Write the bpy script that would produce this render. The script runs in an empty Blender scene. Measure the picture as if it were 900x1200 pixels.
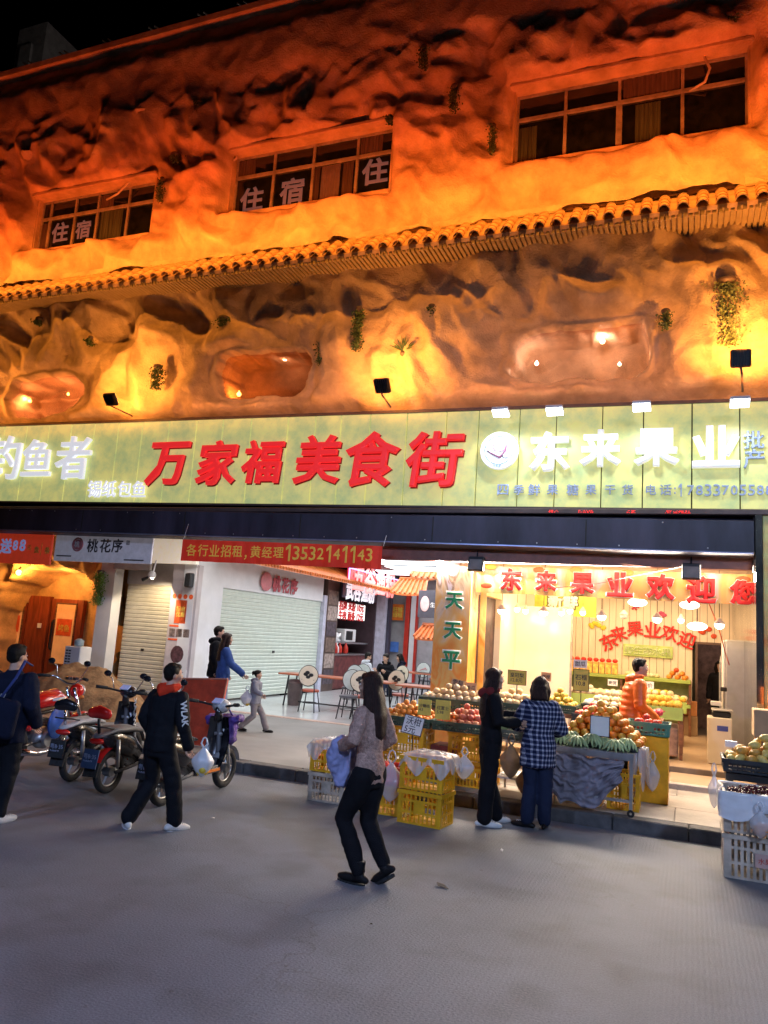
import bpy, bmesh, math, random
import numpy as np
from mathutils import Vector, Matrix, Euler, noise
random.seed(7)
SC = bpy.context.scene
COL = SC.collection
R = math.radians
PI = math.pi
# ------------------------------------------------------------------ camera
FPX = 902.0; PITCH = R(8.9); ROLL = R(3.9); YAW = R(22.0); EYE = 2.0
fwd = Vector((-math.sin(YAW)*math.cos(PITCH), math.cos(YAW)*math.cos(PITCH), math.sin(PITCH)))
r0 = Vector((math.cos(YAW), math.sin(YAW), 0)); u0 = r0.cross(fwd)
rt = math.cos(ROLL)*r0 + math.sin(ROLL)*u0
up = -math.sin(ROLL)*r0 + math.cos(ROLL)*u0
CAM = Vector((0, 0, EYE))
cd = bpy.data.cameras.new('camera'); cam = bpy.data.objects.new('camera', cd); COL.objects.link(cam)
cd.sensor_fit = 'VERTICAL'; cd.sensor_height = 24.0; cd.lens = FPX/1200*24.0
cd.clip_start = 0.05; cd.clip_end = 600
m3 = Matrix((rt, up, -fwd)).transposed()
cam.matrix_world = Matrix.Translation(CAM) @ m3.to_4x4()
SC.camera = cam
SC.view_settings.view_transform = 'Standard'; SC.view_settings.look = 'None'
SC.view_settings.exposure = 0.0; SC.view_settings.gamma = 1.0
SC.view_settings.use_curve_mapping = False
SC.cycles.use_denoising = True
SC.cycles.max_bounces = 7; SC.cycles.diffuse_bounces = 3; SC.cycles.glossy_bounces = 3
SC.cycles.transmission_bounces = 4; SC.cycles.transparent_max_bounces = 12
SC.cycles.sample_clamp_indirect = 6
# a survey of the street: a point of the photograph's line of sight on a plane of the place
def ray(x, y): return fwd + rt*((x-450)/FPX) + up*((600-y)/FPX)
def W(x, y, Y):
    d = ray(x, y); return CAM + d*(Y/d.y)
def G(x, y, z=0.0):
    d = ray(x, y); return CAM + d*((z-EYE)/d.z)
def S(x, y, X):
    d = ray(x, y); return CAM + d*(X/d.x)
# ------------------------------------------------------------------ night sky
w = bpy.data.worlds.new('World'); SC.world = w; w.use_nodes = True
nt = w.node_tree; nt.nodes.clear()
sk = nt.nodes.new('ShaderNodeTexSky'); sk.sky_type = 'NISHITA'; sk.sun_disc = False
sk.sun_elevation = R(-9.0); sk.sun_rotation = R(200)
bg = nt.nodes.new('ShaderNodeBackground'); bg.inputs[1].default_value = 0.08
ow = nt.nodes.new('ShaderNodeOutputWorld')
nt.links.new(sk.outputs[0], bg.inputs[0]); nt.links.new(bg.outputs[0], ow.inputs[0])
# ------------------------------------------------------------------ lamps, unseen ground fill
def lamp(name, kind, loc, power, color=(1, 1, 1), look=None, size=0.1, size_y=None, spot=None, blend=0.5, spread=None):
    l = bpy.data.lights.new(name, kind); l.energy = power; l.color = color
    if kind == 'AREA':
        l.size = size
        if size_y: l.shape = 'RECTANGLE'; l.size_y = size_y
        if spread: l.spread = spread
    elif kind != 'SUN': l.shadow_soft_size = size
    if kind == 'SPOT': l.spot_size = spot; l.spot_blend = blend
    o = bpy.data.objects.new(name, l); o.location = loc; COL.objects.link(o)
    if look is not None:
        o.rotation_euler = (Vector(look)-Vector(loc)).to_track_quat('-Z', 'Y').to_euler()
    return o
WHITE = (0.80, 0.88, 1.0)
lamp('unseen_ground_fill', 'SPOT', (-6.5, -4.5, 7.5), 1900, (0.44, 0.58, 1.0), (-4.5, 6.0, 0.3), 0.35, spot=R(78), blend=0.7)  # both spots are unseen fill for the ground, no posts stand there
lamp('unseen_ground_fill', 'SPOT', (5.5, -2.5, 7.5), 3300, (0.46, 0.62, 1.0), (0.5, 6.5, 0.3), 0.35, spot=R(78), blend=0.7)
# ------------------------------------------------------------------ materials
MATS = {}
def mat(name, col, rough=0.6, metal=0.0, var=0.12, scale=6.0, bump=0.0, bscale=None, emis=None, es=0.0, col2=None, trans=0.0, spec=None, coat=0.0, lights=True, stretch=None, alpha=None):
    if name in MATS: return MATS[name]
    m = bpy.data.materials.new(name); m.use_nodes = True
    n = m.node_tree.nodes; L = m.node_tree.links
    b = n['Principled BSDF']
    b.inputs['Roughness'].default_value = rough; b.inputs['Metallic'].default_value = metal
    if spec is not None: b.inputs['Specular IOR Level'].default_value = spec
    if coat: b.inputs['Coat Weight'].default_value = coat
    if trans: b.inputs['Transmission Weight'].default_value = trans
    if alpha is not None: b.inputs['Alpha'].default_value = alpha
    tc = n.new('ShaderNodeTexCoord'); mp = n.new('ShaderNodeMapping')
    L.new(tc.outputs['Object'], mp.inputs[0])
    if stretch: mp.inputs['Scale'].default_value = stretch
    nz = n.new('ShaderNodeTexNoise'); nz.inputs['Scale'].default_value = scale; nz.inputs['Detail'].default_value = 6
    nz.inputs['Roughness'].default_value = 0.62
    L.new(mp.outputs[0], nz.inputs['Vector'])
    mx = n.new('ShaderNodeMix'); mx.data_type = 'RGBA'
    c2 = col2 or tuple(c*(1-2.2*var) if var < .4 else c*.2 for c in col)
    hi = tuple(min(1, c*(1+var*.8)) for c in col)
    mr = n.new('ShaderNodeMapRange'); mr.inputs[1].default_value = .32; mr.inputs[2].default_value = .68
    L.new(nz.outputs[0], mr.inputs[0]); L.new(mr.outputs[0], mx.inputs[0])
    mx.inputs[6].default_value = (*c2, 1); mx.inputs[7].default_value = (*hi, 1)
    L.new(mx.outputs[2], b.inputs['Base Color'])
    if bump:
        bn = n.new('ShaderNodeTexNoise'); bn.inputs['Scale'].default_value = bscale or scale*4; bn.inputs['Detail'].default_value = 5
        L.new(mp.outputs[0], bn.inputs['Vector'])
        bb = n.new('ShaderNodeBump'); bb.inputs['Strength'].default_value = bump; bb.inputs['Distance'].default_value = .02
        L.new(bn.outputs[0], bb.inputs['Height']); L.new(bb.outputs[0], b.inputs['Normal'])
    if emis:
        b.inputs['Emission Color'].default_value = (*emis, 1); b.inputs['Emission Strength'].default_value = es
        if not lights: m.cycles.emission_sampling = 'NONE'
    MATS[name] = m
    return m
def nodes(m):
    return m.node_tree.nodes, m.node_tree.links, m.node_tree.nodes['Principled BSDF']
# ------------------------------------------------------------------ mesh builder
class MB:
    def __init__(s): s.v = []; s.f = []
    def add(s, v, f, M=None):
        o = len(s.v)
        if M is not None: v = [M @ Vector(p) for p in v]
        s.v.extend([tuple(p) for p in v]); s.f.extend([tuple(i+o for i in q) for q in f]); return s
    def box(s, c, d, rot=None, bev=0.0):
        x, y, z = d[0]/2, d[1]/2, d[2]/2
        M = Matrix.Translation(c)
        if rot is not None: M = M @ Euler(rot).to_matrix().to_4x4()
        if bev and min(x, y, z) > bev:
            b = bev; v = []
            for sz in (-1, 1):
                for (zz, k) in ((z, b), (z-b, 0)) if sz > 0 else ((z, b), (z-b, 0)):
                    pass
            rings = [(-z, b), (-z+b, 0), (z-b, 0), (z, b)]
            v = []; f = []
            for zz, k in rings:
                X, Y = x-k, y-k
                v += [(X-b, -Y, zz), (X, -Y+b, zz), (X, Y-b, zz), (X-b, Y, zz), (-X+b, Y, zz), (-X, Y-b, zz), (-X, -Y+b, zz), (-X+b, -Y, zz)]
            for r in range(3):
                for i in range(8):
                    j = (i+1) % 8; f.append((r*8+i, r*8+j, r*8+8+j, r*8+8+i))
            f.append(tuple(reversed(range(8)))); f.append(tuple(range(24, 32)))
            return s.add(v, f, M)
        v = [(-x, -y, -z), (x, -y, -z), (x, y, -z), (-x, y, -z), (-x, -y, z), (x, -y, z), (x, y, z), (-x, y, z)]
        f = [(0, 3, 2, 1), (4, 5, 6, 7), (0, 1, 5, 4), (1, 2, 6, 5), (2, 3, 7, 6), (3, 0, 4, 7)]
        return s.add(v, f, M)
    def bx(s, x0, x1, y0, y1, z0, z1, bev=0.0):
        return s.box(((x0+x1)/2, (y0+y1)/2, (z0+z1)/2), (abs(x1-x0), abs(y1-y0), abs(z1-z0)), None, bev)
    def tube(s, pts, rad, n=8, sx=1.0, sy=1.0, cap=True, ref=None, round_=False):
        pts = [Vector(p) for p in pts]; k = len(pts)
        if not hasattr(rad, '__len__'): rad = [rad]*k
        rad = list(rad)
        if round_:
            d0 = (pts[0]-pts[1]).normalized(); d1 = (pts[-1]-pts[-2]).normalized()
            a, b = rad[0], rad[-1]
            pts = [pts[0]+d0*a*.95, pts[0]+d0*a*.6]+pts+[pts[-1]+d1*b*.6, pts[-1]+d1*b*.95]
            rad = [a*.3, a*.8]+rad+[b*.8, b*.3]; k += 4
        t = []
        for i in range(k):
            a = pts[max(0, i-1)]; b = pts[min(k-1, i+1)]
            d = (b-a); t.append(d.normalized() if d.length > 1e-9 else Vector((0, 0, 1)))
        nrm = Vector(ref) if ref is not None else (Vector((1, 0, 0)) if abs(t[0].x) < .9 else Vector((0, 1, 0)))
        v = []; f = []
        for i in range(k):
            nrm = (nrm - t[i]*nrm.dot(t[i])); nrm.normalize(); bi = t[i].cross(nrm)
            for j in range(n):
                a = 2*PI*j/n
                v.append(pts[i]+nrm*(math.cos(a)*rad[i]*sx)+bi*(math.sin(a)*rad[i]*sy))
        for i in range(k-1):
            for j in range(n):
                j2 = (j+1) % n; f.append((i*n+j, i*n+j2, i*n+n+j2, i*n+n+j))
        if cap: f.append(tuple(reversed(range(n)))); f.append(tuple(range((k-1)*n, k*n)))
        return s.add(v, f)
    def lathe(s, prof, n=16, M=None, cap=True):
        v = []; f = []; k = len(prof)
        for r, z in prof:
            for j in range(n):
                a = 2*PI*j/n; v.append((r*math.cos(a), r*math.sin(a), z))
        for i in range(k-1):
            for j in range(n):
                j2 = (j+1) % n; f.append((i*n+j, i*n+j2, i*n+n+j2, i*n+n+j))
        if cap: f.append(tuple(reversed(range(n)))); f.append(tuple(range((k-1)*n, k*n)))
        return s.add(v, f, M)
    def ell(s, c, r, n=12, m=8, rot=None):
        if not hasattr(r, '__len__'): r = (r, r, r)
        M = Matrix.Translation(c)
        if rot is not None: M = M @ Euler(rot).to_matrix().to_4x4()
        M = M @ Matrix.Diagonal((*r, 1))
        v = [(0, 0, -1)]; f = []
        for i in range(1, m):
            p = -PI/2+PI*i/m
            for j in range(n):
                a = 2*PI*j/n; v.append((math.cos(p)*math.cos(a), math.cos(p)*math.sin(a), math.sin(p)))
        v.append((0, 0, 1)); T = len(v)-1
        for j in range(n):
            j2 = (j+1) % n
            f.append((0, 1+j2, 1+j)); f.append((T, T-n+j, T-n+j2))
            for i in range(m-2): f.append((1+i*n+j, 1+i*n+j2, 1+i*n+n+j2, 1+i*n+n+j))
        return s.add(v, f, M)
    def torus(s, c, Rr, r, n=24, m=8, M=None):
        v = []; f = []
        for i in range(n):
            a = 2*PI*i/n
            for j in range(m):
                b = 2*PI*j/m; q = Rr+r*math.cos(b)
                v.append((q*math.cos(a), r*math.sin(b), q*math.sin(a)))
        for i in range(n):
            for j in range(m):
                i2 = (i+1) % n; j2 = (j+1) % m
                f.append((i*m+j, i*m+j2, i2*m+j2, i2*m+j))
        T = Matrix.Translation(c)
        return s.add(v, f, T @ M if M is not None else T)
    def prism(s, poly, y0, y1, M=None):
        n = len(poly); v = [(x, y0, z) for x, z in poly]+[(x, y1, z) for x, z in poly]
        f = [tuple(range(n)), tuple(reversed(range(n, 2*n)))]
        for i in range(n):
            j = (i+1) % n; f.append((i, i+n, j+n, j))
        return s.add(v, f, M)
    def mesh(s, name, m=None, smooth=False, fix=True):
        me = bpy.data.meshes.new(name); me.from_pydata(s.v, [], s.f)
        if fix:
            b = bmesh.new(); b.from_mesh(me); bmesh.ops.recalc_face_normals(b, faces=b.faces); b.to_mesh(me); b.free()
        if smooth:
            me.polygons.foreach_set('use_smooth', [True]*len(me.polygons))
            if smooth == 'auto': me.set_sharp_from_angle(angle=R(40))
        if m: me.materials.append(m)
        return me
    def build(s, name, m, parent=None, smooth=False, loc=None, fix=True):
        o = bpy.data.objects.new(name, s.mesh(name, m, smooth, fix)); COL.objects.link(o)
        if parent is not None: o.parent = parent
        if loc is not None: o.location = loc
        return o
def tag(o, label, cat, group=None, kind=None):
    if label: o['label'] = label
    if cat: o['category'] = cat
    if group: o['group'] = group
    if kind: o['kind'] = kind
    return o
def thing(name, label, cat, loc=(0, 0, 0), rz=0.0, group=None):
    o = bpy.data.objects.new(name, None); o.empty_display_size = .2; COL.objects.link(o)
    o.location = loc; o.rotation_euler = (0, 0, rz)
    return tag(o, label, cat, group)
def inst(name, me, parent=None, loc=(0, 0, 0), rot=(0, 0, 0), sc=(1, 1, 1)):
    o = bpy.data.objects.new(name, me); COL.objects.link(o)
    if parent is not None: o.parent = parent
    o.location = loc; o.rotation_euler = rot; o.scale = sc
    return o
def clone(o, parent=None):
    c = o.copy(); COL.objects.link(c)
    if parent is not None: c.parent = parent
    for ch in list(o.children):
        clone(ch, c)
    return c
def structure(o): o['kind'] = 'structure'; return o
def one(m, parent, loc, width, height, ext, name, rz, roty):
    w_, h_ = min(width, height*.5), height; x1 = w_/2; s_ = w_*.38
    p = [(x1-s_, -h_/2), (x1, -h_/2), (x1, h_/2), (x1-s_, h_/2), (-w_/2, h_*.30), (-w_/2, h_*.14), (x1-s_, h_*.27)]
    o = MB().prism(p, -ext, ext).build(name, m, parent); o.location = loc; o.rotation_euler = (0, roty, rz); return o
def txt(body, size, m, parent=None, loc=(0, 0, 0), rz=0.0, ext=0.01, bold=0.0, width=None, height=None, shear=0.0, name='lettering', res=2, align='CENTER', space=1.0, line=1.0, rx=0.0, roty=0.0):
    if body == '1' and width and height: return one(m, parent, loc, width, height, ext, name, rz, roty)
    cu = bpy.data.curves.new('t', 'FONT'); cu.body = body; cu.size = 1.0; cu.resolution_u = res
    cu.extrude = 0.0; cu.bevel_depth = bold; cu.bevel_resolution = 0; cu.shear = shear; cu.align_x = 'LEFT'; cu.space_character = space; cu.space_line = line
    cu.extrude = ext/size
    t = bpy.data.objects.new('t', cu); COL.objects.link(t)
    bpy.context.view_layer.update()
    me = bpy.data.meshes.new_from_object(t.evaluated_get(bpy.context.evaluated_depsgraph_get()))
    bpy.data.objects.remove(t); bpy.data.curves.remove(cu)
    n = len(me.vertices); a = np.empty(n*3); me.vertices.foreach_get('co', a); a = a.reshape(n, 3)
    x0, x1 = a[:, 0].min(), a[:, 0].max(); y0, y1 = a[:, 1].min(), a[:, 1].max()
    sx = sy = size
    if width: sx = width/(x1-x0)
    if height: sy = height/(y1-y0)
    if width and height and len(body) == 1 and body in '1:/': sx = min(sx, sy*.95)
    elif width: sy = min(sx*1.0, size*4)
    cx = (x0+x1)/2 if align == 'CENTER' else x0
    out = np.stack([(a[:, 0]-cx)*sx, -a[:, 2]/max(1e-6, np.abs(a[:, 2]).max())*ext, (a[:, 1]-(y0+y1)/2)*sy], 1)
    me.vertices.foreach_set('co', out.ravel()); me.update(); me.materials.clear(); me.materials.append(m)
    me.name = name
    o = bpy.data.objects.new(name, me); COL.objects.link(o)
    if parent is not None: o.parent = parent
    o.location = loc; o.rotation_euler = (rx, roty, rz)
    return o
def remesh(mb, name, m, parent, vox=0.016, smooth_it=2, wr=0.0, wscale=9.0, extra=None):
    me = mb.mesh('tmp', None, False, True)
    o = bpy.data.objects.new('tmp', me); COL.objects.link(o)
    md = o.modifiers.new('r', 'REMESH'); md.mode = 'VOXEL'; md.voxel_size = vox
    if smooth_it:
        ms = o.modifiers.new('s', 'SMOOTH'); ms.factor = .5; ms.iterations = smooth_it
    bpy.context.view_layer.update()
    nm = bpy.data.meshes.new_from_object(o.evaluated_get(bpy.context.evaluated_depsgraph_get()))
    bpy.data.objects.remove(o); bpy.data.meshes.remove(me)
    if wr:
        n = len(nm.vertices); c = np.empty(n*3); nm.vertices.foreach_get('co', c); c = c.reshape(n, 3)
        nr = np.array([v.normal[:] for v in nm.vertices])
        d = np.array([noise.noise(Vector((p[0]*wscale, p[1]*wscale, p[2]*wscale*.55)))*.65+abs(noise.noise(Vector((p[0]*wscale*1.8+9, p[1]*wscale*1.8, p[2]*wscale*1.5))))*.7 for p in c])
        nm.vertices.foreach_set('co', (c+nr*(d[:, None]*wr)).ravel())
    if extra is not None:
        b = bmesh.new(); b.from_mesh(nm)
        tm = extra.mesh('x', None, True, True); b.from_mesh(tm); b.to_mesh(nm); b.free()
    nm.name = name; nm.materials.clear(); nm.materials.append(m)
    nm.polygons.foreach_set('use_smooth', [True]*len(nm.polygons)); nm.update()
    ob = bpy.data.objects.new(name, nm); COL.objects.link(ob); ob.parent = parent
    return ob
# numpy gradient noise -------------------------------------------------------
_rs = np.random.RandomState(11); _pm = _rs.permutation(512); _gr = _rs.rand(512)*2*np.pi
def gn(x, y, seed=0):
    xi = np.floor(x).astype(int); yi = np.floor(y).astype(int); xf = x-xi; yf = y-yi
    def g(a, b, u, v):
        h = _gr[_pm[(_pm[(a+seed*37) & 511]+b+seed*91) & 511]]
        return np.cos(h)*u+np.sin(h)*v
    u = xf**3*(xf*(xf*6-15)+10); v = yf**3*(yf*(yf*6-15)+10)
    n0 = g(xi, yi, xf, yf)*(1-u)+g(xi+1, yi, xf-1, yf)*u
    n1 = g(xi, yi+1, xf, yf-1)*(1-u)+g(xi+1, yi+1, xf-1, yf-1)*u
    return (n0*(1-v)+n1*v)*1.5
def sstep(a, b, x):
    t = np.clip((x-a)/(b-a), 0, 1); return t*t*(3-2*t)
# ================================================================== materials of the place
M_rock = mat('painted_rock_render', (0.60, 0.43, 0.26), 0.85, var=.2, scale=1.9, bump=.8, bscale=30)
M_conc = mat('concrete', (0.32, 0.31, 0.30), .85, var=.15, scale=3, bump=.3)
M_navy = mat('navy_metal_fascia', (0.048, 0.046, 0.075), .5, var=.35, scale=1.3, bump=.1, stretch=(1, 1, .25))
M_brown = mat('brown_metal_trim', (0.10, 0.065, 0.055), .5, var=.2, scale=3)
M_black = mat('black_plastic', (0.012, 0.012, 0.014), .45, var=.2)
M_rubber = mat('rubber', (0.02, 0.02, 0.021), .8, var=.3, scale=30, bump=.3)
M_steel = mat('brushed_steel', (0.55, 0.56, 0.58), .35, 1.0, var=.1)
M_chrome = mat('chrome', (0.75, 0.75, 0.78), .15, 1.0, var=.05)
M_alu = mat('window_aluminium', (0.45, 0.40, 0.36), .45, .3, var=.2)
M_white = mat('white_paint', (0.74, 0.74, 0.76), .5, var=.05, scale=2, bump=.05)
M_cream = mat('cream_board', (0.80, 0.74, 0.62), .35, var=.03, scale=1)
M_glass = mat('dark_window_glass', (0.012, 0.014, 0.018), .08, var=.3, spec=.7)
M_red = mat('red_paint', (0.55, 0.03, 0.015), .4, var=.1)
M_redorg = mat('red_painted_board', (0.62, 0.07, 0.025), .5, var=.18, scale=5, bump=.1)
M_orange_tile = mat('orange_glazed_tile', (0.66, 0.17, 0.04), .35, var=.2, scale=7, bump=.15)
M_tile_roof = mat('eave_clay_tile', (0.64, 0.38, 0.19), .55, var=.22, scale=5, bump=.3)
M_curt = mat('curtain_cloth', (0.11, 0.07, 0.065), .9, var=.25, scale=4, stretch=(8, 8, .4))
M_curt_g = mat('green_grey_curtain', (0.06, 0.08, 0.055), .9, var=.35, scale=3, stretch=(10, 10, .3))
M_white_glow = mat('white_led_letter', (0.85, 0.87, 0.95), .4, var=.02, emis=(.86, .90, 1.0), es=.68)
M_red_glow = mat('red_led_letter', (0.75, 0.02, 0.02), .4, var=.03, emis=(1.0, .03, .035), es=0.62)
M_pale_letter = mat('pale_blue_letter', (0.42, 0.48, 0.66), .35, .3, var=.08)
M_seam = mat('dark_joint', (0.03, 0.03, 0.02), .9)
M_leaf = mat('leaf_green', (0.05, 0.10, 0.03), .6, var=.25, scale=9)
M_leaf_dry = mat('pale_green_leaf', (0.16, 0.22, 0.09), .7, var=.3, scale=9)
M_wood = mat('brown_wood', (0.22, 0.09, 0.04), .45, var=.3, scale=3, stretch=(1, 1, 6), bump=.1)
M_tabletop = mat('red_brown_tabletop', (0.45, 0.13, 0.06), .3, var=.12)
M_carton = mat('cardboard', (0.42, 0.28, 0.16), .85, var=.1, scale=4)
M_paper = mat('paper_white', (0.78, 0.76, 0.72), .8, var=.04)
M_yell = mat('yellow_sign_card', (0.72, 0.56, 0.10), .6, var=.08)
M_skin = mat('skin', (0.55, 0.32, 0.22), .5, var=.06, scale=12)
M_hair = mat('black_hair', (0.010, 0.007, 0.006), .55, spec=.18, var=.35, scale=20, stretch=(6, 6, .6), bump=.5)
M_hair_b = mat('dark_brown_hair', (0.035, 0.014, 0.010), .5, spec=.25, var=.35, scale=20, stretch=(6, 6, .6), bump=.5)
# ================================================================== ground
M_road = mat('road_concrete', (0.155, 0.168, 0.20), .70, var=.13, scale=.55, bump=.35, bscale=60)
n, L, b = nodes(M_road)
tc = n.new('ShaderNodeTexCoord'); wv = n.new('ShaderNodeTexWave'); wv.wave_type = 'BANDS'; wv.bands_direction = 'X'
wv.inputs['Scale'].default_value = 9; wv.inputs['Distortion'].default_value = 2.0; wv.inputs['Detail'].default_value = 3; wv.inputs['Detail Scale'].default_value = 2.5
L.new(tc.outputs['Object'], wv.inputs[0])
bp = n.new('ShaderNodeBump'); bp.inputs['Strength'].default_value = .12; bp.inputs['Distance'].default_value = .008
L.new(wv.outputs['Fac'], bp.inputs['Height'])
old = [l for l in L if l.to_socket == b.inputs['Normal']][0]; L.new(old.from_socket, bp.inputs['Normal']); L.new(bp.outputs[0], b.inputs['Normal'])
# stains and worn patches
st = n.new('ShaderNodeTexNoise'); st.inputs['Scale'].default_value = 1.7; st.inputs['Detail'].default_value = 8; L.new(tc.outputs['Object'], st.inputs['Vector'])
sm = n.new('ShaderNodeMapRange'); sm.inputs[1].default_value = .50; sm.inputs[2].default_value = .66; L.new(st.outputs[0], sm.inputs[0])
fine = n.new('ShaderNodeTexNoise'); fine.inputs['Scale'].default_value = 90; fine.inputs['Detail'].default_value = 3; L.new(tc.outputs['Object'], fine.inputs['Vector'])
fm = n.new('ShaderNodeMapRange'); fm.inputs[1].default_value = .3; fm.inputs[2].default_value = .7; fm.inputs[3].default_value = .78; fm.inputs[4].default_value = 1.18; L.new(fine.outputs[0], fm.inputs[0])
base = [l for l in L if l.to_socket == b.inputs['Base Color']][0].from_socket
m1 = n.new('ShaderNodeMix'); m1.data_type = 'RGBA'; m1.blend_type = 'MULTIPLY'
ml = n.new('ShaderNodeMath'); ml.operation = 'MULTIPLY'; ml.inputs[1].default_value = .38; L.new(sm.outputs[0], ml.inputs[0]); L.new(ml.outputs[0], m1.inputs[0])

ck = n.new('ShaderNodeTexVoronoi'); ck.feature = 'DISTANCE_TO_EDGE'; ck.inputs['Scale'].default_value = .42
cw = n.new('ShaderNodeTexNoise'); cw.inputs['Scale'].default_value = 2.3; cw.inputs['Detail'].default_value = 6; L.new(tc.outputs['Object'], cw.inputs['Vector'])
cm = n.new('ShaderNodeMix'); cm.data_type = 'RGBA'; cm.blend_type = 'ADD'; cm.inputs[0].default_value = .75; L.new(tc.outputs['Object'], cm.inputs[6]); L.new(cw.outputs['Color'], cm.inputs[7]); L.new(cm.outputs[2], ck.inputs['Vector'])
cl = n.new('ShaderNodeMapRange'); cl.inputs[1].default_value = .0; cl.inputs[2].default_value = .006; cl.inputs[3].default_value = .42; cl.inputs[4].default_value = 0; L.new(ck.outputs[0], cl.inputs[0])
cg = n.new('ShaderNodeTexNoise'); cg.inputs['Scale'].default_value = .5; L.new(tc.outputs['Object'], cg.inputs['Vector']); cgm = n.new('ShaderNodeMapRange'); cgm.inputs[1].default_value = .5; cgm.inputs[2].default_value = .6; L.new(cg.outputs[0], cgm.inputs[0])
cmu = n.new('ShaderNodeMath'); cmu.operation = 'MULTIPLY'; L.new(cl.outputs[0], cmu.inputs[0]); L.new(cgm.outputs[0], cmu.inputs[1])
md = n.new('ShaderNodeMix'); md.data_type = 'RGBA'; L.new(cmu.outputs[0], md.inputs[0]); L.new(base, md.inputs[6]); md.inputs[7].default_value = (.06, .06, .06, 1)
sp_ = n.new('ShaderNodeTexVoronoi'); sp_.inputs['Scale'].default_value = 3.2; L.new(tc.outputs['Object'], sp_.inputs['Vector']); spm = n.new('ShaderNodeMapRange'); spm.inputs[1].default_value = .035; spm.inputs[2].default_value = .06; spm.inputs[3].default_value = .55; spm.inputs[4].default_value = 0; L.new(sp_.outputs['Distance'], spm.inputs[0])
mg = n.new('ShaderNodeMix'); mg.data_type = 'RGBA'; L.new(spm.outputs[0], mg.inputs[0]); L.new(md.outputs[2], mg.inputs[6]); mg.inputs[7].default_value = (.07, .068, .066, 1)
L.new(mg.outputs[2], m1.inputs[6]); m1.inputs[7].default_value = (.45, .42, .40, 1)
m2 = n.new('ShaderNodeMix'); m2.data_type = 'RGBA'; m2.blend_type = 'MULTIPLY'; m2.inputs[0].default_value = 1
L.new(m1.outputs[2], m2.inputs[6]); L.new(fm.outputs[0], m2.inputs[7]); L.new(m2.outputs[2], b.inputs['Base Color'])
mb = MB(); mb.bx(-120, 120, -60, 9.40, -.3, 0)
structure(mb.build('road', M_road))
KY = 9.42; PZ = .14
M_pave = mat('pavement_concrete', (0.24, 0.235, 0.23), .7, var=.12, scale=.8, bump=.2, bscale=50)
M_slab = mat('pavement_stone_slab', (0.40, 0.35, 0.30), .55, var=.16, scale=2.2, bump=.25, bscale=40)
M_kerb = mat('kerb_stone_dark', (0.10, 0.095, 0.095), .8, var=.25, scale=4, bump=.3)
mb = MB(); mb.bx(-120, -4.2, KY+.22, 14.5, -.3, PZ); mb.bx(-4.2, 30, KY+.22, 12.0, -.3, PZ-.012); mb.bx(-120, 40, 31, 60, -.3, .1)
pav = structure(mb.build('pavement', M_pave))
kerb = MB().bx(-120, 60, KY+.04, KY+.215, -.3, .05).build('kerb', M_seam); structure(kerb)
x = -16.0
while x < 5:
    q = MB(); q.bx(x+.004, x+.796, KY+random.uniform(-.004, .004), KY+.215, -.05, PZ+random.uniform(-.003, .004), .012)
    q.build('kerb_stone', M_kerb, kerb); x += .8
y = KY+.225
for j in range(3):
    x = -4.15 - .3*(j % 2)
    while x < 3:
        MB().bx(x, x+.795, y, y+.84, .05, PZ+random.uniform(-.003, .002), .006).build('paving_slab', M_slab, pav); x += .8
    y += .847
# floor of the fruit shop, two low steps
M_floor = mat('beige_floor_tile', (0.56, 0.42, 0.28), .25, var=.06, scale=1.2, spec=.5)
M_wfloor = mat('white_floor_tile', (0.62, 0.64, 0.66), .12, var=.04, scale=1.2, spec=.6)
M_grout = mat('grout', (0.18, 0.14, 0.11), .9)
mb = MB(); mb.bx(-3.3, 2.5, 12.0, 13.0, -.2, .195); mb.bx(-3.3, 2.5, 13.0, 20.5, -.2, .285)
shopfl = structure(mb.build('shop_floor', M_grout))
for (ya, yb, zt) in ((12.0, 13.0, .21), (13.0, 18.35, .30)):
    nr = max(1, round((yb-ya)/.6)); dy = (yb-ya)/nr
    for j in range(nr):
        for i in range(7):
            xa = -3.28+i*.6
            MB().bx(xa+.003, xa+.597, ya+j*dy+.003, ya+(j+1)*dy-.003, zt-.03, zt+random.uniform(-.0008, .0008)).build('floor_tile', M_floor, shopfl)
MB().bx(-3.3, .95, 11.86, 12.0, .0, .215, .01).build('door_sill', mat('stone_sill', (.5, .42, .36), .35, var=.15, scale=9), shopfl)
mb = MB(); mb.bx(-10.35, -3.4, 14.62, 34, -.2, .125)
cfl = structure(mb.build('food_court_floor', M_grout))
for j in range(9):
    for i in range(8):
        xa = -10.3+i*.84; ya = 14.64+j*.84
        MB().bx(xa+.002, xa+.838, ya+.002, ya+.838, .11, .14).build('floor_tile', M_wfloor, cfl)
MB().bx(-10.3, -3.5, 22.21, 34, .1, .14).build('rear_floor', M_wfloor, cfl)
x = -10.3
while x < -4:
    MB().bx(x+.003, x+.84, 14.42, 14.62, .0, .15, .008).build('edge_tile', mat('terracotta_edge', (.45, .30, .24), .5, var=.15, scale=8), cfl); x += .843
mb = MB(); mb.bx(-22, -10.36, 14.5, 19, -.2, PZ+.01)
structure(mb.build('shop_front_floor', M_pave))
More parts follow.
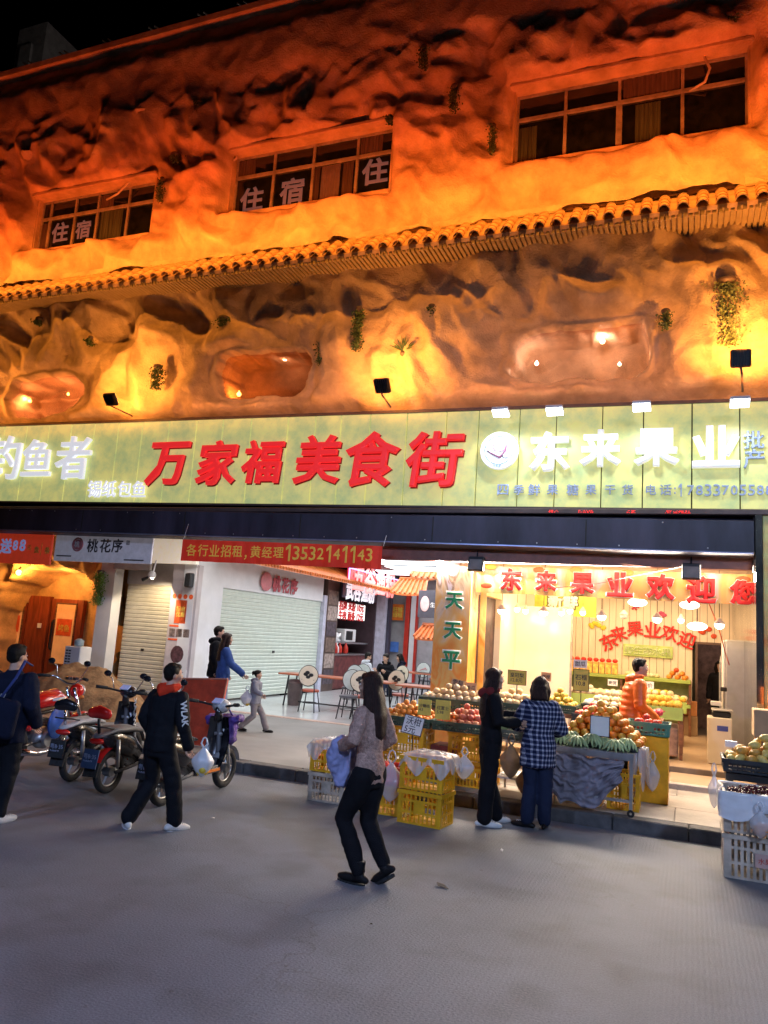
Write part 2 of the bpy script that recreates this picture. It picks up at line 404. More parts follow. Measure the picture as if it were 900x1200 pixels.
# litter on the road
M_dry = mat('dry_leaf', (.14, .12, .09), .9)
def leaf_mb(r):
    m_ = MB(); pts = [(r, 0, .004), (r*.3, r*.25, .012), (-r*.2, r*.6, .01), (-r*.9, r*.1, .02), (-r*.3, -r*.4, .01), (r*.2, -r*.2, .006)]
    m_.add(pts+[(p[0], p[1], p[2]+.003) for p in pts], [(0, 1, 2, 3, 4, 5), (11, 10, 9, 8, 7, 6)]+[(i, (i+1) % 6, (i+1) % 6+6, i+6) for i in range(6)]); return m_
for (px, py, r, lb) in ((518, 1040, .07, 'dry twig with leaves lying on the road right of the woman in black boots'), (588, 998, .03, 'tiny scrap lying on the road in front of the two women'), (195, 972, .03, 'small scrap of litter beside the white shoe of the man in the hoodie'), (250, 960, .03, 'small scrap on the road below the black scooter'), (435, 1085, .02, 'small crumb of litter in the open road')):
    p = G(px, py); o = leaf_mb(r).build('litter', M_dry if py > 1000 else M_paper, loc=(p.x, p.y, .002)); o.rotation_euler.z = random.random()*6
    tag(o, lb, 'litter', 'scraps of litter on the road')
# ================================================================== main building
B = thing('building', 'long building with orange floodlit artificial rock facade above a food street', 'building', (-6, 12.2, 0))
def bb(mb, name, m, smooth=False):
    o = mb.build(name, m, B, smooth); o.location = (6, -12.2, 0); return o
ZE = 8.5
wins = [(-13.95, -10.66, 10.0, 11.28), (-8.74, -5.24, 10.12, 11.46), (-2.92, .82, 10.22, 11.62)]
niches = [(-12.85, 6.52, .98, .44, 1), (-7.50, 6.65, .98, .46, 2), (-1.72, 6.66, 1.05, .46, 3)]
def rdist(x, z, r):
    cx, cz = (r[0]+r[1])/2, (r[2]+r[3])/2
    dx = np.abs(x-cx)-(r[1]-r[0])/2; dz = np.abs(z-cz)-(r[3]-r[2])/2
    return np.hypot(np.maximum(dx, 0), np.maximum(dz, 0))+np.minimum(np.maximum(dx, dz), 0)
def ridge(a, p=1.6): return (1-np.clip(np.abs(a)*1.9, 0, 1))**p
def tri(x, z, seed):
    """crumpled paper: straight facets between random corner heights"""
    i = np.floor(x).astype(int); j = np.floor(z).astype(int); fx = x-i; fz = z-j
    def h(a, b): return _gr[_pm[(_pm[(a+seed*37) & 511]+b+seed*53) & 511]]/(2*np.pi)
    lo = h(i, j)+(h(i+1, j)-h(i, j))*fx+(h(i, j+1)-h(i, j))*fz
    hi = h(i+1, j+1)+(h(i, j+1)-h(i+1, j+1))*(1-fx)+(h(i+1, j)-h(i+1, j+1))*(1-fz)
    return np.where(fx+fz < 1, lo, hi)
def rock(x, z):
    wx = gn(x*.7, z*.8, 3)*.22+gn(x*2.2, z*2.1, 33)*.05; wz = gn(x*.65+7, z*.7+3, 4)*.22+gn(x*2.3, z*2.2, 34)*.05
    X_, Z_ = x+wx, z+wz; u = X_*.80-Z_*.55; v = Z_*.95+X_*.42
    t1 = tri(u*1.05, v*1.2, 1); t2 = tri(u*2.1+v*.5, v*2.2-u*.4, 5); t3 = tri(u*4.3-v, v*4.1, 9)
    a = ridge(gn(u*.8, v*.95, 1), 1.0); g = gn(u*.6+3, v*.5, 5)
    up_ = .22+.78*sstep(13.3, 12.3, z+.5*gn(x*1.2, z*.3, 8))
    low = (z < 8.7)
    t4 = tri(u*1.5+v*1.1, v*1.6-u*1.0, 13); b2 = ridge(gn(u*2.6+1, v*2.4+5, 7), 1.0)
    r1 = 1-np.abs(2*tri(u*1.45+3, v*1.6+2, 21)-1); r2 = 1-np.abs(2*tri(u*2.9+v*.8, v*2.7-u*.7, 25)-1)
    d = np.maximum(.28*t1+.18*t2+.14*t4+.05*t3+.20*r1+.10*r2+.05*a+.06*g-.24, .0)
    sx = x*1.15+.5*gn(x*.8, z*.3, 12); saw = np.abs((sx % 1)-.5)*2
    top = 12.75+.45*gn(x*.35, x*.0+2.2, 14)+.33*(1-saw)
    wing = sstep(0, .14, top-z)*sstep(1.25, .15, top-z)*(z > 11.2)
    return d*np.where(low, .92, up_*1.0)+.07*wing*(.4+.6*saw)+np.where(low, 0, .27*(1-up_)/.78*sstep(14.7, 13.9, z))
def wallgrid(x0, x1, z0, z1, step, holes, nich):
    nx = int((x1-x0)/step)+1; nz = int((z1-z0)/step)+1
    xs = np.linspace(x0, x1, nx); zs = np.linspace(z0, z1, nz)
    X, Z = np.meshgrid(xs, zs); d = rock(X, Z)+.03
    for h in holes:
        r = rdist(X, Z, h); d = d*sstep(-.02, .18, r)+.08*(1-sstep(-.02, .18, r))
    y = 12.22-d
    for (cx, cz, rx, rz, k) in nich:
        ux = (X-cx)/rx; uz = (Z-cz)/rz
        pw = 5.0 if k == 3 else 3.6; e = (np.abs(ux)**pw+np.abs(uz)**pw)**(1/pw)-1+.16*gn(X*1.7+k*9, Z*1.9, 20+k)+.05*gn(X*5, Z*5, 30+k)
        ein = sstep(.03, -.03, e); lip = np.exp(-((e-.10)/.06)**2)
        y = y*(1-.85*np.exp(-((e-.12)/.22)**2))+.85*np.exp(-((e-.12)/.22)**2)*12.05-lip*.05
        y = y*(1-ein)+ein*(12.93-(.22 if k == 1 else .05)*ridge(gn(X*1.3, Z*1.8, 40+k)))
    # slim the wall in near the sign so that the sign box stands clear
    if z0 < 6: y = y+sstep(6.1, 5.75, Z)*(12.28-y)*.8
    V = np.stack([X, y, Z], -1).reshape(-1, 3)
    F = []
    cx_ = (X[:-1, :-1]+X[1:, 1:])/2; cz_ = (Z[:-1, :-1]+Z[1:, 1:])/2
    keep = np.ones(cx_.shape, bool)
    for h in holes: keep &= ~((cx_ > h[0]) & (cx_ < h[1]) & (cz_ > h[2]) & (cz_ < h[3]))
    I = (np.arange(nz-1)[:, None]*nx+np.arange(nx-1)[None])[keep]
    F = np.stack([I, I+1, I+nx+1, I+nx], 1)
    me = bpy.data.meshes.new('rock'); me.from_pydata(V.tolist(), [], F.tolist())
    me.polygons.foreach_set('use_smooth', [True]*len(me.polygons)); me.materials.append(M_rock); return me
for nm, a in (('upper_rock_cladding', (-22, 4.5, 9.1, 14.62, .045, wins, [])), ('lower_rock_cladding', (-22, 4.5, 5.55, 8.62, .036, [], niches))):
    o = inst(nm, wallgrid(*a), B, (6, -12.2, 0))
mb = MB(); mb.bx(-22, 4.5, 13.0, 24, 4.25, 14.2); mb.bx(-22, 4.5, 12.3, 12.6, 4.0, 6.0)
mb.bx(-22, 4.5, 12.3, 13.0, 11.75, 14.5); mb.bx(-22, 4.5, 12.3, 13.0, 7.4, 9.9)
bb(mb, 'wall', M_conc)
cop = MB(); cop.bx(-22, 4.5, 11.90, 12.5, 14.60, 14.78, .02); bb(cop, 'roof_coping', M_rock)
M_rebar = mat('rusty_rebar', (.45, .28, .20), .7, var=.3)
lamp('added_roof_fill', 'POINT', (-15.2, 16.5, 17.2), 260, (1, .85, .8), size=.2)  # added to brighten the stair tower and rods
for k in range(7):
    px = (8, 45, 88, 140, 195, 253, 300)[k]; py = (95, 80, 66, 50, 34, 18, 6)[k]
    p = W(px, py, 12.3); mb = MB()
    for q in (0, .16): mb.tube([(p.x+q, 12.3, 14.7), (p.x+q-.10, 12.25, 14.95), (p.x+q-.42, 12.2, 15.18)], .02, 5)
    bb(mb, 'rebar', M_rebar)
# windows ------------------------------------------------------------------
def window(r, cols, parts, curtains, swid):
    x0, x1, z0, z1 = r; cx = (x0+x1)/2; zt = z0+(z1-z0)*.66; Y0 = 12.30
    wn = MB(); f = .045
    wn.bx(x0, x1, Y0-.05, Y0+.02, z1-f, z1); wn.bx(x0, x1, Y0-.05, Y0+.02, z0, z0+f); wn.bx(x0, x0+f, Y0-.05, Y0+.02, z0+f, z1-f); wn.bx(x1-f, x1, Y0-.05, Y0+.02, z0+f, z1-f)
    wn.bx(x0+f, x1-f, Y0-.06, Y0+.015, zt-.03, zt+.03)
    for i, cxx in enumerate(cols[1:-1]):
        t = .05 if (i == 1 and swid) else .027
        wn.bx(cxx-t, cxx+t, Y0-.055, Y0+.018, z0+f, zt-.03); wn.bx(cxx-.025, cxx+.025, Y0-.055, Y0+.018, zt+.03, z1-f)
    w_ = bb(wn, 'window', M_alu)
    for i in range(len(cols)-1):
        for (a, c) in ((z0+.02, zt-.01), (zt+.01, z1-.02)):
            p = MB().bx(cols[i]+.012, cols[i+1]-.012, Y0-.018, Y0-.008, a, c).build('pane', M_glass, w_)
    for (a, c, za, zb, m) in curtains:
        n_ = 24; v = []; q = MB()
        for i in range(n_+1):
            xx = a+(c-a)*i/n_; yy = Y0-.03+.008*math.sin(i*1.9)
            v += [(xx, yy, za), (xx, yy, zb)]
        q.add(v, [(2*i, 2*i+2, 2*i+3, 2*i+1) for i in range(n_)]); q.build('curtain', m, w_)
    for (body, xx, zz, h) in parts:
        txt(body, .4, M_roomtxt, w_, (xx, Y0-.028, zz), height=h, width=h*.98*len(body), ext=.004, bold=.03)
    rv = MB()   # reveal of the opening, sloping sill and the bulging lintel trim
    rv.bx(x0-.08, x1+.08, 11.97, 12.45, z1, z1+.09, .02); rv.bx(x0-.035, x0, 12.10, 12.4, z0-.05, z1); rv.bx(x1, x1+.035, 12.10, 12.4, z0-.05, z1)
    rv.bx(x0-.02, x1+.02, 12.06, 12.45, z0-.09, z0-.002, .01)
    rv.build('window_surround', M_rock, w_)
M_roomtxt = mat('window_lettering_glow', (.14, .10, .10), .6, emis=(1, .62, .55), es=.06, lights=False)  # pale glow put into the lettering, which is no lamp
window(wins[0], [-13.95, -13.68, -12.95, -12.30, -11.45, -10.66], [('住', -13.35, 10.48, .5), ('宿', -12.68, 10.46, .44)], [(-13.92, -13.72, 10.05, 10.75, M_curt), (-12.2, -11.6, 10.1, 10.8, M_curt_g), (-12.25, -11.9, 10.9, 11.2, M_curt)], False)
window(wins[1], [-8.74, -7.84, -6.95, -6.0, -5.24], [('住', -8.32, 10.5, .56), ('宿', -7.40, 10.54, .56), ('住', -5.62, 10.66, .56)], [(-6.93, -6.8, 10.2, 10.95, M_curt), (-6.3, -6.08, 10.2, 10.95, M_curt), (-6.76, -6.36, 10.2, 10.95, mat('grey_blind', (.16, .12, .16), .8)), (-8.7, -8.3, 11.0, 11.4, M_curt), (-5.95, -5.5, 11.05, 11.4, M_curt)], False)
window(wins[2], [-2.92, -2.06, -1.16, -.16, .82], [], [(-2.9, -2.55, 10.3, 11.0, M_curt_g), (-1.1, -.2, 11.15, 11.6, M_curt), (-.9, -.5, 10.3, 11.05, M_curt_g)], True)
M_hose = mat('white_hose', (.6, .5, .42), .5)
for nm, pts in (('drain_hose', [(822, 55), (832, 80), (826, 96), (808, 100)]), ('drain_hose', [(170, 200), (150, 215), (138, 227), (120, 230)]), ('drain_hose', [(276, 176), (277, 186), (271, 190), (268, 190)])):
    mb = MB(); q = [W(a, b_, 12.12) for a, b_ in pts]; q[0].y = 12.2; q[-1].y = 12.26; mb.tube(q, .022, 7); bb(mb, nm, M_hose, True)
# tiled eave ----------------------------------------------------------------
eave = bb(MB().bx(-22, 4.5, 11.62, 12.3, 8.53, 8.60), 'tiled_eave', M_rock)
deck = MB(); deck.add([(-22, 11.50, 8.60), (4.5, 11.50, 8.60), (4.5, 12.02, 9.10), (-22, 12.02, 9.10), (-22, 11.50, 8.54), (4.5, 11.50, 8.54), (4.5, 12.3, 8.54), (-22, 12.3, 8.54), (-22, 12.3, 9.10), (4.5, 12.3, 9.10)], [(0, 1, 2, 3), (4, 5, 6, 7), (0, 4, 5, 1), (3, 2, 9, 8)])
deck.build('eave_deck', M_rock, eave)
sl = MB()
x = -16.2
while x < 2.6:
    sl.bx(x, x+.052, 11.50, 12.25, 8.475, 8.54); x += .082
o = sl.build('soffit_slats', mat('soffit_slat_paint', (.38, .27, .14), .6, var=.1), eave); o['kind'] = 'stuff'
ang = math.atan2(.5, .52); Ls = math.hypot(.5, .52)
tm = MB(); nseg = 8
for c in range(4):
    y0, y1 = c*.185, c*.185+.205; r = .082-.004*(c % 2)
    v = []; f = []
    for (yy, rr) in ((y0, .092), (y0+.03, .092), (y0+.032, .080), (y1, .076)):
        for i in range(nseg+1):
            a = PI*i/nseg; v.append((-math.cos(a)*rr, yy, math.sin(a)*rr))
        for i in range(nseg+1):
            a = PI*i/nseg; v.append((-math.cos(a)*(rr-.016), yy, math.sin(a)*(rr-.016)))
    K = 2*(nseg+1)
    for q in range(3):
        for i in range(nseg):
            f.append((q*K+i, q*K+i+1, q*K+K+i+1, q*K+K+i))
    for i in range(nseg): f.append((i, i+nseg+1, i+nseg+2, i+1))
    tm.add(v, f)
tile_me = tm.mesh('roof_tile', M_tile_roof, 'auto')
pan = MB()
for c in range(4):
    y0, y1 = c*.185-.01, c*.185+.2
    pan.box((0, (y0+y1)/2, .016+.004*c), (.15, y1-y0, .018), (R(3), 0, 0))
pan.bx(-.07, .07, -.03, -.005, -.10, .02)
pan_me = pan.mesh('pan_tile', M_tile_roof)
x = -16.6; 
while x < 3.2:
    inst('roof_tile', tile_me, eave, (x+random.uniform(-.006, .006), 11.47, 8.60), (ang+random.uniform(-.01, .01), 0, random.uniform(-.015, .015)))
    inst('pan_tile', pan_me, eave, (x+.135, 11.49, 8.575), (ang, 0, 0))
    x += .27
ledge = MB().bx(-22, 4.5, 11.93, 12.3, 9.10, 9.24, .02); bb(ledge, 'eave_ledge', M_rock)
# strip of orange light lying on the eave
lamp('eave_light_strip', 'AREA', (-6.5, 10.95, 9.40), 470, (1.0, .105, .010), (-6.5, 12.25, 13.8), 27, .05)
lamp('added_eave_fill', 'AREA', (-6.5, 11.02, 9.30), 430, (1.0, .34, .04), (-6.5, 11.85, 9.0), 27, .05)  # second strip, added to gild the tiles and ledge
# niches: pane, lamps
M_nglass = bpy.data.materials.new('niche_glass'); M_nglass.use_nodes = True
n, L, b = nodes(M_nglass); n.clear()
g = n.new('ShaderNodeBsdfGlossy'); g.inputs['Roughness'].default_value = .12; g.inputs['Color'].default_value = (.9, .8, .75, 1)
t = n.new('ShaderNodeBsdfTransparent'); t.inputs[0].default_value = (.85, .72, .66, 1); mx = n.new('ShaderNodeMixShader'); mx.inputs[0].default_value = .10
oo = n.new('ShaderNodeOutputMaterial'); L.new(t.outputs[0], mx.inputs[1]); L.new(g.outputs[0], mx.inputs[2]); L.new(mx.outputs[0], oo.inputs[0])
M_bulb = mat('glowing_bulb', (1, .95, .85), .3, emis=(1, .86, .66), es=12, lights=False)
M_ember = mat('glowing_orange_lamp', (1, .6, .2), .3, emis=(1, .55, .12), es=14, lights=False)
ni = [[], [], []]
for k, (cx, cz, rx, rz, kk) in enumerate(niches):
    bb(MB().bx(cx-rx*1.05, cx+rx*1.05, 12.20, 12.208, cz-rz*1.1, cz+rz*1.1), 'niche_pane', M_nglass)
def nbulb(px, py, Y, r, p, c, m=M_bulb):
    q = W(px, py, Y); mb = MB().ell(q, r, 12, 8); mb.tube([(q.x, q.y, q.z+r*.8), (q.x, q.y, q.z+r*1.5)], r*.3, 6); bb(mb, 'niche_glow', m, True)
    lamp('niche_light', 'POINT', (q.x, q.y-.12, q.z), p*2.0, c, size=.05)
nbulb(614, 408, 12.55, .03, 5, (1, .84, .80)); nbulb(629, 426, 12.55, .035, 6, (1, .84, .80)); nbulb(706, 400, 12.55, .045, 9, (1, .84, .78)); nbulb(726, 427, 12.55, .03, 5, (1, .55, .30))  # these four bulbs stand in for lights reflected in the pane
nbulb(334, 420, 12.55, .05, 13, (1, .58, .34)); nbulb(280, 462, 12.5, .045, 8, (1, .30, .05), M_ember)
nbulb(35, 470, 12.5, .04, 12, (1, .42, .16), M_ember); nbulb(80, 462, 12.5, .03, 9, (1, .42, .16), M_ember)
# tower on the roof behind
mb = MB(); p0 = W(14, 92, 20); p1 = W(56, 25, 20); mb.bx(p0.x, p1.x, 20, 22, 14.0, p1.z); mb.bx(p0.x+.3, p0.x+.9, 19.9, 20, p1.z-1.9, p1.z-.9)
bb(mb, 'roof_stair_tower', M_conc)
# ================================================================== big sign over the shops
M_panel = mat('backlit_stone_panel', (0.56, 0.51, 0.17), .4, var=.16, scale=3.2, col2=(0.36, 0.42, 0.18), bump=.04)
n, L, b = nodes(M_panel)
base = [l for l in L if l.to_socket == b.inputs['Base Color']][0].from_socket
L.new(base, b.inputs['Emission Color']); b.inputs['Emission Strength'].default_value = .76
M_panel.cycles.emission_sampling = 'NONE'
sgn = thing('shop_sign', 'long yellow green backlit sign band with white and red letters above the shops', 'sign', (-6, 12, 4.2))
def ss(o): o.parent = sgn; o.location = Vector(o.location)-Vector((-6, 12, 4.2)); return o
def ztop(x): return 5.69-.0115*(x-1.0)
def zbot(x): return 4.10-.0085*(x-1.0)
seam = [7, 33, 59, 85, 112, 140, 168, 199, 231, 262, 295, 338, 370, 400, 434, 477, 523, 561, 609, 652, 706, 754, 811, 867]
X0 = [W(x, 495, 12).x for x in seam]; X0 = [X0[0]-.62*k for k in range(4, 0, -1)]+X0+[X0[-1]+.63, X0[-1]+1.26, X0[-1]+1.9]
for a, c in zip(X0[:-1], X0[1:]):
    mb = MB(); g = .010; yy = 12.0+random.uniform(-.004, .004)
    v = [(a+g, yy, zbot(a)), (c-g, yy, zbot(c)), (c-g, yy, ztop(c)), (a+g, yy, ztop(a))]; v += [(p[0], 12.06, p[2]) for p in v]
    mb.add(v, [(0, 1, 2, 3), (7, 6, 5, 4), (0, 4, 5, 1), (1, 5, 6, 2), (2, 6, 7, 3), (3, 7, 4, 0)])
    ss(mb.build('sign_panel', M_panel))
mb = MB(); a, c = X0[0], X0[-1]
mb.add([(a, 12.05, zbot(a)-.03), (c, 12.05, zbot(c)-.03), (c, 12.05, ztop(c)-.01), (a, 12.05, ztop(a)-.01), (a, 12.26, zbot(a)-.03), (c, 12.26, zbot(c)-.03), (c, 12.26, ztop(c)-.01), (a, 12.26, ztop(a)-.01)], [(0, 1, 2, 3), (7, 6, 5, 4), (0, 4, 5, 1), (1, 5, 6, 2), (2, 6, 7, 3), (3, 7, 4, 0)])
ss(mb.build('sign_backing', M_seam))
for (f0, hh, dz, nm) in ((ztop, .05, .0, 'top_trim'), (zbot, .035, -.045, 'bottom_trim')):
    mb = MB(); z0, z1 = f0(a)+dz, f0(c)+dz
    mb.add([(a, 11.965, z0), (c, 11.965, z1), (c, 11.965, z1+hh), (a, 11.965, z0+hh), (a, 12.3, z0), (c, 12.3, z1), (c, 12.3, z1+hh), (a, 12.3, z0+hh)], [(0, 1, 2, 3), (7, 6, 5, 4), (0, 4, 5, 1), (1, 5, 6, 2), (2, 6, 7, 3), (3, 7, 4, 0)])
    ss(mb.build(nm, M_brown))
def ch(c, x0, x1, y0, y1, m, Y=11.93, ext=.045, bold=.03, shear=0, parent=sgn, name='letter', rot=0, face=None):
    a = W(x0, (y0+y1)/2, Y); b_ = W(x1, (y0+y1)/2, Y); t = W((x0+x1)/2, y0, Y); u = W((x0+x1)/2, y1, Y)
    o = txt(c, .6, m, None, ((a.x+b_.x)/2, Y, (t.z+u.z)/2), width=b_.x-a.x, height=t.z-u.z, ext=ext, bold=bold, shear=shear, name=name, roty=rot)
    if parent is not None:
        o.parent = parent; o.location = o.location-parent.location
    return o
for c, x0, x1 in (('钓', -14, 24), ('鱼', 27, 61), ('者', 66, 106)):
    o = ch(c, x0, x1, 515, 558, M_white_glow, bold=.018)
for c, x0 in zip('锡纸包鱼', (103, 120, 138, 155)): ch(c, x0, x0+16, 564, 582, M_white_glow, Y=11.95, ext=.02, bold=.012)
for c, x0, x1, y0, y1 in (('万', 172, 221, 519, 568), ('家', 231, 277, 512, 573), ('福', 284, 332, 511, 571), ('美', 345, 399, 506, 571), ('食', 405, 468, 503, 573), ('街', 476, 543, 505, 571)):
    ch(c, x0, x1, y0, y1, M_red_glow, bold=.02, shear=.10)
    o = ch(c, x0+1, x1+2, y0+1, y1+2, MATS.get('letter_side') or mat('letter_side', (.55, .03, .03), .5), Y=11.975, ext=.02, bold=.028, shear=.10, name='letter_shell')
M_bigwhite = mat('white_sign_letter', (.82, .83, .86), .35, var=.02, emis=(.9, .93, 1), es=.55)
for c, x0, x1, y0, y1 in (('东', 621, 668, 508, 550), ('来', 680, 728, 501, 550), ('果', 743, 796, 500, 549), ('业', 811, 867, 500, 547)):
    ch(c, x0, x1, y0, y1, M_bigwhite, bold=.034, ext=.06)
for c, x0, x1, y0, y1 in (('批', 871, 896, 506, 525), ('发', 900, 925, 505, 524), ('产', 871, 896, 528, 548), ('地', 900, 925, 528, 548)):
    ch(c, x0, x1, y0, y1, M_pale_letter, Y=11.96, bold=.022, ext=.025)
for c, x0, x1 in (('四', 583, 596), ('季', 602, 614), ('鲜', 619, 633), ('果', 641, 654), ('糖', 664, 678), ('果', 686, 699), ('干', 709, 721), ('货', 729, 742), ('电', 757, 769), ('话', 773, 787)):
    ch(c, x0, x1, 567, 581, M_pale_letter, Y=11.975, bold=.012, ext=.015)
ch(':', 790, 792, 571, 579, M_pale_letter, Y=11.975, bold=.02, ext=.015)
for i, c in enumerate('17833705588'): ch(c, 795+i*10.2, 795+i*10.2+(4 if c == '1' else 8.4), 567, 582, M_pale_letter, Y=11.975, bold=.012, ext=.015)
lc = W(586, 529, 11.93); a = W(564, 529, 11.93); rr = lc.x-a.x
lg = MB().lathe([(rr*.98, 0), (rr, .015), (rr, .07), (rr*.97, .08)], 40, Matrix.Translation(lc) @ Matrix.Rotation(R(90), 4, 'X'))
lo = MB().lathe([(rr*.98, 0), (rr, .015), (rr, .07), (rr*.97, .08)], 40, Matrix.Rotation(R(90), 4, 'X')).build('round_logo', M_bigwhite, sgn, 'auto'); lo.location = lc-Vector((-6, 12, 4.2))
M_lb = mat('logo_blue', (.35, .55, .75), .5); M_lp = mat('logo_pink', (.75, .55, .60), .5); M_lm = mat('logo_plum', (.35, .10, .22), .5)
MB().torus((0, -.083, 0), rr*.74, .007, 40, 4).build('logo_ring', M_lb, lo)
MB().ell((.0, -.083, .06), (rr*.36, .012, rr*.30), 20, 8).build('logo_peach', M_lp, lo, True)
MB().ell((.11, -.085, -.09), (rr*.2, .012, rr*.15), 16, 8).build('logo_small_fruit', MATS['white_paint'], lo, True)
MB().tube([(-.2, -.09, .0), (-.1, -.09, -.06), (.02, -.09, -.12), (.1, -.09, -.02), (.13, -.09, .10)], [.008, .014, .02, .018, .006], 6).build('logo_swoosh', M_lm, lo, True)
txt('东来果业', .1, M_lb, lo, (0, -.084, -rr*.83), width=rr*.55, height=.05, ext=.002)
# lamps above the sign ------------------------------------------------------
def flood(px, py, lampc, power, lab, tilt, base):
    q = W(px, py, 11.30); t = thing('floodlight', lab, 'floodlight', q, 0, 'floodlights on the sign band')
    h = MB().box((0, 0, 0), (.27, .07, .25), (R(tilt), 0, 0), .015).build('lamp_housing', M_black, t)
    fr = MB(); fr.box((0, .044*math.cos(R(tilt)), .044*math.sin(R(tilt))), (.22, .012, .20), (R(tilt), 0, 0)); fr.build('lamp_lens', mat('amber_lamp_lens', (1, .6, .25), .3, emis=(1, .55, .15), es=6, lights=False), t)
    fi = MB()
    for k in range(7): fi.box((-.11+k*.037, -.045*math.cos(R(tilt)), -.045*math.sin(R(tilt))), (.008, .03, .22), (R(tilt), 0, 0))
    fi.build('cooling_fins', M_black, t)
    a = Vector(base)-q; br = MB(); br.tube([(0, 0, -.12), (a.x*.3, .02, a.z*.5-.04), (a.x, .45, a.z)], .016, 6); br.build('bracket_arm', M_brown, t)
    lo_ = lamp('floodlight_beam', 'SPOT', (q.x, q.y-.05, q.z+.17), power*.66, (1.0, .35, .055), (q.x, 12.5, q.z+1.0), .12, spot=R(165), blend=.8)
    return t
flood(130, 468, 0, 330, 'black floodlight on a slanting arm above the white restaurant letters', 38, W(165, 492, 12))
flood(448, 452, 0, 330, 'black floodlight above the right end of the red sign letters', 38, W(464, 482, 12))
flood(868, 420, 0, 420, 'black floodlight standing upright on a post at the right above the sign', 8, W(869, 465, 12))
flood(-60, 478, 0, 280, 'black floodlight outside the left edge of the sign', 38, W(-40, 500, 12))
flood(1010, 415, 0, 280, 'black floodlight beyond the right edge of the sign', 38, W(1010, 465, 12))
M_led = mat('white_led_lamp', (1, 1, 1), .3, emis=(.85, .93, 1.0), es=22, lights=False)
for k, (px, py, lb) in enumerate(((587, 482, 'white LED sign lamp above the round logo'), (650, 480, 'white LED sign lamp above the first big white letter'), (752, 475, 'white LED sign lamp above the third big white letter'), (867, 470, 'white LED sign lamp above the fourth big white letter beside the upright floodlight'), (985, 465, 'white LED sign lamp past the right edge'))):
    q = W(px, py, 11.42); t = thing('sign_lamp', lb, 'lamp', q, 0, 'white lamps lighting the sign')
    MB().box((0, 0, 0), (.26, .20, .05), (R(-20), 0, 0), .012).build('lamp_housing', M_white, t)
    MB().box((0, .0, -.033), (.24, .17, .02), (R(-20), 0, 0)).build('lamp_lens', M_led, t)
    MB().tube([(0, .05, .02), (0, .3, .10), (0, .6, .12)], .014, 6).build('arm', M_steel, t)
    if k < 4 or True: lamp('sign_lamp_beam', 'SPOT', (q.x, q.y-.03, q.z-.07), 55, (.80, .93, 1.0), (q.x, q.y-.10, q.z-3), .07, spot=R(168), blend=.55)
# red ticker fragments under the sign, cables on top of it
M_tick = mat('red_led_dots', (.9, .02, .02), .4, emis=(1, .03, .02), es=1.5, lights=False)
tk = thing('led_ticker', 'thin brown strip with scattered red LED characters below the sign', 'display', (-1, 11.9, 4.02))
MB().bx(-21, 4, -.0, .30, -.03, .05, .01).build('ticker_casing', M_brown, tk).location = (1, 0, .01)
for (xa, xb) in ((643, 655), (676, 695), (735, 745), (780, 810)):
    mb = MB(); p0, p1 = W(xa, 595, 11.89), W(xb, 595, 11.89); x = p0.x
    while x < p1.x:
        for r in range(4):
            if random.random() < .5: mb.box((x+1, -.012, .03-r*.011), (.011, .008, .006))
        x += .016
    o = mb.build('led_characters', M_tick, tk); o.location = (0, 0, .0)
# ================================================================== fascia and storey below
mb = MB()
prof = [(0, 0), (-.20, .03), (-.24, .06), (-.24, .50), (-.05, .56), (0, .56)]
def beam(x0, x1, za, zb, m, name):
    mb = MB(); v = [(x0, 12.10+p[0], za+p[1]) for p in prof]+[(x1, 12.10+p[0], zb+p[1]) for p in prof]; k = len(prof)
    mb.add(v, [(i, (i+1) % k, (i+1) % k+k, i+k) for i in range(k)]+[tuple(range(k)), tuple(reversed(range(k, 2*k)))]); return bb(mb, name, m)
beam(-22, .83, 3.62, 3.40, M_navy, 'navy_fascia')
bb(MB().add([(-22, 11.84, 3.66), (.82, 11.84, 3.435), (.82, 11.84, 3.455), (-22, 11.84, 3.68), (-22, 11.87, 3.66), (.82, 11.87, 3.435), (.82, 11.87, 3.455), (-22, 11.87, 3.68)], [(0, 1, 2, 3), (7, 6, 5, 4), (0, 4, 5, 1), (3, 2, 6, 7)]), 'fascia_lip', mat('pale_blue_edge', (.30, .34, .50), .3, .6))
bb(MB().bx(-22, -4.9, 12.12, 12.30, 3.74, 4.15), 'lintel_upper', M_brown); bb(MB().bx(-4.9, 4, 12.12, 12.30, 3.42, 4.15), 'lintel_upper', M_brown)
bb(MB().bx(-4.9, .95, 12.16, 12.36, 3.24, 3.415), 'brown_lintel', mat('red_brown_metal', (.20, .085, .06), .45, var=.15))
mb = MB(); x = -21.0
while x < .6:
    zf = 3.62-.22*(x+22)/22.83; mb.bx(x, x+.012, 11.852, 11.865, zf+.07, zf+.49); x += 2.44
o = bb(mb, 'fascia_joints', M_seam); o['kind'] = 'stuff'
mb = MB(); x = -13.8
while x < .7:
    zf = 3.62-.22*(x+22)/22.83; mb.ell((x, 11.858, zf+random.choice((.1, .46))), (.012, .006, .012), 6, 4); x += .61
o = bb(mb, 'fascia_rivets', M_steel); o['kind'] = 'stuff'
bb(MB().bx(.83, 4.0, 12.02, 12.2, 3.2, 4.05), 'right_fascia', M_brown)
# ceilings
bb(MB().bx(-3.35, .95, 12.36, 18.5, 3.36, 3.5), 'shop_ceiling', mat('warm_white_ceiling', (.70, .55, .40), .6))
bb(MB().bx(-10.4, -3.35, 14.5, 30, 4.02, 4.15), 'food_court_ceiling', mat('dark_ceiling', (.12, .10, .10), .6))
bb(MB().bx(-22, -3.35, 12.30, 14.5, 3.80, 3.9), 'arcade_ceiling', mat('arcade_ceiling_paint', (.40, .30, .26), .6))
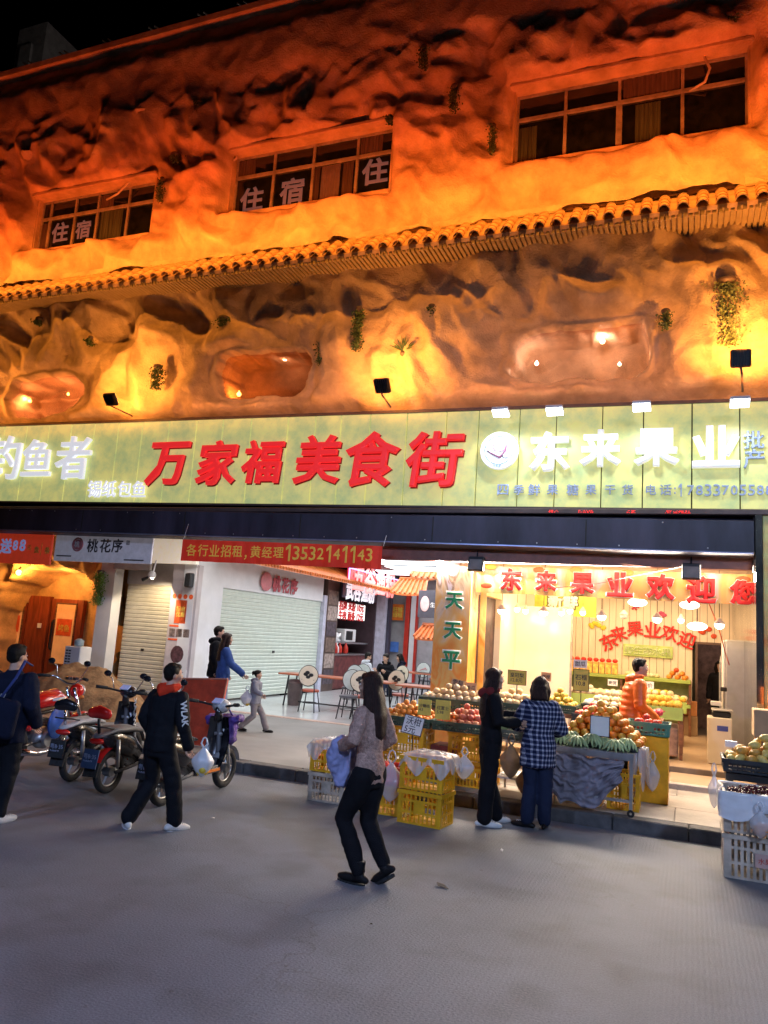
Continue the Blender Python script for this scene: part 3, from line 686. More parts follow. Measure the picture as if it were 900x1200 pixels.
# right pillar
bb(MB().bx(.85, .94, 11.9, 18.4, 0, 4.0), 'mirrored_pillar', mat('mirror_steel_strip', (.50, .48, .42), .12, .9, var=.3, scale=2))
M_rp = mat('green_orange_poster', (.62, .70, .25), .5, var=.3, scale=1.4, col2=(.85, .25, .04))
rp = bb(MB().bx(.95, 2.6, 11.95, 12.1, .9, 4.02), 'right_shop_poster', M_rp)
bb(MB().bx(.95, 2.6, 12.0, 12.1, .1, .9), 'right_wall_base', M_cream)
# ================================================================== fruit shop room
M_plank = mat('pale_wall_plank', (.80, .70, .58), .5, var=.05, scale=3, stretch=(3, 3, .5))
bw = bb(MB().bx(-3.5, 1.05, 18.52, 18.6, .2, 3.4), 'back_wall', M_seam)
dx0, dx1, dz1 = .16, .90, 2.22
x = -3.2
while x < .9:
    xe = min(x+.145, .94)
    if xe <= dx0+.01: MB().bx(x+.003, xe-.003, 18.46, 18.51, .3, 3.36).build('wall_plank', M_plank, bw)
    else: MB().bx(x+.003, xe-.003, 18.46, 18.51, dz1+.05, 3.36).build('wall_plank', M_plank, bw)
    x += .148
# doorway: real opening cannot be cut from the planks, so the back room stands open behind the frame
bw.data = MB().bx(-3.5, dx0-.02, 18.52, 18.6, .2, 3.4).bx(dx0-.02, 1.05, 18.52, 18.6, dz1+.03, 3.4).mesh('back_wall', M_seam)
fr = MB(); fr.bx(dx0-.05, dx0, 18.40, 18.6, .3, dz1+.05); fr.bx(dx1, dx1+.04, 18.40, 18.6, .3, dz1+.05); fr.bx(dx0, dx1, 18.40, 18.6, dz1, dz1+.05)
bb(fr, 'door_frame', mat('dark_door_frame', (.12, .07, .06), .5))
rm = MB(); rm.bx(-.4, 1.6, 20.3, 20.4, .2, 3); rm.bx(-.5, -.4, 18.6, 20.4, .2, 3); rm.bx(1.6, 1.7, 18.6, 20.4, .2, 3); rm.bx(-.5, 1.7, 18.6, 20.4, 2.9, 3)
bb(rm, 'back_room_walls', mat('dim_room_wall', (.30, .20, .18), .8, var=.3, scale=5))
bb(MB().bx(.95, 1.05, 12.1, 18.6, .2, 3.4), 'shop_right_wall', M_cream)
lamp('back_room_fill', 'POINT', (.5, 18.9, 2.75), 16, (1, .75, .6), size=.08)  # fill added to show the woman in the doorway
# printed mural
def print_mat(name, stops, seed, sc=2.2):
    m = bpy.data.materials.new(name); m.use_nodes = True; n, L, b = nodes(m)
    tc = n.new('ShaderNodeTexCoord'); sx = n.new('ShaderNodeSeparateXYZ'); L.new(tc.outputs['Object'], sx.inputs[0])
    nz = n.new('ShaderNodeTexNoise'); nz.inputs['Scale'].default_value = sc; nz.inputs['Detail'].default_value = 4; nz.inputs['Distortion'].default_value = 1.2
    mp = n.new('ShaderNodeMapping'); mp.inputs['Location'].default_value = (seed, seed*2, 0); mp.inputs['Scale'].default_value = (1.6, 1.6, .7); L.new(tc.outputs['Object'], mp.inputs[0]); L.new(mp.outputs[0], nz.inputs['Vector'])
    ma = n.new('ShaderNodeMath'); ma.operation = 'MULTIPLY_ADD'; ma.inputs[1].default_value = 1/3.4; L.new(sx.outputs[2], ma.inputs[0])
    mb_ = n.new('ShaderNodeMath'); mb_.operation = 'MULTIPLY_ADD'; mb_.inputs[1].default_value = .9; mb_.inputs[2].default_value = -.45; L.new(nz.outputs[0], mb_.inputs[0]); L.new(mb_.outputs[0], ma.inputs[2])
    cr = n.new('ShaderNodeValToRGB'); L.new(ma.outputs[0], cr.inputs[0]); e = cr.color_ramp.elements
    e[0].position, e[0].color = stops[0][0], (*stops[0][1], 1); e[1].position, e[1].color = stops[-1][0], (*stops[-1][1], 1)
    for p, c in stops[1:-1]: q = e.new(p); q.color = (*c, 1)
    L.new(cr.outputs[0], b.inputs['Base Color']); b.inputs['Roughness'].default_value = .4
    return m
M_mural = print_mat('orange_fruit_mural', [(.0, (.75, .45, .12)), (.25, (.85, .25, .03)), (.36, (.8, .5, .15)), (.45, (.88, .30, .04)), (.62, (.88, .50, .14)), (.76, (.82, .62, .42)), (.84, (.40, .24, .12)), (.89, (.72, .60, .62)), (1, (.75, .68, .70))], 3)
M_mural2 = print_mat('autumn_field_mural', [(.0, (.85, .35, .04)), (.4, (.9, .6, .15)), (.55, (.85, .3, .05)), (.75, (.9, .7, .3)), (1, (.8, .6, .4))], 8)
tp = bb(MB().bx(-3.97, -3.36, 12.38, 12.98, .0, 3.8), 'mural_pillar', M_mural)
M_green = mat('green_letter', (.02, .28, .12), .5); M_wht = mat('white_outline', (.85, .85, .82), .5)
for c, y0, y1, xs in (('天', 692, 716, (522, 543)), ('天', 727, 751, (520, 541)), ('平', 762, 785, (518, 539))):
    for (dd, m, Y, bo) in ((1.5, M_wht, 12.372, .05), (0, M_green, 12.362, .03)):
        ch(c, xs[0]-dd, xs[1]+dd, y0-dd, y1+dd, m, Y=Y, ext=.004, bold=bo, parent=None, name='lettering').parent = tp
ya = S(562, 740, -3.34).y; yb = S(580, 740, -3.34).y
bb(MB().bx(-3.35, -3.24, 12.98, ya, .2, 3.36), 'side_mural_wall', M_mural2)
bb(MB().bx(-3.35, -3.24, ya, yb, 2.75, 3.36), 'side_wall_head', M_mural2)
bb(MB().bx(-3.35, -3.24, yb, 18.5, .2, 3.36), 'side_wall_rear', M_cream)
bb(MB().bx(-3.9, -3.35, ya-.1, yb+.1, .2, 2.75).bx(-3.4, -3.352, ya, yb, .2, .9), 'dark_cupboard_recess', mat('dark_recess', (.09, .05, .05), .6, var=.3))
# hanging shop banner
bn = thing('shop_banner', 'printed landscape banner with large red welcome letters across the fruit shop front', 'banner', (-1.2, 12.42, 2.98))
M_ban = print_mat('sunset_field_print', [(.0, (.80, .25, .05)), (.60, (.85, .38, .12)), (.80, (.70, .42, .12)), (.87, (.52, .40, .16)), (.92, (.75, .45, .36)), (1, (.70, .52, .62))], 1, 1.0)
x0, x1 = W(558, 690, 12.42).x, .84
mb = MB(); N = 60; v = []; f = []
for i in range(N+1):
    x = x0+(x1-x0)*i/N; yy = .015*math.sin(i*.7)+.01*math.sin(i*1.9)
    v += [(x+1.2, yy, -.21-.012*abs(math.sin(i*.26))), (x+1.2, yy, .22)]
for i in range(N): f.append((2*i, 2*i+2, 2*i+3, 2*i+1))
mb.add(v, f); bc = mb.build('banner_cloth', M_ban, bn)
bc.data.transform(Matrix.Translation((0, 0, 2.98))); bc.location = (0, 0, -2.98)
M_rl = mat('bright_red_letter', (.70, .015, .015), .5)
for c, xa, xb, y0, y1 in (('东', 586, 612, 670, 688), ('来', 627, 653, 671, 691), ('果', 668, 697, 673, 694), ('业', 711, 742, 675, 695), ('欢', 757, 791, 678, 698), ('迎', 804, 840, 681, 702), ('您', 855, 888, 683, 705)):
    for (dd, m, Y, bo) in ((1, M_wht, 12.385, .06), (0, M_rl, 12.37, .05)):
        ch(c, xa-dd, xb+dd, y0-dd, y1+dd, m, Y=Y, ext=.004, bold=bo, parent=bn)
for (px, py, c) in ((570, 686, (.7, .1, .03)), (632, 668, (.7, .12, .03)), (735, 671, (.85, .35, .08)), (575, 664, (.55, .5, .1)), (871, 679, (.7, .12, .03)), (675, 668, (.85, .3, .08))):
    q = W(px, py, 12.40)-bn.location; MB().ell(q, (.10, .005, .05), 14, 6).build('printed_fruit', mat('printed_fruit_%d' % px, c, .6), bn, True)
# back wall lettering
for c, cx, cy, r in (('东', 713, 752, -28), ('来', 725, 743, -18), ('果', 744, 737, -8), ('业', 765, 738, 2), ('欢', 785, 742, 14), ('迎', 805, 750, 18)):
    q = W(cx, cy, 18.43); o = txt(c, .3, M_rl, None, q, width=.36, height=.36, ext=.015, bold=.02, name='lettering', roty=R(r)); o.parent = B; o.location = q-B.location
gs = W(759, 763, 18.40)
gsn = thing('green_wall_sign', 'yellow green outlined character sign on the plank wall under the arched red letters', 'sign', gs)
MB().box((0, 0.02, 0), (1.05, .02, .26), None, .005).build('sign_board', mat('pale_green_board', (.50, .66, .22), .5), gsn)
txt('野生态水果', .2, M_wht, gsn, (0, .0, 0), width=.98, height=.19, ext=.006, bold=.03)
txt('野生态水果', .2, mat('lime_letter', (.30, .50, .06), .5), gsn, (0, -.008, 0), width=.96, height=.175, ext=.003)
ys = W(662, 706, 16.2)
ysn = thing('yellow_green_poster', 'yellow green poster with outlined dark characters high above the cream board', 'poster', ys)
MB().box((0, .02, 0), (1.25, .015, .55)).build('poster_sheet', mat('lime_poster', (.62, .70, .10), .5, var=.2, scale=3), ysn)
txt('新鲜', .25, M_wht, ysn, (-.05, 0, .02), width=.62, height=.30, ext=.004, bold=.05); txt('新鲜', .25, M_black, ysn, (-.05, .006, .02), width=.66, height=.33, ext=.002, bold=.07)
q = W(668, 733, 16.19)-ys
txt('日\n上', .2, M_black, ysn, (q.x, -.004, q.z), width=.14, height=.42, ext=.004, bold=.06)
for (px, py, s_, c, lb) in ((700, 733, .16, (.75, .65, .05), 'yellow lemon bunch print on the plank wall left of the red letters'), (745, 712, .08, (.6, .05, .1), 'small dark red cherry print on the plank wall'), (777, 720, .11, (.6, .08, .2), 'pink grape print beside the middle pendant lamp'), (829, 741, .17, (.7, .08, .02), 'red pepper print on the wall above the doorway')):
    t = thing('wall_print', lb, 'wall decoration', W(px, py, 18.44)); m = mat('print_%d' % px, c, .5, var=.2, scale=20); mb = MB()
    for k in range(7): mb.ell((random.uniform(-s_, s_)*.9, 0, random.uniform(-s_, s_)*.5), (s_*.36, .01, s_*.32), 10, 6)
    mb.build('printed_fruit', m, t, True)
# cream board and shelves
q0, q1 = W(598, 820, 15.5), W(664, 718, 15.5)
t = thing('cream_partition_board', 'tall glossy cream board standing behind the fruit stalls', 'board', ((q0.x+q1.x)/2, 15.5, .3))
MB().bx(-.62, .62, -.02, .02, .02, 2.42, .008).build('board_panel', mat('glossy_cream', (.85, .80, .66), .15, var=.02, spec=.6), t)
MB().bx(-.655, -.622, -.03, .03, .0, 2.44).bx(.622, .655, -.03, .03, .0, 2.44).build('board_frame', M_alu, t)
M_gshelf = mat('lime_shelf_paint', (.36, .50, .12), .5, var=.05)
sh = thing('wall_shelf', 'lime green shelf unit along the plank wall of the fruit shop', 'shelf', (-1.3, 18.0, .3))
for z in (1.12, .62): MB().bx(-1.45, 1.32, -.35, .40, z-.05, z+.02, .005).build('shelf_board', M_gshelf, sh)
for x in (-1.43, -.1, 1.28): MB().bx(x, x+.05, -.3, .4, 0, 1.12).build('shelf_post', M_wood, sh)
MB().bx(-1.40, 1.28, .36, .40, .1, 1.1).build('shelf_back', mat('pale_green_panel', (.55, .62, .30), .5), sh)
# pendants and ceiling lamps
pl = mat('lit_bulb', (1, .95, .85), .3, emis=(1, .90, .74), es=9, lights=False)
def pendant(px, py, Y, lb, lit=True, sc=1.0, r=.055):
    q = W(px, py, Y); t = thing('pendant_lamp', lb, 'pendant lamp', q, 0, 'pendant lamps in the fruit shop')
    MB().lathe([(.0, .11), (.02, .105), (.035, .08), (.07, .045), (.082, .022), (.078, .020)], 16).build('lamp_shade', mat('pale_lamp_shade', (.75, .62, .5), .4), t, True)
    MB().ell((0, 0, 0), (r*1.25, r*1.25, r), 14, 8).build('bulb', pl if lit else M_white, t, True)
    MB().tube([(0, 0, .12), (0, 0, 3.36-q.z)], .006, 5).build('cord', M_brown, t)
    if sc < 1: t.scale = (.75, .75, 1)
    if lit and sc: lamp('pendant_light', 'POINT', (q.x, q.y, q.z-.12), 20*sc, (1, .70, .40), size=.08)
pendant(588, 716, 12.75, 'lit pendant lamp first from the left in the front row'); pendant(637, 718, 12.75, 'lit pendant lamp second from the left in the front row')
pendant(705, 723, 12.75, 'lit pendant lamp in the middle of the front row'); pendant(770, 726, 12.75, 'lit pendant lamp below the fifth red banner letter'); pendant(843, 733, 12.75, 'lit pendant lamp first from the right in the front row')
for px, py, lb in ((561, 711, 'small lit lamp at far left beside the mural wall'), (574, 710, 'small lit lamp left of the first front pendant lamp'), (606, 714, 'small lit lamp right of the first front pendant lamp'), (616, 716, 'small lit lamp left of the second front pendant lamp'), (658, 718, 'small lit lamp before the yellow green poster'), (668, 716, 'small lit lamp under the yellow green poster'), (683, 718, 'small lit lamp right of the yellow green poster'), (798, 727, 'lit rear pendant lamp between the two right front lamps')):
    pendant(px, py, 14.6, lb, True, .35)
pendant(731, 722, 14.6, 'unlit glass pendant lamp between two lit front lamps', False)
for px, py, lb in ((747, 706, 'left oval LED lamp high under the shop ceiling'), (808, 709, 'right oval LED lamp high under the shop ceiling'), (817, 734, 'small blurred LED lamp at the back of the shop')):
    q = W(px, py, 14.2); t = thing('ceiling_lamp', lb, 'ceiling lamp', q); MB().ell((0, 0, 0), (.16, .10, .07), 16, 8).build('lamp_globe', pl, t, True)
    MB().tube([(0, 0, .05), (0, 0, 3.36-q.z)], .012, 6).build('stem', M_brown, t)
lamp('fruit_shop_light', 'AREA', (-1.2, 15.6, 3.30), 240, (1, .66, .36), (-1.2, 15.6, 0), 3.4, 4.6)
lamp('shop_front_light', 'AREA', (-1.4, 12.25, 3.18), 600, (1, .84, .66), (-1.7, 7.2, 0), 4.6, .25)
# floodlights under the lintel
for (px, py, lb, rz) in ((558, 661, 'small black floodlight under the lintel left of the banner', 0), (810, 670, 'black square floodlight hanging in front of the banner', 0)):
    q = W(px, py, 12.1); t = thing('floodlight', lb, 'floodlight', q, rz)
    MB().box((0, 0, 0), (.26, .08, .24), (R(-12), 0, 0), .012).build('lamp_housing', M_black, t)
    MB().box((0, -.044, -.01), (.21, .01, .17), (R(-12), 0, 0)).build('lamp_lens', mat('grey_lens', (.30, .27, .25), .2), t)
    MB().tube([(0, .03, .12), (0, .1, .3)], .012, 6).build('bracket', M_black, t)
q = W(670, 650, 12.1)
mb = MB(); mb.tube([W(810, 662, 12.1), W(760, 672, 12.2), W(700, 684, 12.3), W(640, 690, 12.35)], .005, 5); tag(mb.build('hanging_cable', M_black), 'thin dark cable slung from the floodlight across the banner', 'cable')
mb = MB(); mb.tube([W(828, 700, 12.6), W(842, 735, 13), W(850, 765, 14), W(858, 790, 15)], .008, 5); tag(mb.build('hanging_cable', M_redorg), 'red brown cable hanging down before the back doorway', 'cable')
# downlight at the left of the fruit shop
q = W(519, 653, 12.5); t = thing('ceiling_lamp', 'bright white downlight at the top of the mural pillar', 'ceiling lamp', q); MB().ell((0, 0, 0), (.07, .07, .05), 14, 8).build('lamp_globe', pl, t, True); MB().lathe([(.09, .03), (.09, .12), (.05, .16)], 16).build('lamp_ring', M_white, t)
lamp('pillar_downlight', 'POINT', (q.x, q.y-.15, q.z-.15), 30, (1, .88, .75), size=.05)
# refrigerator, scale counter, right side
q = W(878, 810, 14.6)
t = thing('tall_fridge', 'tall grey steel fridge cabinet beside the mirrored pillar', 'fridge', (.68, 14.9, .3))
MB().bx(-.12, .22, -.35, .35, .05, 1.98, .02).build('cabinet', mat('grey_steel_panel', (.50, .50, .52), .35, .5, var=.06), t)
MB().bx(-.155, -.122, -.34, .34, .08, 1.96, .01).build('door', M_white, t); MB().tube([(-.18, -.26, .7), (-.2, -.26, .9), (-.2, -.26, 1.5), (-.18, -.26, 1.7)], .014, 6).build('handle', M_steel, t)
t = thing('scale_counter', 'white cabinet with a blue label and a weighing scale on top near the doorway', 'counter', (.47, 14.0, .3))
MB().bx(-.20, .16, -.25, .25, 0, .72, .012).build('cabinet', M_cream, t); MB().bx(-.06, .10, -.256, -.25, .52, .60).build('blue_label', mat('blue_label', (.05, .08, .4), .5), t)
s_ = thing('weighing_scale', 'dark weighing scale with pole display on the white cabinet', 'scale', (.50, 14.0, 1.02))
MB().bx(-.16, .12, -.16, .16, 0, .09, .02).build('scale_body', M_black, s_); MB().bx(-.17, .15, -.18, .18, .10, .13, .01).build('scale_pan', M_steel, s_)
MB().tube([(.02, .14, .1), (.02, .14, .42)], .018, 8).build('display_pole', M_steel, s_); MB().box((.02, .13, .44), (.10, .04, .07), None, .01).build('display', M_black, s_)
t = MB().box((-.02, -.02, .17), (.16, .12, .07), None, .01).build('paper_box', M_paper, None, loc=(.42, 14.0, 1.06)); tag(t, 'small white box lying on the weighing scale', 'box')
p = W(896, 845, 11.2)
t = thing('cardboard_carton', 'pale carton standing right of the mirrored pillar', 'carton', (p.x+.12, 11.3, p.z-.2)); MB().bx(-.25, .35, -.2, .2, 0, .34, .008).build('carton_body', M_carton, t); MB().bx(-.22, .3, -.18, .18, -.96, -.002).build('crate_below', M_wood, t)
t = thing('orange_box', 'small orange box on the carton at the right edge', 'box', (p.x+.14, 11.35, p.z+.142)); MB().bx(-.08, .3, -.12, .12, 0, .24, .008).build('box_body', mat('orange_box', (.85, .22, .03), .5), t)
# ================================================================== left shops
bb(MB().bx(-12.92, -12.50, 14.45, 14.75, .1, 3.8), 'white_column', M_white)
bb(MB().bx(-12.5, -10.95, 14.9, 15.0, 2.75, 3.8), 'shutter_header', mat('grey_header', (.42, .40, .40), .6, var=.08))
bb(MB().bx(-11.45, -10.2, 14.33, 14.44, 3.22, 3.79), 'white_header', mat('white_header_glow', (.85, .80, .70), .5, emis=(1, .86, .66), es=.35, lights=False))  # header beam, its lit look put in as emission
bb(MB().bx(-12.49, -11.46, 14.36, 14.44, 3.05, 3.79), 'grey_panel', MATS['grey_header'])
def shutter(axis, a0, a1, z0, z1, off, m, name, pitch=.075):
    mb = MB(); z = z0; v = []; k = 0
    prof = []
    while z < z1:
        prof += [(z, 0), (z+pitch*.2, .012), (z+pitch*.75, .012), (z+pitch*.92, 0)]; z += pitch
    for (zz, d) in prof:
        if axis == 'Y': v += [(a0, off-d, zz), (a1, off-d, zz)]
        else: v += [(off+d, a0, zz), (off+d, a1, zz)]
    n_ = len(prof); mb.add(v, [(2*i, 2*i+1, 2*i+3, 2*i+2) for i in range(n_-1)])
    if axis == 'Y': mb.bx(a0, a1, off-.03, off+.01, z0-.02, z0+.05)
    else: mb.bx(off-.01, off+.03, a0, a1, z0-.02, z0+.05)
    o = bb(mb, name, m); return o
M_sh1 = mat('cream_shutter_slat', (.62, .56, .44), .45, .2, var=.05); M_sh2 = mat('pale_green_shutter_slat', (.62, .68, .60), .4, .15, var=.04)
shutter('Y', -12.5, -10.95, .15, 2.75, 14.96, M_sh1, 'roller_shutter', .095)
bb(MB().bx(-11.9, -11.82, 14.92, 14.935, 1.2, 1.26), 'shutter_lock', M_black)
pw = bb(MB().bx(-10.94, -10.24, 14.55, 14.7, .14, 3.22), 'poster_wall', mat('pinkish_poster_wall', (.52, .47, .48), .6, var=.08, scale=2))
def on(parent_thing, o): return o
pst = thing('menu_poster', 'tall pinkish poster with red circles and food pictures beside the cream shutter', 'poster', (-10.6, 14.53, 1.9))
MB().bx(-.31, .31, -.004, .004, -1.0, .95).build('poster_sheet', mat('poster_pink_grey', (.60, .52, .52), .6, var=.08), pst)
MB().bx(-.16, .14, -.010, -.005, .0, .52).build('orange_sheet', mat('orange_red_sheet', (.90, .13, .03), .5), pst)
for k in range(4): MB().lathe([(.055, 0), (.055, .006)], 16, Matrix.Translation((-.22+k*.15, -.006, .60)) @ Matrix.Rotation(R(90), 4, 'X')).build('red_circle', MATS['orange_red_sheet'], pst)
for z in (-.06, -.36): MB().bx(-.27, .29, -.009, -.005, z-.02, z+.02).build('red_band', MATS['orange_red_sheet'], pst)
for k in range(3): MB().bx(-.26+k*.19, -.1+k*.19, -.010, -.005, -.30, -.12).build('food_picture', mat('food_picture', (.30, .22, .2), .5, var=.35, scale=14), pst)
txt('招商\n优惠', .2, mat('yellow_print', (.9, .6, .1), .5), pst, (-.01, -.013, .26), width=.24, height=.36, ext=.002, bold=.02)
MB().ell((.02, -.008, -.68), (.18, .006, .2), 18, 8).build('dark_portrait', mat('dark_print', (.12, .05, .06), .6, var=.3, scale=12), pst, True)
t = thing('wall_lamp', 'small round lamp shining on the cream roller shutter', 'lamp', W(178, 674, 14.2)); MB().ell((0, 0, 0), (.10, .08, .10), 14, 8).build('lamp_globe', M_white, t, True); MB().tube([(0, .03, .05), (0, .1, .35)], .02, 6).build('arm', M_white, t); MB().tube([(-.06, -.03, -.05), (-.2, -.05, -.12)], [.03, .05], 8).build('lamp_head', M_black, t)
lamp('shutter_spot', 'SPOT', W(178, 678, 14.1), 120, (1, .80, .52), (-11.6, 15, 1.5), .04, spot=R(110), blend=.3)
q = W(222, 680, 14.4); t = thing('wall_speaker', 'small black speaker high beside the white side wall', 'speaker', q); MB().box((0, 0, 0), (.17, .15, .32), None, .02).build('speaker_body', M_black, t); MB().box((0, -.08, 0), (.13, .01, .27)).build('speaker_grille', M_rubber, t)
# hanging signs of the left shops
def flatsign(x0, x1, y0, y1, Y, m, lb, name='hanging_sign', th=.05):
    a, b_ = W(x0, (y0+y1)/2, Y), W(x1, (y0+y1)/2, Y); z1, z0 = W((x0+x1)/2, y0, Y).z, W((x0+x1)/2, y1, Y).z
    t = thing(name, lb, 'sign', ((a.x+b_.x)/2, Y, (z0+z1)/2)); MB().box((0, th/2, 0), (b_.x-a.x, th, z1-z0), None, .006).build('sign_board', m, t)
    t['w'] = b_.x-a.x; t['h'] = z1-z0; return t
wsn = flatsign(64, 178, 628, 659, 12.3, mat('cool_white_sign', (.62, .60, .66), .5, emis=(.7, .68, .8), es=.12, lights=False), 'white hanging sign with pink peach emblem and three dark characters')
M_ink = mat('dark_ink', (.05, .04, .05), .6); M_pk = mat('pink_emblem', (.62, .20, .22), .5)
for c, xa in zip('桃花序', (102, 117, 131)): ch(c, xa, xa+13, 632, 647, M_ink, Y=12.292, ext=.004, bold=.02, parent=wsn)
q = W(91, 638, 12.29)-wsn.location
MB().torus(q, .13, .018, 24, 5).ell(q, (.11, .006, .11), 16, 6).build('peach_emblem', M_pk, wsn, True)
txt('桃', .12, M_wht, wsn, (q.x, q.y-.02, q.z), width=.13, height=.13, ext=.003)
txt('甜', .08, M_ink, wsn, (W(150, 636, 12.29)-wsn.location), width=.09, height=.12, ext=.003)
for (xa, xb, yy) in ((66, 83, 651), (145, 168, 656)):
    a, b_ = W(xa, yy, 12.285)-wsn.location, W(xb, yy, 12.285)-wsn.location; MB().bx(a.x, b_.x, a.y, a.y+.01, a.z-.012, a.z+.012).build('small_print_line', M_ink, wsn)
rsn = flatsign(-40, 60, 625, 660, 12.3, mat('lit_red_sign', (.60, .06, .03), .5, emis=(1, .08, .03), es=.22, lights=False), 'red hanging sign with blue number eighty eight and yellow characters')
ch('送', -2+2, 14, 630, 650, mat('blue_white_letter', (.35, .42, .75), .5, emis=(.4, .5, 1), es=.25, lights=False), Y=12.288, ext=.006, bold=.04, parent=rsn)
for c, xa, xb, y0, y1, m in (('8', 15, 22, 629, 649, 0), ('8', 23, 31, 629, 649, 0), ('元', 32, 38, 636, 648, 1), ('鱼', 40, 47, 638, 650, 1), ('/', 48, 50, 636, 651, 1), ('条', 52, 60, 638, 652, 1)):
    ch(c, xa, xb-1, y0, y1, MATS['blue_white_letter'] if m == 0 else MATS['yellow_print'], Y=12.288, ext=.006, bold=.03, parent=rsn)
# red recruitment banner
bnr = thing('red_banner', 'long red cloth banner with yellow characters and a phone number', 'banner', (-6.8, 11.72, 3.25))
za, zb = W(214, 632, 11.72), W(448, 640, 11.72); zc, zd = W(213, 657, 11.72), W(444, 667, 11.72)
N = 70; v = []; f = []
for i in range(N+1):
    t_ = i/N; yy = .012*math.sin(i*.55)+.008*math.sin(i*1.37+1)
    x = za.x+(zb.x-za.x)*t_; v += [(x+6.8, yy, zc.z+(zd.z-zc.z)*t_-3.25), (x+6.8, yy, za.z+(zb.z-za.z)*t_-3.25)]
for i in range(N): f.append((2*i, 2*i+2, 2*i+3, 2*i+1))
MB().add(v, f).build('banner_cloth', mat('red_banner_cloth', (.62, .03, .012), .7, var=.12, scale=3, emis=(1, .05, .02), es=.16, lights=False), bnr)  # cloth given a glow of its own to look brighter
M_yl = mat('golden_banner_letter', (.85, .55, .08), .6, emis=(1, .6, .1), es=.12, lights=False)  # letters glow along with the cloth, though no lamp
bt = '各行业招租，黄经理13532141143'; xx = 218.0
for c in bt:
    cjk = ord(c) > 255; wd = 13.4 if c != '，' else 8; wd = wd if cjk else 9.2
    t_ = (xx-214)/234; yt = 633+t_*6; yb_ = 655+t_*7
    if c == '，': ch(c, xx+1, xx+4, yb_-7, yb_-1, M_yl, Y=11.69, ext=.003, bold=.01, parent=bnr)
    else: ch(c, xx+(1.5 if c == '1' else .4), xx+wd-(2.2 if c == '1' else 1), yt+2, yb_-1, M_yl, Y=11.69, ext=.003, bold=.012, parent=bnr)
    xx += wd if cjk else 9.5
mb = MB()
for (a, b_) in ((za, 3.75), (zb, 3.6)): mb.tube([(a.x+6.8+.02, .0, a.z-3.25), (a.x+6.8+.02, .1, b_-3.25)], .004, 4)
mb.build('tie_string', M_white, bnr)
# cave restaurant front -----------------------------------------------------
M_cave = mat('cave_render', (.70, .40, .16), .85, var=.2, scale=2, bump=.5, bscale=25)
def cave():
    nx, nz = 90, 70; xs = np.linspace(-17.5, -12.9, nx); zs = np.linspace(.1, 3.9, nz); X, Z = np.meshgrid(xs, zs)
    e = np.hypot((X+14.75)/1.9, np.maximum(Z-1.45, 0)/1.62)-1+.05*gn(X*3, Z*3, 50)
    d = .22*ridge(gn(X*1.4, Z*1.1, 51))+.12*gn(X*3, Z*2.5, 52)
    Y = 14.9-d+sstep(.03, -.06, e)*1.1
    V = np.stack([X, Y, Z], -1).reshape(-1, 3); I = (np.arange(nz-1)[:, None]*nx+np.arange(nx-1)[None])
    keep = (e[:-1, :-1] > -.12).ravel(); I = I.ravel()[keep]
    me = bpy.data.meshes.new('cave'); me.from_pydata(V.tolist(), [], np.stack([I, I+1, I+nx+1, I+nx], 1).tolist()); me.polygons.foreach_set('use_smooth', [True]*len(me.polygons)); me.materials.append(M_cave)
    inst('cave_front', me, B, (6, -12.2, 0))
cave()
YD = 15.7
bb(MB().bx(-19.5, -12.6, YD+.12, YD+.2, 0, 3.9), 'cave_inner_wall', M_cave)
M_dw = mat('dark_red_door_wood', (.30, .055, .02), .45, var=.25, scale=3, stretch=(4, 4, .6))
M_dg = mat('lit_orange_door_glass', (.85, .42, .16), .25, var=.15, scale=3, emis=(1, .40, .12), es=.22, lights=False)
def door(x0, x1, ytop, lb, glass):
    a, b_ = W(x0, 760, YD), W(x1, 760, YD); zt = W((x0+x1)/2, ytop, YD).z
    d = bb(MB().bx(a.x, b_.x, YD-.02, YD+.10, .15, zt), 'door', M_dw)
    if glass:
        ga, gb = W(glass[0], 760, YD).x, W(glass[1], 760, YD).x; g1, g0 = W((x0+x1)/2, glass[2], YD).z, W((x0+x1)/2, glass[3], YD).z
        MB().bx(ga, gb, YD-.035, YD-.022, g0, g1).build('door_glass', M_dg, d)
        fr_ = MB(); 
        for (p_, q_, r_, s_) in ((ga-.04, ga, g0-.04, g1+.04), (gb, gb+.04, g0-.04, g1+.04), (ga, gb, g0-.04, g0), (ga, gb, g1, g1+.04)): fr_.bx(p_, q_, YD-.045, YD-.02, r_, s_)
        fr_.build('glass_frame', M_wood, d)
        MB().bx(ga+.06, gb-.06, YD-.042, YD-.037, (g0+g1)/2-.05, (g0+g1)/2+.38).build('red_poster', MATS['orange_red_sheet'], d)
        txt('烤鱼', .2, MATS['yellow_print'], d, ((ga+gb)/2, YD-.046, (g0+g1)/2+.15), width=(gb-ga)*.6, ext=.002)
    return d
door(-45, -14, 700, '', None); door(-14, 25, 698, '', (-6, 22, 704, 770)); door(27, 52, 698, '', None); door(55, 92, 702, '', (62, 84, 708, 778))
hd = MB(); q = W(60, 745, YD-.08); hd.tube([(q.x, YD-.05, 1.0), (q.x, YD-.10, 1.05), (q.x, YD-.10, 1.7), (q.x, YD-.05, 1.75)], .03, 6); bb(hd, 'door_pull', M_black)
bb(MB().box(W(46, 733, YD-.03), (.12, .02, .12)), 'door_notice', M_paper)
lamp('cave_lamp', 'POINT', W(25, 672, 14.55), 60, (1, .48, .12), size=.08); lamp('cave_lamp', 'POINT', W(78, 680, 15.2), 26, (1, .52, .16), size=.08)
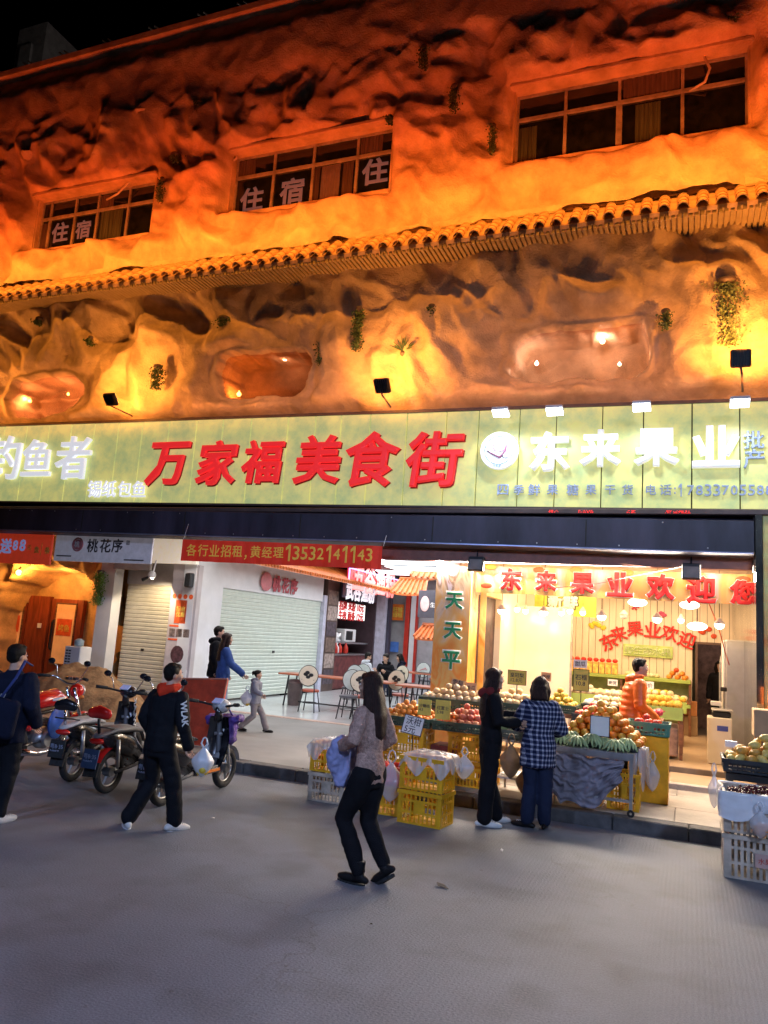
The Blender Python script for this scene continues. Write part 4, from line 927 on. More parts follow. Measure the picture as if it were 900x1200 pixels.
q = W(22, 671, 14.75); t = thing('cave_wall_lamp', 'glowing lamp under the rock arch of the cave restaurant', 'lamp', q); MB().ell((0, 0, 0), .07, 12, 8).build('bulb', M_ember, t, True); MB().tube([(0, 0, .06), (0, .1, .25)], .02, 6).build('lamp_arm', M_black, t)
# white cartons before the cave
p = W(86, 800, 13.6)
t = thing('white_carton', 'white box standing low beside the sand heap', 'box', (p.x, 13.6, .15)); MB().bx(-.28, .26, -.2, .2, 0, .50, .01).build('box_body', M_white, t)
t = thing('water_dispenser', 'white dispenser with dark vents on top of the white box', 'water dispenser', (p.x+.02, 13.6, .652)); mb = MB(); MB().bx(-.21, .22, -.18, .18, 0, .60, .015).build('casing', M_white, t)
for k in range(8):
    for j in range(2): mb.bx(-.17+j*.08, -.11+j*.08, -.187, -.181, .07+k*.06, .10+k*.06)
mb.build('vents', M_black, t)['kind'] = 'stuff'; MB().lathe([(.06, 0), (.10, .02), (.10, .13), (.04, .17)], 16, Matrix.Translation((0, 0, .60))).build('bottle', mat('blue_grey_plastic', (.35, .45, .5), .3), t, True)
# ================================================================== food court
bb(MB().bx(-10.62, -10.3, 14.52, 15.66, .13, 3.9), 'white_side_wall', M_white)
bb(MB().bx(-10.62, -10.3, 15.66, 21.05, 2.80, 3.9), 'side_header', M_white)
shutter('X', 15.66, 21.05, .2, 2.80, -10.36, M_sh2, 'side_roller_shutter', .09)
bb(MB().box((-10.34, 18.4, 1.3), (.02, .1, .06)), 'shutter_lock', M_black)
bb(MB().bx(-10.5, -10.24, 21.06, 21.25, .13, 3.0), 'shutter_jamb', mat('lilac_jamb', (.55, .55, .68), .5))
bb(MB().bx(-10.8, -10.25, 21.26, 22.1, .13, 3.9), 'photo_pillar', M_brown)
for k in range(6):
    MB().bx(-10.245, -10.235, 21.34, 22.02, .35+k*.48, .78+k*.48).build('food_photo', mat('food_photo_%d' % (k % 3), [(.10, .08, .10), (.48, .38, .34), (.22, .15, .12)][k % 3], .4, var=.35, scale=9), B).location = (6, -12.2, 0)
aw = bb(MB().add([(-10.3, 15.4, 3.86), (-9.55, 15.4, 3.44), (-9.55, 25.6, 3.44), (-10.3, 25.6, 3.86), (-10.3, 15.4, 3.80), (-9.55, 15.4, 3.39), (-9.55, 25.6, 3.39), (-10.3, 25.6, 3.80)], [(0, 1, 2, 3), (4, 7, 6, 5), (0, 4, 5, 1), (1, 5, 6, 2), (2, 6, 7, 3)]), 'side_awning', M_orange_tile)
mb = MB(); y = 15.5
while y < 25.6: mb.tube([(-10.3, y, 3.88), (-9.52, y, 3.45)], .05, 6); y += .15
o = mb.build('awning_tiles', M_orange_tile, aw); o['kind'] = 'stuff'
sp = S(327, 684, -10.26)
pk = thing('peach_shop_sign', 'pink peach emblem with three dark red characters on the white header', 'sign', sp)
MB().ell((0.01, S(312, 682, -10.26).y-sp.y, 0), (.02, .30, .25), 18, 8).build('peach_emblem', M_pk, pk, True)
for c, a, b_ in (('桃', 319, 329), ('花', 330, 339), ('序', 340, 349)):
    ya_, yb_ = S(a, 685, -10.26).y, S(b_, 685, -10.26).y
    txt(c, .4, mat('maroon_letter', (.45, .06, .08), .5), pk, (.012, (ya_+yb_)/2-sp.y, -.02), rz=R(90), width=yb_-ya_, height=.34, ext=.01, bold=.04)
# kitchen stall
bb(MB().bx(-11.9, -11.8, 22.1, 25.4, .1, 3.9).bx(-11.8, -10.3, 22.1, 22.15, .1, 3.9).bx(-11.8, -10.3, 25.3, 25.4, .1, 3.9), 'kitchen_walls', mat('dark_kitchen_wall', (.06, .035, .045), .5))
ct = thing('kitchen_counter', 'dark kitchen counter of the noodle stall in the food court', 'counter', (-10.6, 23.6, .14)); MB().bx(-.3, .2, -1.4, 1.3, 0, 1.05, .01).build('counter_body', mat('maroon_counter', (.18, .04, .04), .4, var=.3, scale=6), ct); MB().bx(-.35, .25, -1.45, 1.35, 1.055, 1.10, .01).build('counter_top', M_steel, ct)
t = thing('microwave', 'white microwave oven on the kitchen shelf', 'microwave', (-10.8, 24.0, 1.62)); MB().bx(-.25, .2, -.45, .45, 0, .42, .02).build('body', M_white, t); MB().bx(.201, .21, -.38, .15, .06, .36).build('door_window', M_black, t)
MB().bx(-11.2, -10.45, 22.3, 25.2, 1.56, 1.61).build('kitchen_shelf', M_steel, ct).location = (10.6, -23.6, -.14)
for k in range(5):
    t = MB().lathe([(.09, 0), (.11, .02), (.10, .26), (.05, .30)], 12).build('jar', M_white if k % 2 else M_steel, None, True, loc=(-10.75, 22.4+k*.24, 1.615)); tag(t, 'small pale jar in the row left of the microwave', 'jar', 'jars on the kitchen shelf')
def sidesign(x0, x1, y0, y1, X, m, name, lb, body=None, lm=None, frame=None):
    a, b_ = S(x0, (y0+y1)/2, X), S(x1, (y0+y1)/2, X); z1, z0 = S((x0+x1)/2, y0, X).z, S((x0+x1)/2, y1, X).z
    t = thing(name, lb, 'sign', (X, (a.y+b_.y)/2, (z0+z1)/2)); w_, h_ = b_.y-a.y, z1-z0
    MB().box((-.03, 0, 0), (.05, w_, h_), None, .006).build('sign_board', m, t)
    if body: txt(body, .5, lm, t, (.012, 0, 0), rz=R(90), width=w_*.86, height=h_*.62, ext=.01, bold=.04)
    if frame:
        fr_ = MB()
        for (ya_, yb_, zc_, zd_) in ((-w_/2, w_/2, h_/2-.03, h_/2), (-w_/2, w_/2, -h_/2, -h_/2+.03), (-w_/2, -w_/2+.03, -h_/2, h_/2), (w_/2-.03, w_/2, -h_/2, h_/2)): fr_.bx(0, .03, ya_, yb_, zc_, zd_)
        fr_.build('neon_frame', frame, t)
    return t
sidesign(408, 467, 672, 689, -9.6, mat('dark_red_sign', (.45, .02, .03), .4, emis=(1, .02, .03), es=.35, lights=False), 'led_sign', 'red LED sign with four characters and purple neon frame', '五谷渔粉', mat('pink_led', (1, .3, .3), .4, emis=(1, .25, .22), es=1.1, lights=False), mat('violet_neon', (.5, .4, 1), .3, emis=(.45, .35, 1), es=2.2, lights=False))
sidesign(402, 442, 686, 703, -10.05, mat('navy_sign', (.03, .03, .07), .4), 'glowing_stall_sign', 'dark sign with glowing bluish white characters under the red LED sign', '武谷渔粉', MATS['white_led_letter'])
sidesign(394, 428, 707, 726, -10.4, mat('lit_menu', (.9, .85, .8), .4, emis=(1, .95, .92), es=1.1, lights=False), 'menu_lightbox', 'bright lit menu board hanging in the kitchen opening', '招牌 米粉 10元\n牛肉 面条 12元', M_rl)
bb(MB().bx(-10.5, -10.0, 25.45, 25.7, .13, 3.9), 'pale_pillar', MATS['lilac_jamb']); bb(MB().bx(-10.45, -9.9, 25.72, 25.95, .13, 3.9), 'dark_pillar', M_navy)
YB = 26.6
bb(MB().bx(-11.5, -4, YB+.1, YB+.2, 0, 4.1), 'end_wall', mat('grey_end_wall', (.42, .42, .45), .6, var=.1, scale=3))
a, b_ = W(441, 740, YB).x, W(455, 740, YB).x
shutter('Y', a, b_, .15, 3.3, YB+.02, mat('grey_shutter', (.48, .52, .50), .5), 'grey_roller_shutter', .1)
def endbox(x0, x1, y0, y1, m, name, d=.08, Y=YB):
    a, b_ = W(x0, (y0+y1)/2, Y), W(x1, (y0+y1)/2, Y); z1, z0 = W((x0+x1)/2, y0, Y).z, W((x0+x1)/2, y1, Y).z
    return bb(MB().bx(a.x, b_.x, Y-d, Y+.0, max(.15, z0), z1), name, m)
endbox(454, 457, 690, 800, M_wood, 'brown_post'); endbox(475, 480, 690, 800, M_red, 'red_post', .15); endbox(481, 487, 690, 800, M_white, 'white_post', .12); endbox(487, 489.5, 690, 800, M_red, 'red_post', .14)
ob = flatsign(459, 473, 708, 727, YB-.02, mat('orange_notice', (.92, .22, .03), .5), 'square orange notice with four yellow characters on the grey wall', 'notice_poster', .015)
txt('旺铺\n招租', .3, mat('bright_yellow', (1, .7, .1), .5), ob, (0, -.01, 0), width=ob['w']*.8, height=ob['h']*.8, ext=.004, bold=.03)
bc_ = flatsign(455, 467, 752, 764, YB-.02, mat('sky_blue_print', (.10, .25, .75), .5), 'small blue chair picture on the grey wall', 'wall_picture', .012)
ds = flatsign(490, 514, 692, 724, 24.5, mat('charcoal_sign', (.07, .07, .09), .5), 'charcoal sign with pink drinks emblem and white writing')
MB().ell((-.12, -.01, 0), (.16, .01, .26), 16, 8).build('cup_emblem', mat('pale_pink', (.8, .55, .52), .5), ds, True); txt('生活', .3, M_wht, ds, (.24, -.008, -.02), width=.34, height=.22, ext=.004, bold=.02)
def roofbit(px0, px1, py0, py1, Y, lb):
    a, b_ = W(px0, py1, Y), W(px1, py1, Y); z1, z0 = W(px0, py0, Y).z, W(px1, py1, Y).z
    t = thing('ornamental_roof', lb, 'roof', ((a.x+b_.x)/2, Y, z0)); wd = b_.x-a.x; h = z1-z0
    mb = MB(); v = []; N = 12
    for i in range(N+1):
        u = -1+2*i/N; lift = .12*h*abs(u)**3
        v += [(u*wd/2, -.45, lift), (u*wd/2*.75, .15, h), (u*wd/2, -.45, lift-.06), (u*wd/2*.75, .15, h-.06)]
    mb.add(v, [(4*i, 4*i+4, 4*i+5, 4*i+1) for i in range(N)]+[(4*i+2, 4*i+3, 4*i+7, 4*i+6) for i in range(N)]+[(4*i, 4*i+2, 4*i+6, 4*i+4) for i in range(N)])
    mb.build('roof_slope', M_orange_tile, t)
    rb = MB(); nb = max(5, int(wd/.16))
    for i in range(nb+1):
        u = -1+2*i/nb; lift = .12*h*abs(u)**3; rb.tube([(u*wd/2, -.47, lift+.02), (u*wd/2*.75, .15, h+.02)], .04, 6)
    o = rb.build('roof_ribs', M_orange_tile, t); o['kind'] = 'stuff'
    MB().tube([(-wd/2*.8, .15, h+.04), (wd/2*.8, .15, h+.04)], .07, 8).build('ridge', M_orange_tile, t)
roofbit(462, 503, 678, 698, 25.0, 'small orange tiled roof behind the red LED sign'); roofbit(486, 520, 655, 680, 23.0, 'orange tiled roof corner just left of the mural pillar'); roofbit(490, 518, 733, 750, 24.6, 'low red orange tile canopy under the charcoal sign')
# bright ceiling panels
M_cl = mat('cool_ceiling_light', (.9, .95, 1), .4, emis=(.85, .93, 1), es=3.2, lights=False)
for (xa, xb, ya_, yb_) in ((440, 508, 655, 661), (462, 512, 664, 668), (452, 492, 669, 673)):
    p, q = G(xa, (ya_+yb_)/2, 4.0), G(xb, (ya_+yb_)/2, 4.0); d0 = G((xa+xb)/2, ya_, 4.0).y; d1 = G((xa+xb)/2, yb_, 4.0).y
    t = thing('ceiling_light_panel', 'bluish white light panel at pixel free height under the food court ceiling' if 0 else 'long bluish white light panel under the dark food court ceiling', 'ceiling light', ((p.x+q.x)/2, (d0+d1)/2, 4.0), 0, 'light panels of the food court')
    MB().bx(-abs(q.x-p.x)/2, abs(q.x-p.x)/2, -abs(d1-d0)/2, abs(d1-d0)/2, -.03, .0).build('diffuser', M_cl, t)
    MB().bx(-abs(q.x-p.x)/2-.04, abs(q.x-p.x)/2+.04, -abs(d1-d0)/2-.04, abs(d1-d0)/2+.04, .0, .012).build('panel_tray', M_white, t)
lamp('food_court_light', 'AREA', (-7.2, 18.5, 3.95), 260, (.90, .96, 1), (-7.2, 18.5, 0), 5, 6)
lamp('food_court_light', 'AREA', (-7.6, 24, 3.95), 170, (.96, .96, 1), (-7.6, 24, 0), 4, 3)
lamp('banner_strip', 'AREA', (-1.2, 12.15, 3.20), 26, (1, .62, .36), (-1.2, 12.44, 2.95), 4.0, .03)
lamp('sign_top_fill', 'AREA', (-6.5, 11.45, 5.80), 130, (1, .32, .05), (-6.5, 12.3, 7.4), 27, .05)  # broad fill added along the sign top to even the rock wall
lamp('arcade_light', 'AREA', (-7.4, 13.4, 3.75), 150, (1, .93, .88), (-7.4, 13.6, 0), 5, .6)
# ================================================================== crates, fruit, stalls
M_ycr = mat('yellow_crate_plastic', (0.82, 0.42, 0.012), .42, var=.12, scale=5)
M_gcr = mat('dirty_white_crate_plastic', (0.52, 0.43, 0.34), .5, var=.2, scale=6)
M_green_cr = mat('dark_green_crate_plastic', (0.025, 0.07, 0.045), .45, var=.2)
M_black_cr = mat('black_crate_plastic', (0.02, 0.025, 0.03), .5, var=.2)
M_film = mat('clear_plastic_film', (.82, .84, .88), .18, var=.03, alpha=.45, spec=.8)
M_whitebag = mat('white_plastic_bag', (.78, .80, .84), .3, var=.05, alpha=.86)
def crate_mb(w, d, h, nx=10, ny=7, t=.012, solid=.30):
    mb = MB(); x, y = w/2, d/2
    for z in (0.012, h*.36, h*.70, h-.018): 
        for s in (-1, 1):
            mb.box((0, s*(y-t/2), z), (w, t, .024 if z > .1 else .022)); mb.box((s*(x-t/2), 0, z), (t, d-2*t, .022))
    mb.box((0, -y-.004, h-.02), (w+.03, .014, .04)); mb.box((0, y+.004, h-.02), (w+.03, .014, .04)); mb.box((-x-.006, 0, h-.02), (.014, d, .04)); mb.box((x+.006, 0, h-.02), (.014, d, .04))
    for sx in (-1, 1):
        for sy in (-1, 1): mb.box((sx*(x-.018), sy*(y-.018), h/2), (.040, .040, h-.004))
    for i in range(1, nx):
        for s in (-1, 1): mb.box((-x+w*i/nx, s*(y-t/2), h/2), (w/nx*solid, t*.8, h-.03))
    for j in range(1, ny):
        for s in (-1, 1): mb.box((s*(x-t/2), -y+d*j/ny, h/2), (t*.8, d/ny*solid, h-.03))
    for s in (-1, 1): mb.box((0, s*(y-t/2), h*.53), (w*.26, t*1.15, h*.28)); 
    mb.box((0, 0, .008), (w-.03, d-.03, .012))
    return mb
_cr = {}
def crate(x, y, z, w, d, h, m, lb, grp, rz=0, nx=10, ny=7, name='plastic_crate', solid=.30):
    k = (w, d, h, nx, m.name)
    if k not in _cr: _cr[k] = crate_mb(w, d, h, nx, ny, solid=solid).mesh(name, m)
    o = inst(name, _cr[k], None, (x, y, z), (0, 0, rz)); tag(o, lb, 'crate', grp); return o
def fruit_mesh(name, kind, m):
    mb = MB()
    if kind == 'round':
        mb.ell((0, 0, 0), (1, 1, .92), 12, 8); mb.tube([(0, 0, .88), (0, 0, .98)], .06, 5)
    elif kind == 'mango': mb.ell((0, 0, 0), (1.35, .85, .8), 12, 8, (0, 0, 0)); mb.tube([(1.3, 0, .05), (1.45, 0, .1)], .05, 5)
    elif kind == 'pear': mb.lathe([(.05, -.95), (.6, -.85), (.95, -.4), (.92, .1), (.6, .6), (.35, .95), (.1, 1.1)], 12); mb.tube([(0, 0, 1.08), (.1, 0, 1.35)], .05, 5)
    elif kind == 'pitaya': 
        mb.ell((0, 0, 0), (1.15, .85, .85), 10, 8)
        for i in range(10):
            a = i*2.4; mb.tube([(-.8+.18*i, .7*math.cos(a), .7*math.sin(a)), (-.55+.18*i, 1.05*math.cos(a), 1.05*math.sin(a))], [.16, .02], 4)
    return mb.mesh(name, m, True)
_fm = {}
def heap(cx, cy, z0, w, d, peak, r, kind, mats, name, lb, grp, maxn=999, slope=0.0, jit=.35, edge=.25):
    """heaped fruit: rings of balls resting in a tray, highest at the middle"""
    out = 0; lay = 0; z = z0+r*.85
    while True:
        sh = min(1.0, lay*1.0/max(1, peak/(r*1.45)+.001)); W_ = w*(1-sh*.95)-2*r*(0 if lay else 0); D_ = d*(1-sh*.95)
        if z > z0+peak+r or W_ < r or D_ < r*.8: break
        nx = max(1, int(W_/(2*r*.98))); ny = max(1, int(D_/(2*r*.94)))
        for i in range(nx):
            for j in range(ny):
                inner = lay*1.0 < (peak/(r*1.45))-1 and 0 < i < nx-1 and 0 < j < ny-1 and (j > 1) and lay < 50
                if inner and (i not in (1, nx-2)) and j > 1 and j < ny-1 and sh < .0: continue
                px = cx-W_/2+r+(W_-2*r)*(i/(nx-1) if nx > 1 else .5)+random.uniform(-jit, jit)*r*.6+(r*.4 if j % 2 else -r*.1)
                py = cy-D_/2+r+(D_-2*r)*(j/(ny-1) if ny > 1 else .5)+random.uniform(-jit, jit)*r*.6
                pz = z+slope*(py-cy)+random.uniform(-.12, .12)*r
                m = random.choice(mats); k = (kind, m.name)
                if k not in _fm: _fm[k] = fruit_mesh(name, kind, m)
                s = r*random.uniform(.90, 1.06)
                o = inst(name, _fm[k], None, (px, py, pz), (random.uniform(-.6, .6), random.uniform(-.6, .6), random.uniform(0, 6.28)), (s, s, s))
                o['label'] = lb; o['category'] = 'fruit'; o['group'] = grp
                out += 1
                if out >= maxn: return out
        lay += 1; z += r*1.38
    return out
def fm(name, c, **k): return mat(name, c, k.pop('rough', .42), var=k.pop('var', .12), scale=3, bump=.08, bscale=60)
F_or = [fm('orange_peel', (.80, .28, .02)), fm('orange_peel_deep', (.78, .20, .012)), fm('orange_peel_light', (.82, .38, .04))]
F_tan = [fm('tangerine_peel', (.80, .26, .03)), fm('tangerine_peel_pale', (.82, .34, .06))]
F_pink = [fm('pink_apple_skin', (.70, .16, .09)), fm('pink_apple_skin_b', (.75, .25, .10)), fm('pink_apple_skin_c', (.62, .10, .05))]
F_pear = [fm('beige_pear_skin', (.72, .48, .22)), fm('beige_pear_skin_b', (.76, .54, .30))]
F_red = [fm('red_fruit_skin', (.66, .03, .015)), fm('red_fruit_skin_b', (.72, .09, .02))]
F_cream = [fm('cream_fruit_skin', (.78, .66, .40)), fm('cream_fruit_skin_b', (.80, .72, .52))]
F_yel = [fm('yellow_fruit_skin', (.78, .55, .06)), fm('yellow_fruit_skin_b', (.80, .46, .05))]
F_man = [fm('mango_skin', (.70, .44, .07)), fm('mango_skin_b', (.66, .34, .06)), fm('mango_skin_c', (.74, .54, .14))]
F_grn = [fm('pale_green_skin', (.30, .42, .20)), fm('white_net_fruit', (.68, .68, .62))]
F_pit = [fm('magenta_fruit_skin', (.62, .05, .10)), fm('magenta_fruit_skin_b', (.55, .03, .06))]
# --- crate stacks at the kerb
crate(-3.95, 8.72, .0, .46, .34, .325, M_gcr, 'dirty white crate at the bottom of the left stack by the kerb', 'crates at the kerb')
crate(-3.95, 8.72, .335, .46, .34, .325, M_ycr, 'yellow crate on top of the white crate in the left stack', 'crates at the kerb')
crate(-2.66, 8.38, .0, .50, .36, .345, M_ycr, 'lower yellow crate of the front stack left of the two women', 'crates at the kerb', R(-6))
crate(-2.66, 8.38, .355, .50, .36, .345, M_ycr, 'upper yellow crate of the front stack covered with clear film', 'crates at the kerb', R(-6))
crate(-3.22, 8.58, .0, .46, .34, .31, M_ycr, 'yellow crate low behind the walking woman beside the front stack', 'crates at the kerb', R(2))
crate(-3.24, 8.60, .32, .46, .34, .20, mat('red_tray_plastic', (.70, .05, .02), .4, var=.1), 'shallow red tray on the low yellow crate', 'crates at the kerb', R(2), solid=.95)
n1 = heap(-2.66, 8.38, .50, .42, .28, .10, .042, 'round', F_yel, 'fruit', 'small yellow fruit inside the film covered front crate', 'yellow fruit in the front crate')
heap(-3.95, 8.72, .46, .40, .28, .10, .042, 'round', F_tan, 'fruit', 'orange fruit inside the upper crate of the left stack', 'orange fruit in the left crate')
heap(-3.24, 8.60, .40, .40, .28, .08, .045, 'round', F_red, 'fruit', 'red fruit in the shallow red tray', 'red fruit in the red tray')
def crumple(nx, ny, fn, seed, amp=.04, fr=5, thick=0):
    v = []; 
    for j in range(ny+1):
        for i in range(nx+1):
            p = Vector(fn(i/nx, j/ny)); a = noise.noise(Vector((i/nx*fr+seed, j/ny*fr, seed)))
            b = 1-2.2*abs(noise.noise(Vector((i/nx*fr*1.3+seed*2, j/ny*fr*1.3, 3.3+seed)))); c = abs(noise.noise(Vector((i/nx*fr*3+seed, j/ny*fr*3, 9))))
            v.append((p.x+amp*.5*a, p.y-amp*(b*.8+.5*c), p.z+amp*.7*a*b))
    f = [(j*(nx+1)+i, j*(nx+1)+i+1, (j+1)*(nx+1)+i+1, (j+1)*(nx+1)+i) for j in range(ny) for i in range(nx)]
    m = MB(); m.add(v, f); return m
def film(x, y, z, w, d, lb, seed, rz=0, m=None, drop=.14):
    def fn(u, v):
        a = (u-.5)*2; b = (v-.5)*2; e = max(abs(a), abs(b)); zz = .055*(1-e*e)-(max(0, e-.82)/.18)*drop*(.5+.5*abs(math.sin(u*13+seed)+math.cos(v*11)))
        return (a*w/2*(1 if e < .85 else 1.03), b*d/2, zz)
    o = crumple(30, 24, fn, seed, .03, 7).build('plastic_film', m or M_film, None, True, (x, y, z), False); o.rotation_euler.z = rz
    return tag(o, lb, 'plastic film')
film(-2.63, 8.40, .71, .58, .44, 'crinkled clear film over the upper yellow crate of the front stack', 3, R(-6))
film(-3.95, 8.72, .675, .54, .42, 'crinkled clear film over the left crate stack', 5)
def bag(x, y, z, r, h, m, lb, seed, lobes=None, fill=None, name='plastic_bag', rz=0):
    t = thing(name, lb, 'bag', (x, y, z), rz)
    mb = MB(); n, k = 28, 14; v = []
    for j in range(k+1):
        q = j/k; prof = math.sin(min(1, q*1.25)*PI*.5)**.6*(1 if q < .55 else max(.10, 1-(q-.55)/.45*.93)) if q > 0 else .05
        for i in range(n):
            a = 2*PI*i/n; rr = r*prof*(1+.16*noise.noise(Vector((math.cos(a)*1.6+seed, math.sin(a)*1.6, q*2.6)))+.10*abs(noise.noise(Vector((math.cos(a)*4, math.sin(a)*4+seed, q*2))))*(1+q))
            v.append((math.cos(a)*rr, math.sin(a)*rr*.75, h*q))
    f = [(j*n+i, j*n+(i+1) % n, (j+1)*n+(i+1) % n, (j+1)*n+i) for j in range(k) for i in range(n)]+[tuple(reversed(range(n)))]
    mb.add(v, f); mb.build('bag_film', m, t, True)
    for s in (-1, 1): MB().tube([(s*r*.06, 0, h*.98), (s*r*.30, 0, h*1.12), (s*r*.16, 0, h*1.28), (0, 0, h*1.33)], [.012, .010, .008, .006], 6).build('handle', m, t, True)
    if fill:
        mb = MB()
        for i in range(9): mb.ell((random.uniform(-.45, .45)*r, random.uniform(-.3, .3)*r, h*random.uniform(.12, .5)), r*.32, 8, 6)
        o = mb.build('fruit_inside', fill, t, True); o['kind'] = 'stuff'
    return t
bag(-3.08, 8.36, .16, .17, .42, M_film, 'crumpled grey clear bag hanging beside the front crate stack', 2)
bag(-2.32, 8.62, .46, .12, .26, M_film, 'bunched clear bag at the right rear corner of the front crate stack', 4)
# --- price signs
def price(px, py, Y, w, h, m, lines, lb, post=None, tilt=0, wx=0, name='price_sign', roll=0):
    q = W(px, py, Y); t = thing(name, lb, 'price sign', q, 0)
    MB().box((0, 0, 0), (w, .008, h), (R(tilt), R(roll), 0)).build('card', m, t)
    if lines:
        o = txt(lines, .1, M_ink, t, (0, -.007, 0), width=w*.78, height=h*.70, ext=.001, bold=.01); o.rotation_euler = (R(tilt), R(roll), 0)
    if post is not None:
        MB().tube([(0, .008, -h/2), (0, .02, -h/2-post)], .007, 6).build('post', M_black, t)
        fr_ = MB()
        for (a, b_, c, d) in ((-w/2-.008, w/2+.008, h/2, h/2+.008), (-w/2-.008, w/2+.008, -h/2-.008, -h/2), (-w/2-.008, -w/2, -h/2, h/2), (w/2, w/2+.008, -h/2, h/2)): fr_.bx(a, b_, -.008, .006, c, d)
        o = fr_.build('sign_frame', M_black, t); o.rotation_euler = (R(tilt), R(roll), 0)
    return t
price(484, 850, 8.95, .24, .20, M_paper, '沃柑\n5元', 'white price card on a black stem behind the red tray', .30, -14, roll=8)
# --- front tier of trays on yellow crates (left of the women)
for i, (x, lb) in enumerate(((-3.52, 'yellow crate under the left orange tray'), (-2.60, 'yellow crate under the right fruit tray'))):
    crate(x, 10.15, PZ, .58, .5, .32, M_ycr, 'lower '+lb, 'yellow crates carrying the trays', nx=13); crate(x, 10.15, PZ+.33, .58, .5, .33, M_ycr, 'upper '+lb, 'yellow crates carrying the trays', nx=13)
t = MB().bx(-.36, .30, -.28, .2, 0, .28, .01).build('carton', M_carton, None, loc=(-3.02, 10.5, PZ)); tag(t, 'brown carton low between the yellow crates under the trays', 'carton')
t = MB().bx(-.16, .16, -.2, .2, 0, .16, .008).build('carton', mat('dark_red_carton', (.25, .05, .04), .6), None, loc=(-3.03, 10.3, PZ+.285)); tag(t, 'dark red box on the brown carton under the trays', 'carton')
for x, lb in ((-3.50, 'dark green tray heaped with tangerines at the left end'), (-2.72, 'dark green tray of pink apples left of the woman in black')):
    crate(x, 10.1, .81, .74, .56, .12, M_green_cr, lb, 'dark trays of the front tier', nx=20, ny=14, name='fruit_tray')
heap(-3.50, 10.1, .885, .68, .52, .24, .042, 'round', F_tan, 'tangerine', 'tangerine heaped in the left green tray', 'tangerines in the left green tray', 160)
heap(-2.72, 10.1, .885, .68, .52, .22, .046, 'round', F_pink, 'apple', 'pinkish apple heaped in the tray left of the woman in black', 'pink apples in the right green tray', 140)
price(497.5, 829, 9.78, .18, .20, M_yell, '沙糖桔\n4.5', 'yellow price card on the front of the tangerine tray'); price(519, 832, 9.78, .20, .24, M_yell, '红富士\n5.98', 'larger yellow price card between tangerines and pink apples')
for x, lb in ((-3.08, 'dark green rear tray of pale pears below the mural pillar'),):
    crate(x, 10.85, 1.02, .95, .45, .13, M_green_cr, lb, 'dark trays of the rear tier', nx=24, ny=10, name='fruit_tray')
t = thing('tray_stand', 'low dark stand carrying the rear pear tray', 'stand', (-3.08, 10.85, PZ)); MB().bx(-.46, .46, -.2, .2, .82, .865).build('stand_top', M_wood, t)
for sx in (-1, 1):
    for sy in (-1, 1): MB().bx(sx*.42-.02, sx*.42+.02, sy*.17-.02, sy*.17+.02, 0, .82).build('leg', M_wood, t)
heap(-3.08, 10.85, 1.115, .92, .42, .22, .052, 'round', F_pear, 'pear', 'pale beige pear in the rear tray below the mural pillar', 'pale pears in the rear tray', 70)
price(536, 803, 10.9, .20, .16, mat('orange_tan_card', (.75, .42, .20), .6), '雪梨\n3元', 'pale orange card leaning on the pillar behind the pears', None, -10, roll=8); price(552, 806, 10.9, .16, .14, MATS['orange_tan_card'], '香瓜', 'small orange card right of the pale card on the mural pillar', None, -8)
# --- middle stall behind the two women
t = thing('fruit_table', 'metal framed table between the two women under a netted tray', 'table', (-1.85, 10.0, PZ))
MB().bx(-.38, .38, -.3, .3, .64, .67).build('table_top', M_steel, t)
for sx in (-1, 1):
    for sy in (-1, 1): MB().bx(sx*.36-.014, sx*.36+.014, sy*.28-.014, sy*.28+.014, 0, .64).build('leg', M_steel, t)
MB().bx(-.36, .36, -.28, .28, .20, .22).build('lower_shelf', M_white, t)
crate(-1.86, 9.98, .82, .72, .5, .10, mat('grey_green_tray', (.10, .16, .15), .45), 'grey green tray of wrapped white fruit between the two women', 'trays of the middle stall', nx=20, ny=12, name='fruit_tray')
heap(-1.86, 9.98, .895, .66, .44, .22, .05, 'round', F_grn, 'wrapped_fruit', 'white wrapped fruit in the tray between the two women', 'wrapped fruit in the middle tray', 60)
bag(-2.02, 9.66, .36, .15, .40, mat('brown_mesh_bag', (.45, .32, .18), .5, alpha=.9), 'brownish net bag hanging under the tray between the two women', 6)
bag(-1.86, 9.74, .18, .12, .30, mat('tan_bag', (.50, .30, .16), .5, alpha=.95), 'tan bag on the lower shelf between the two women', 8)
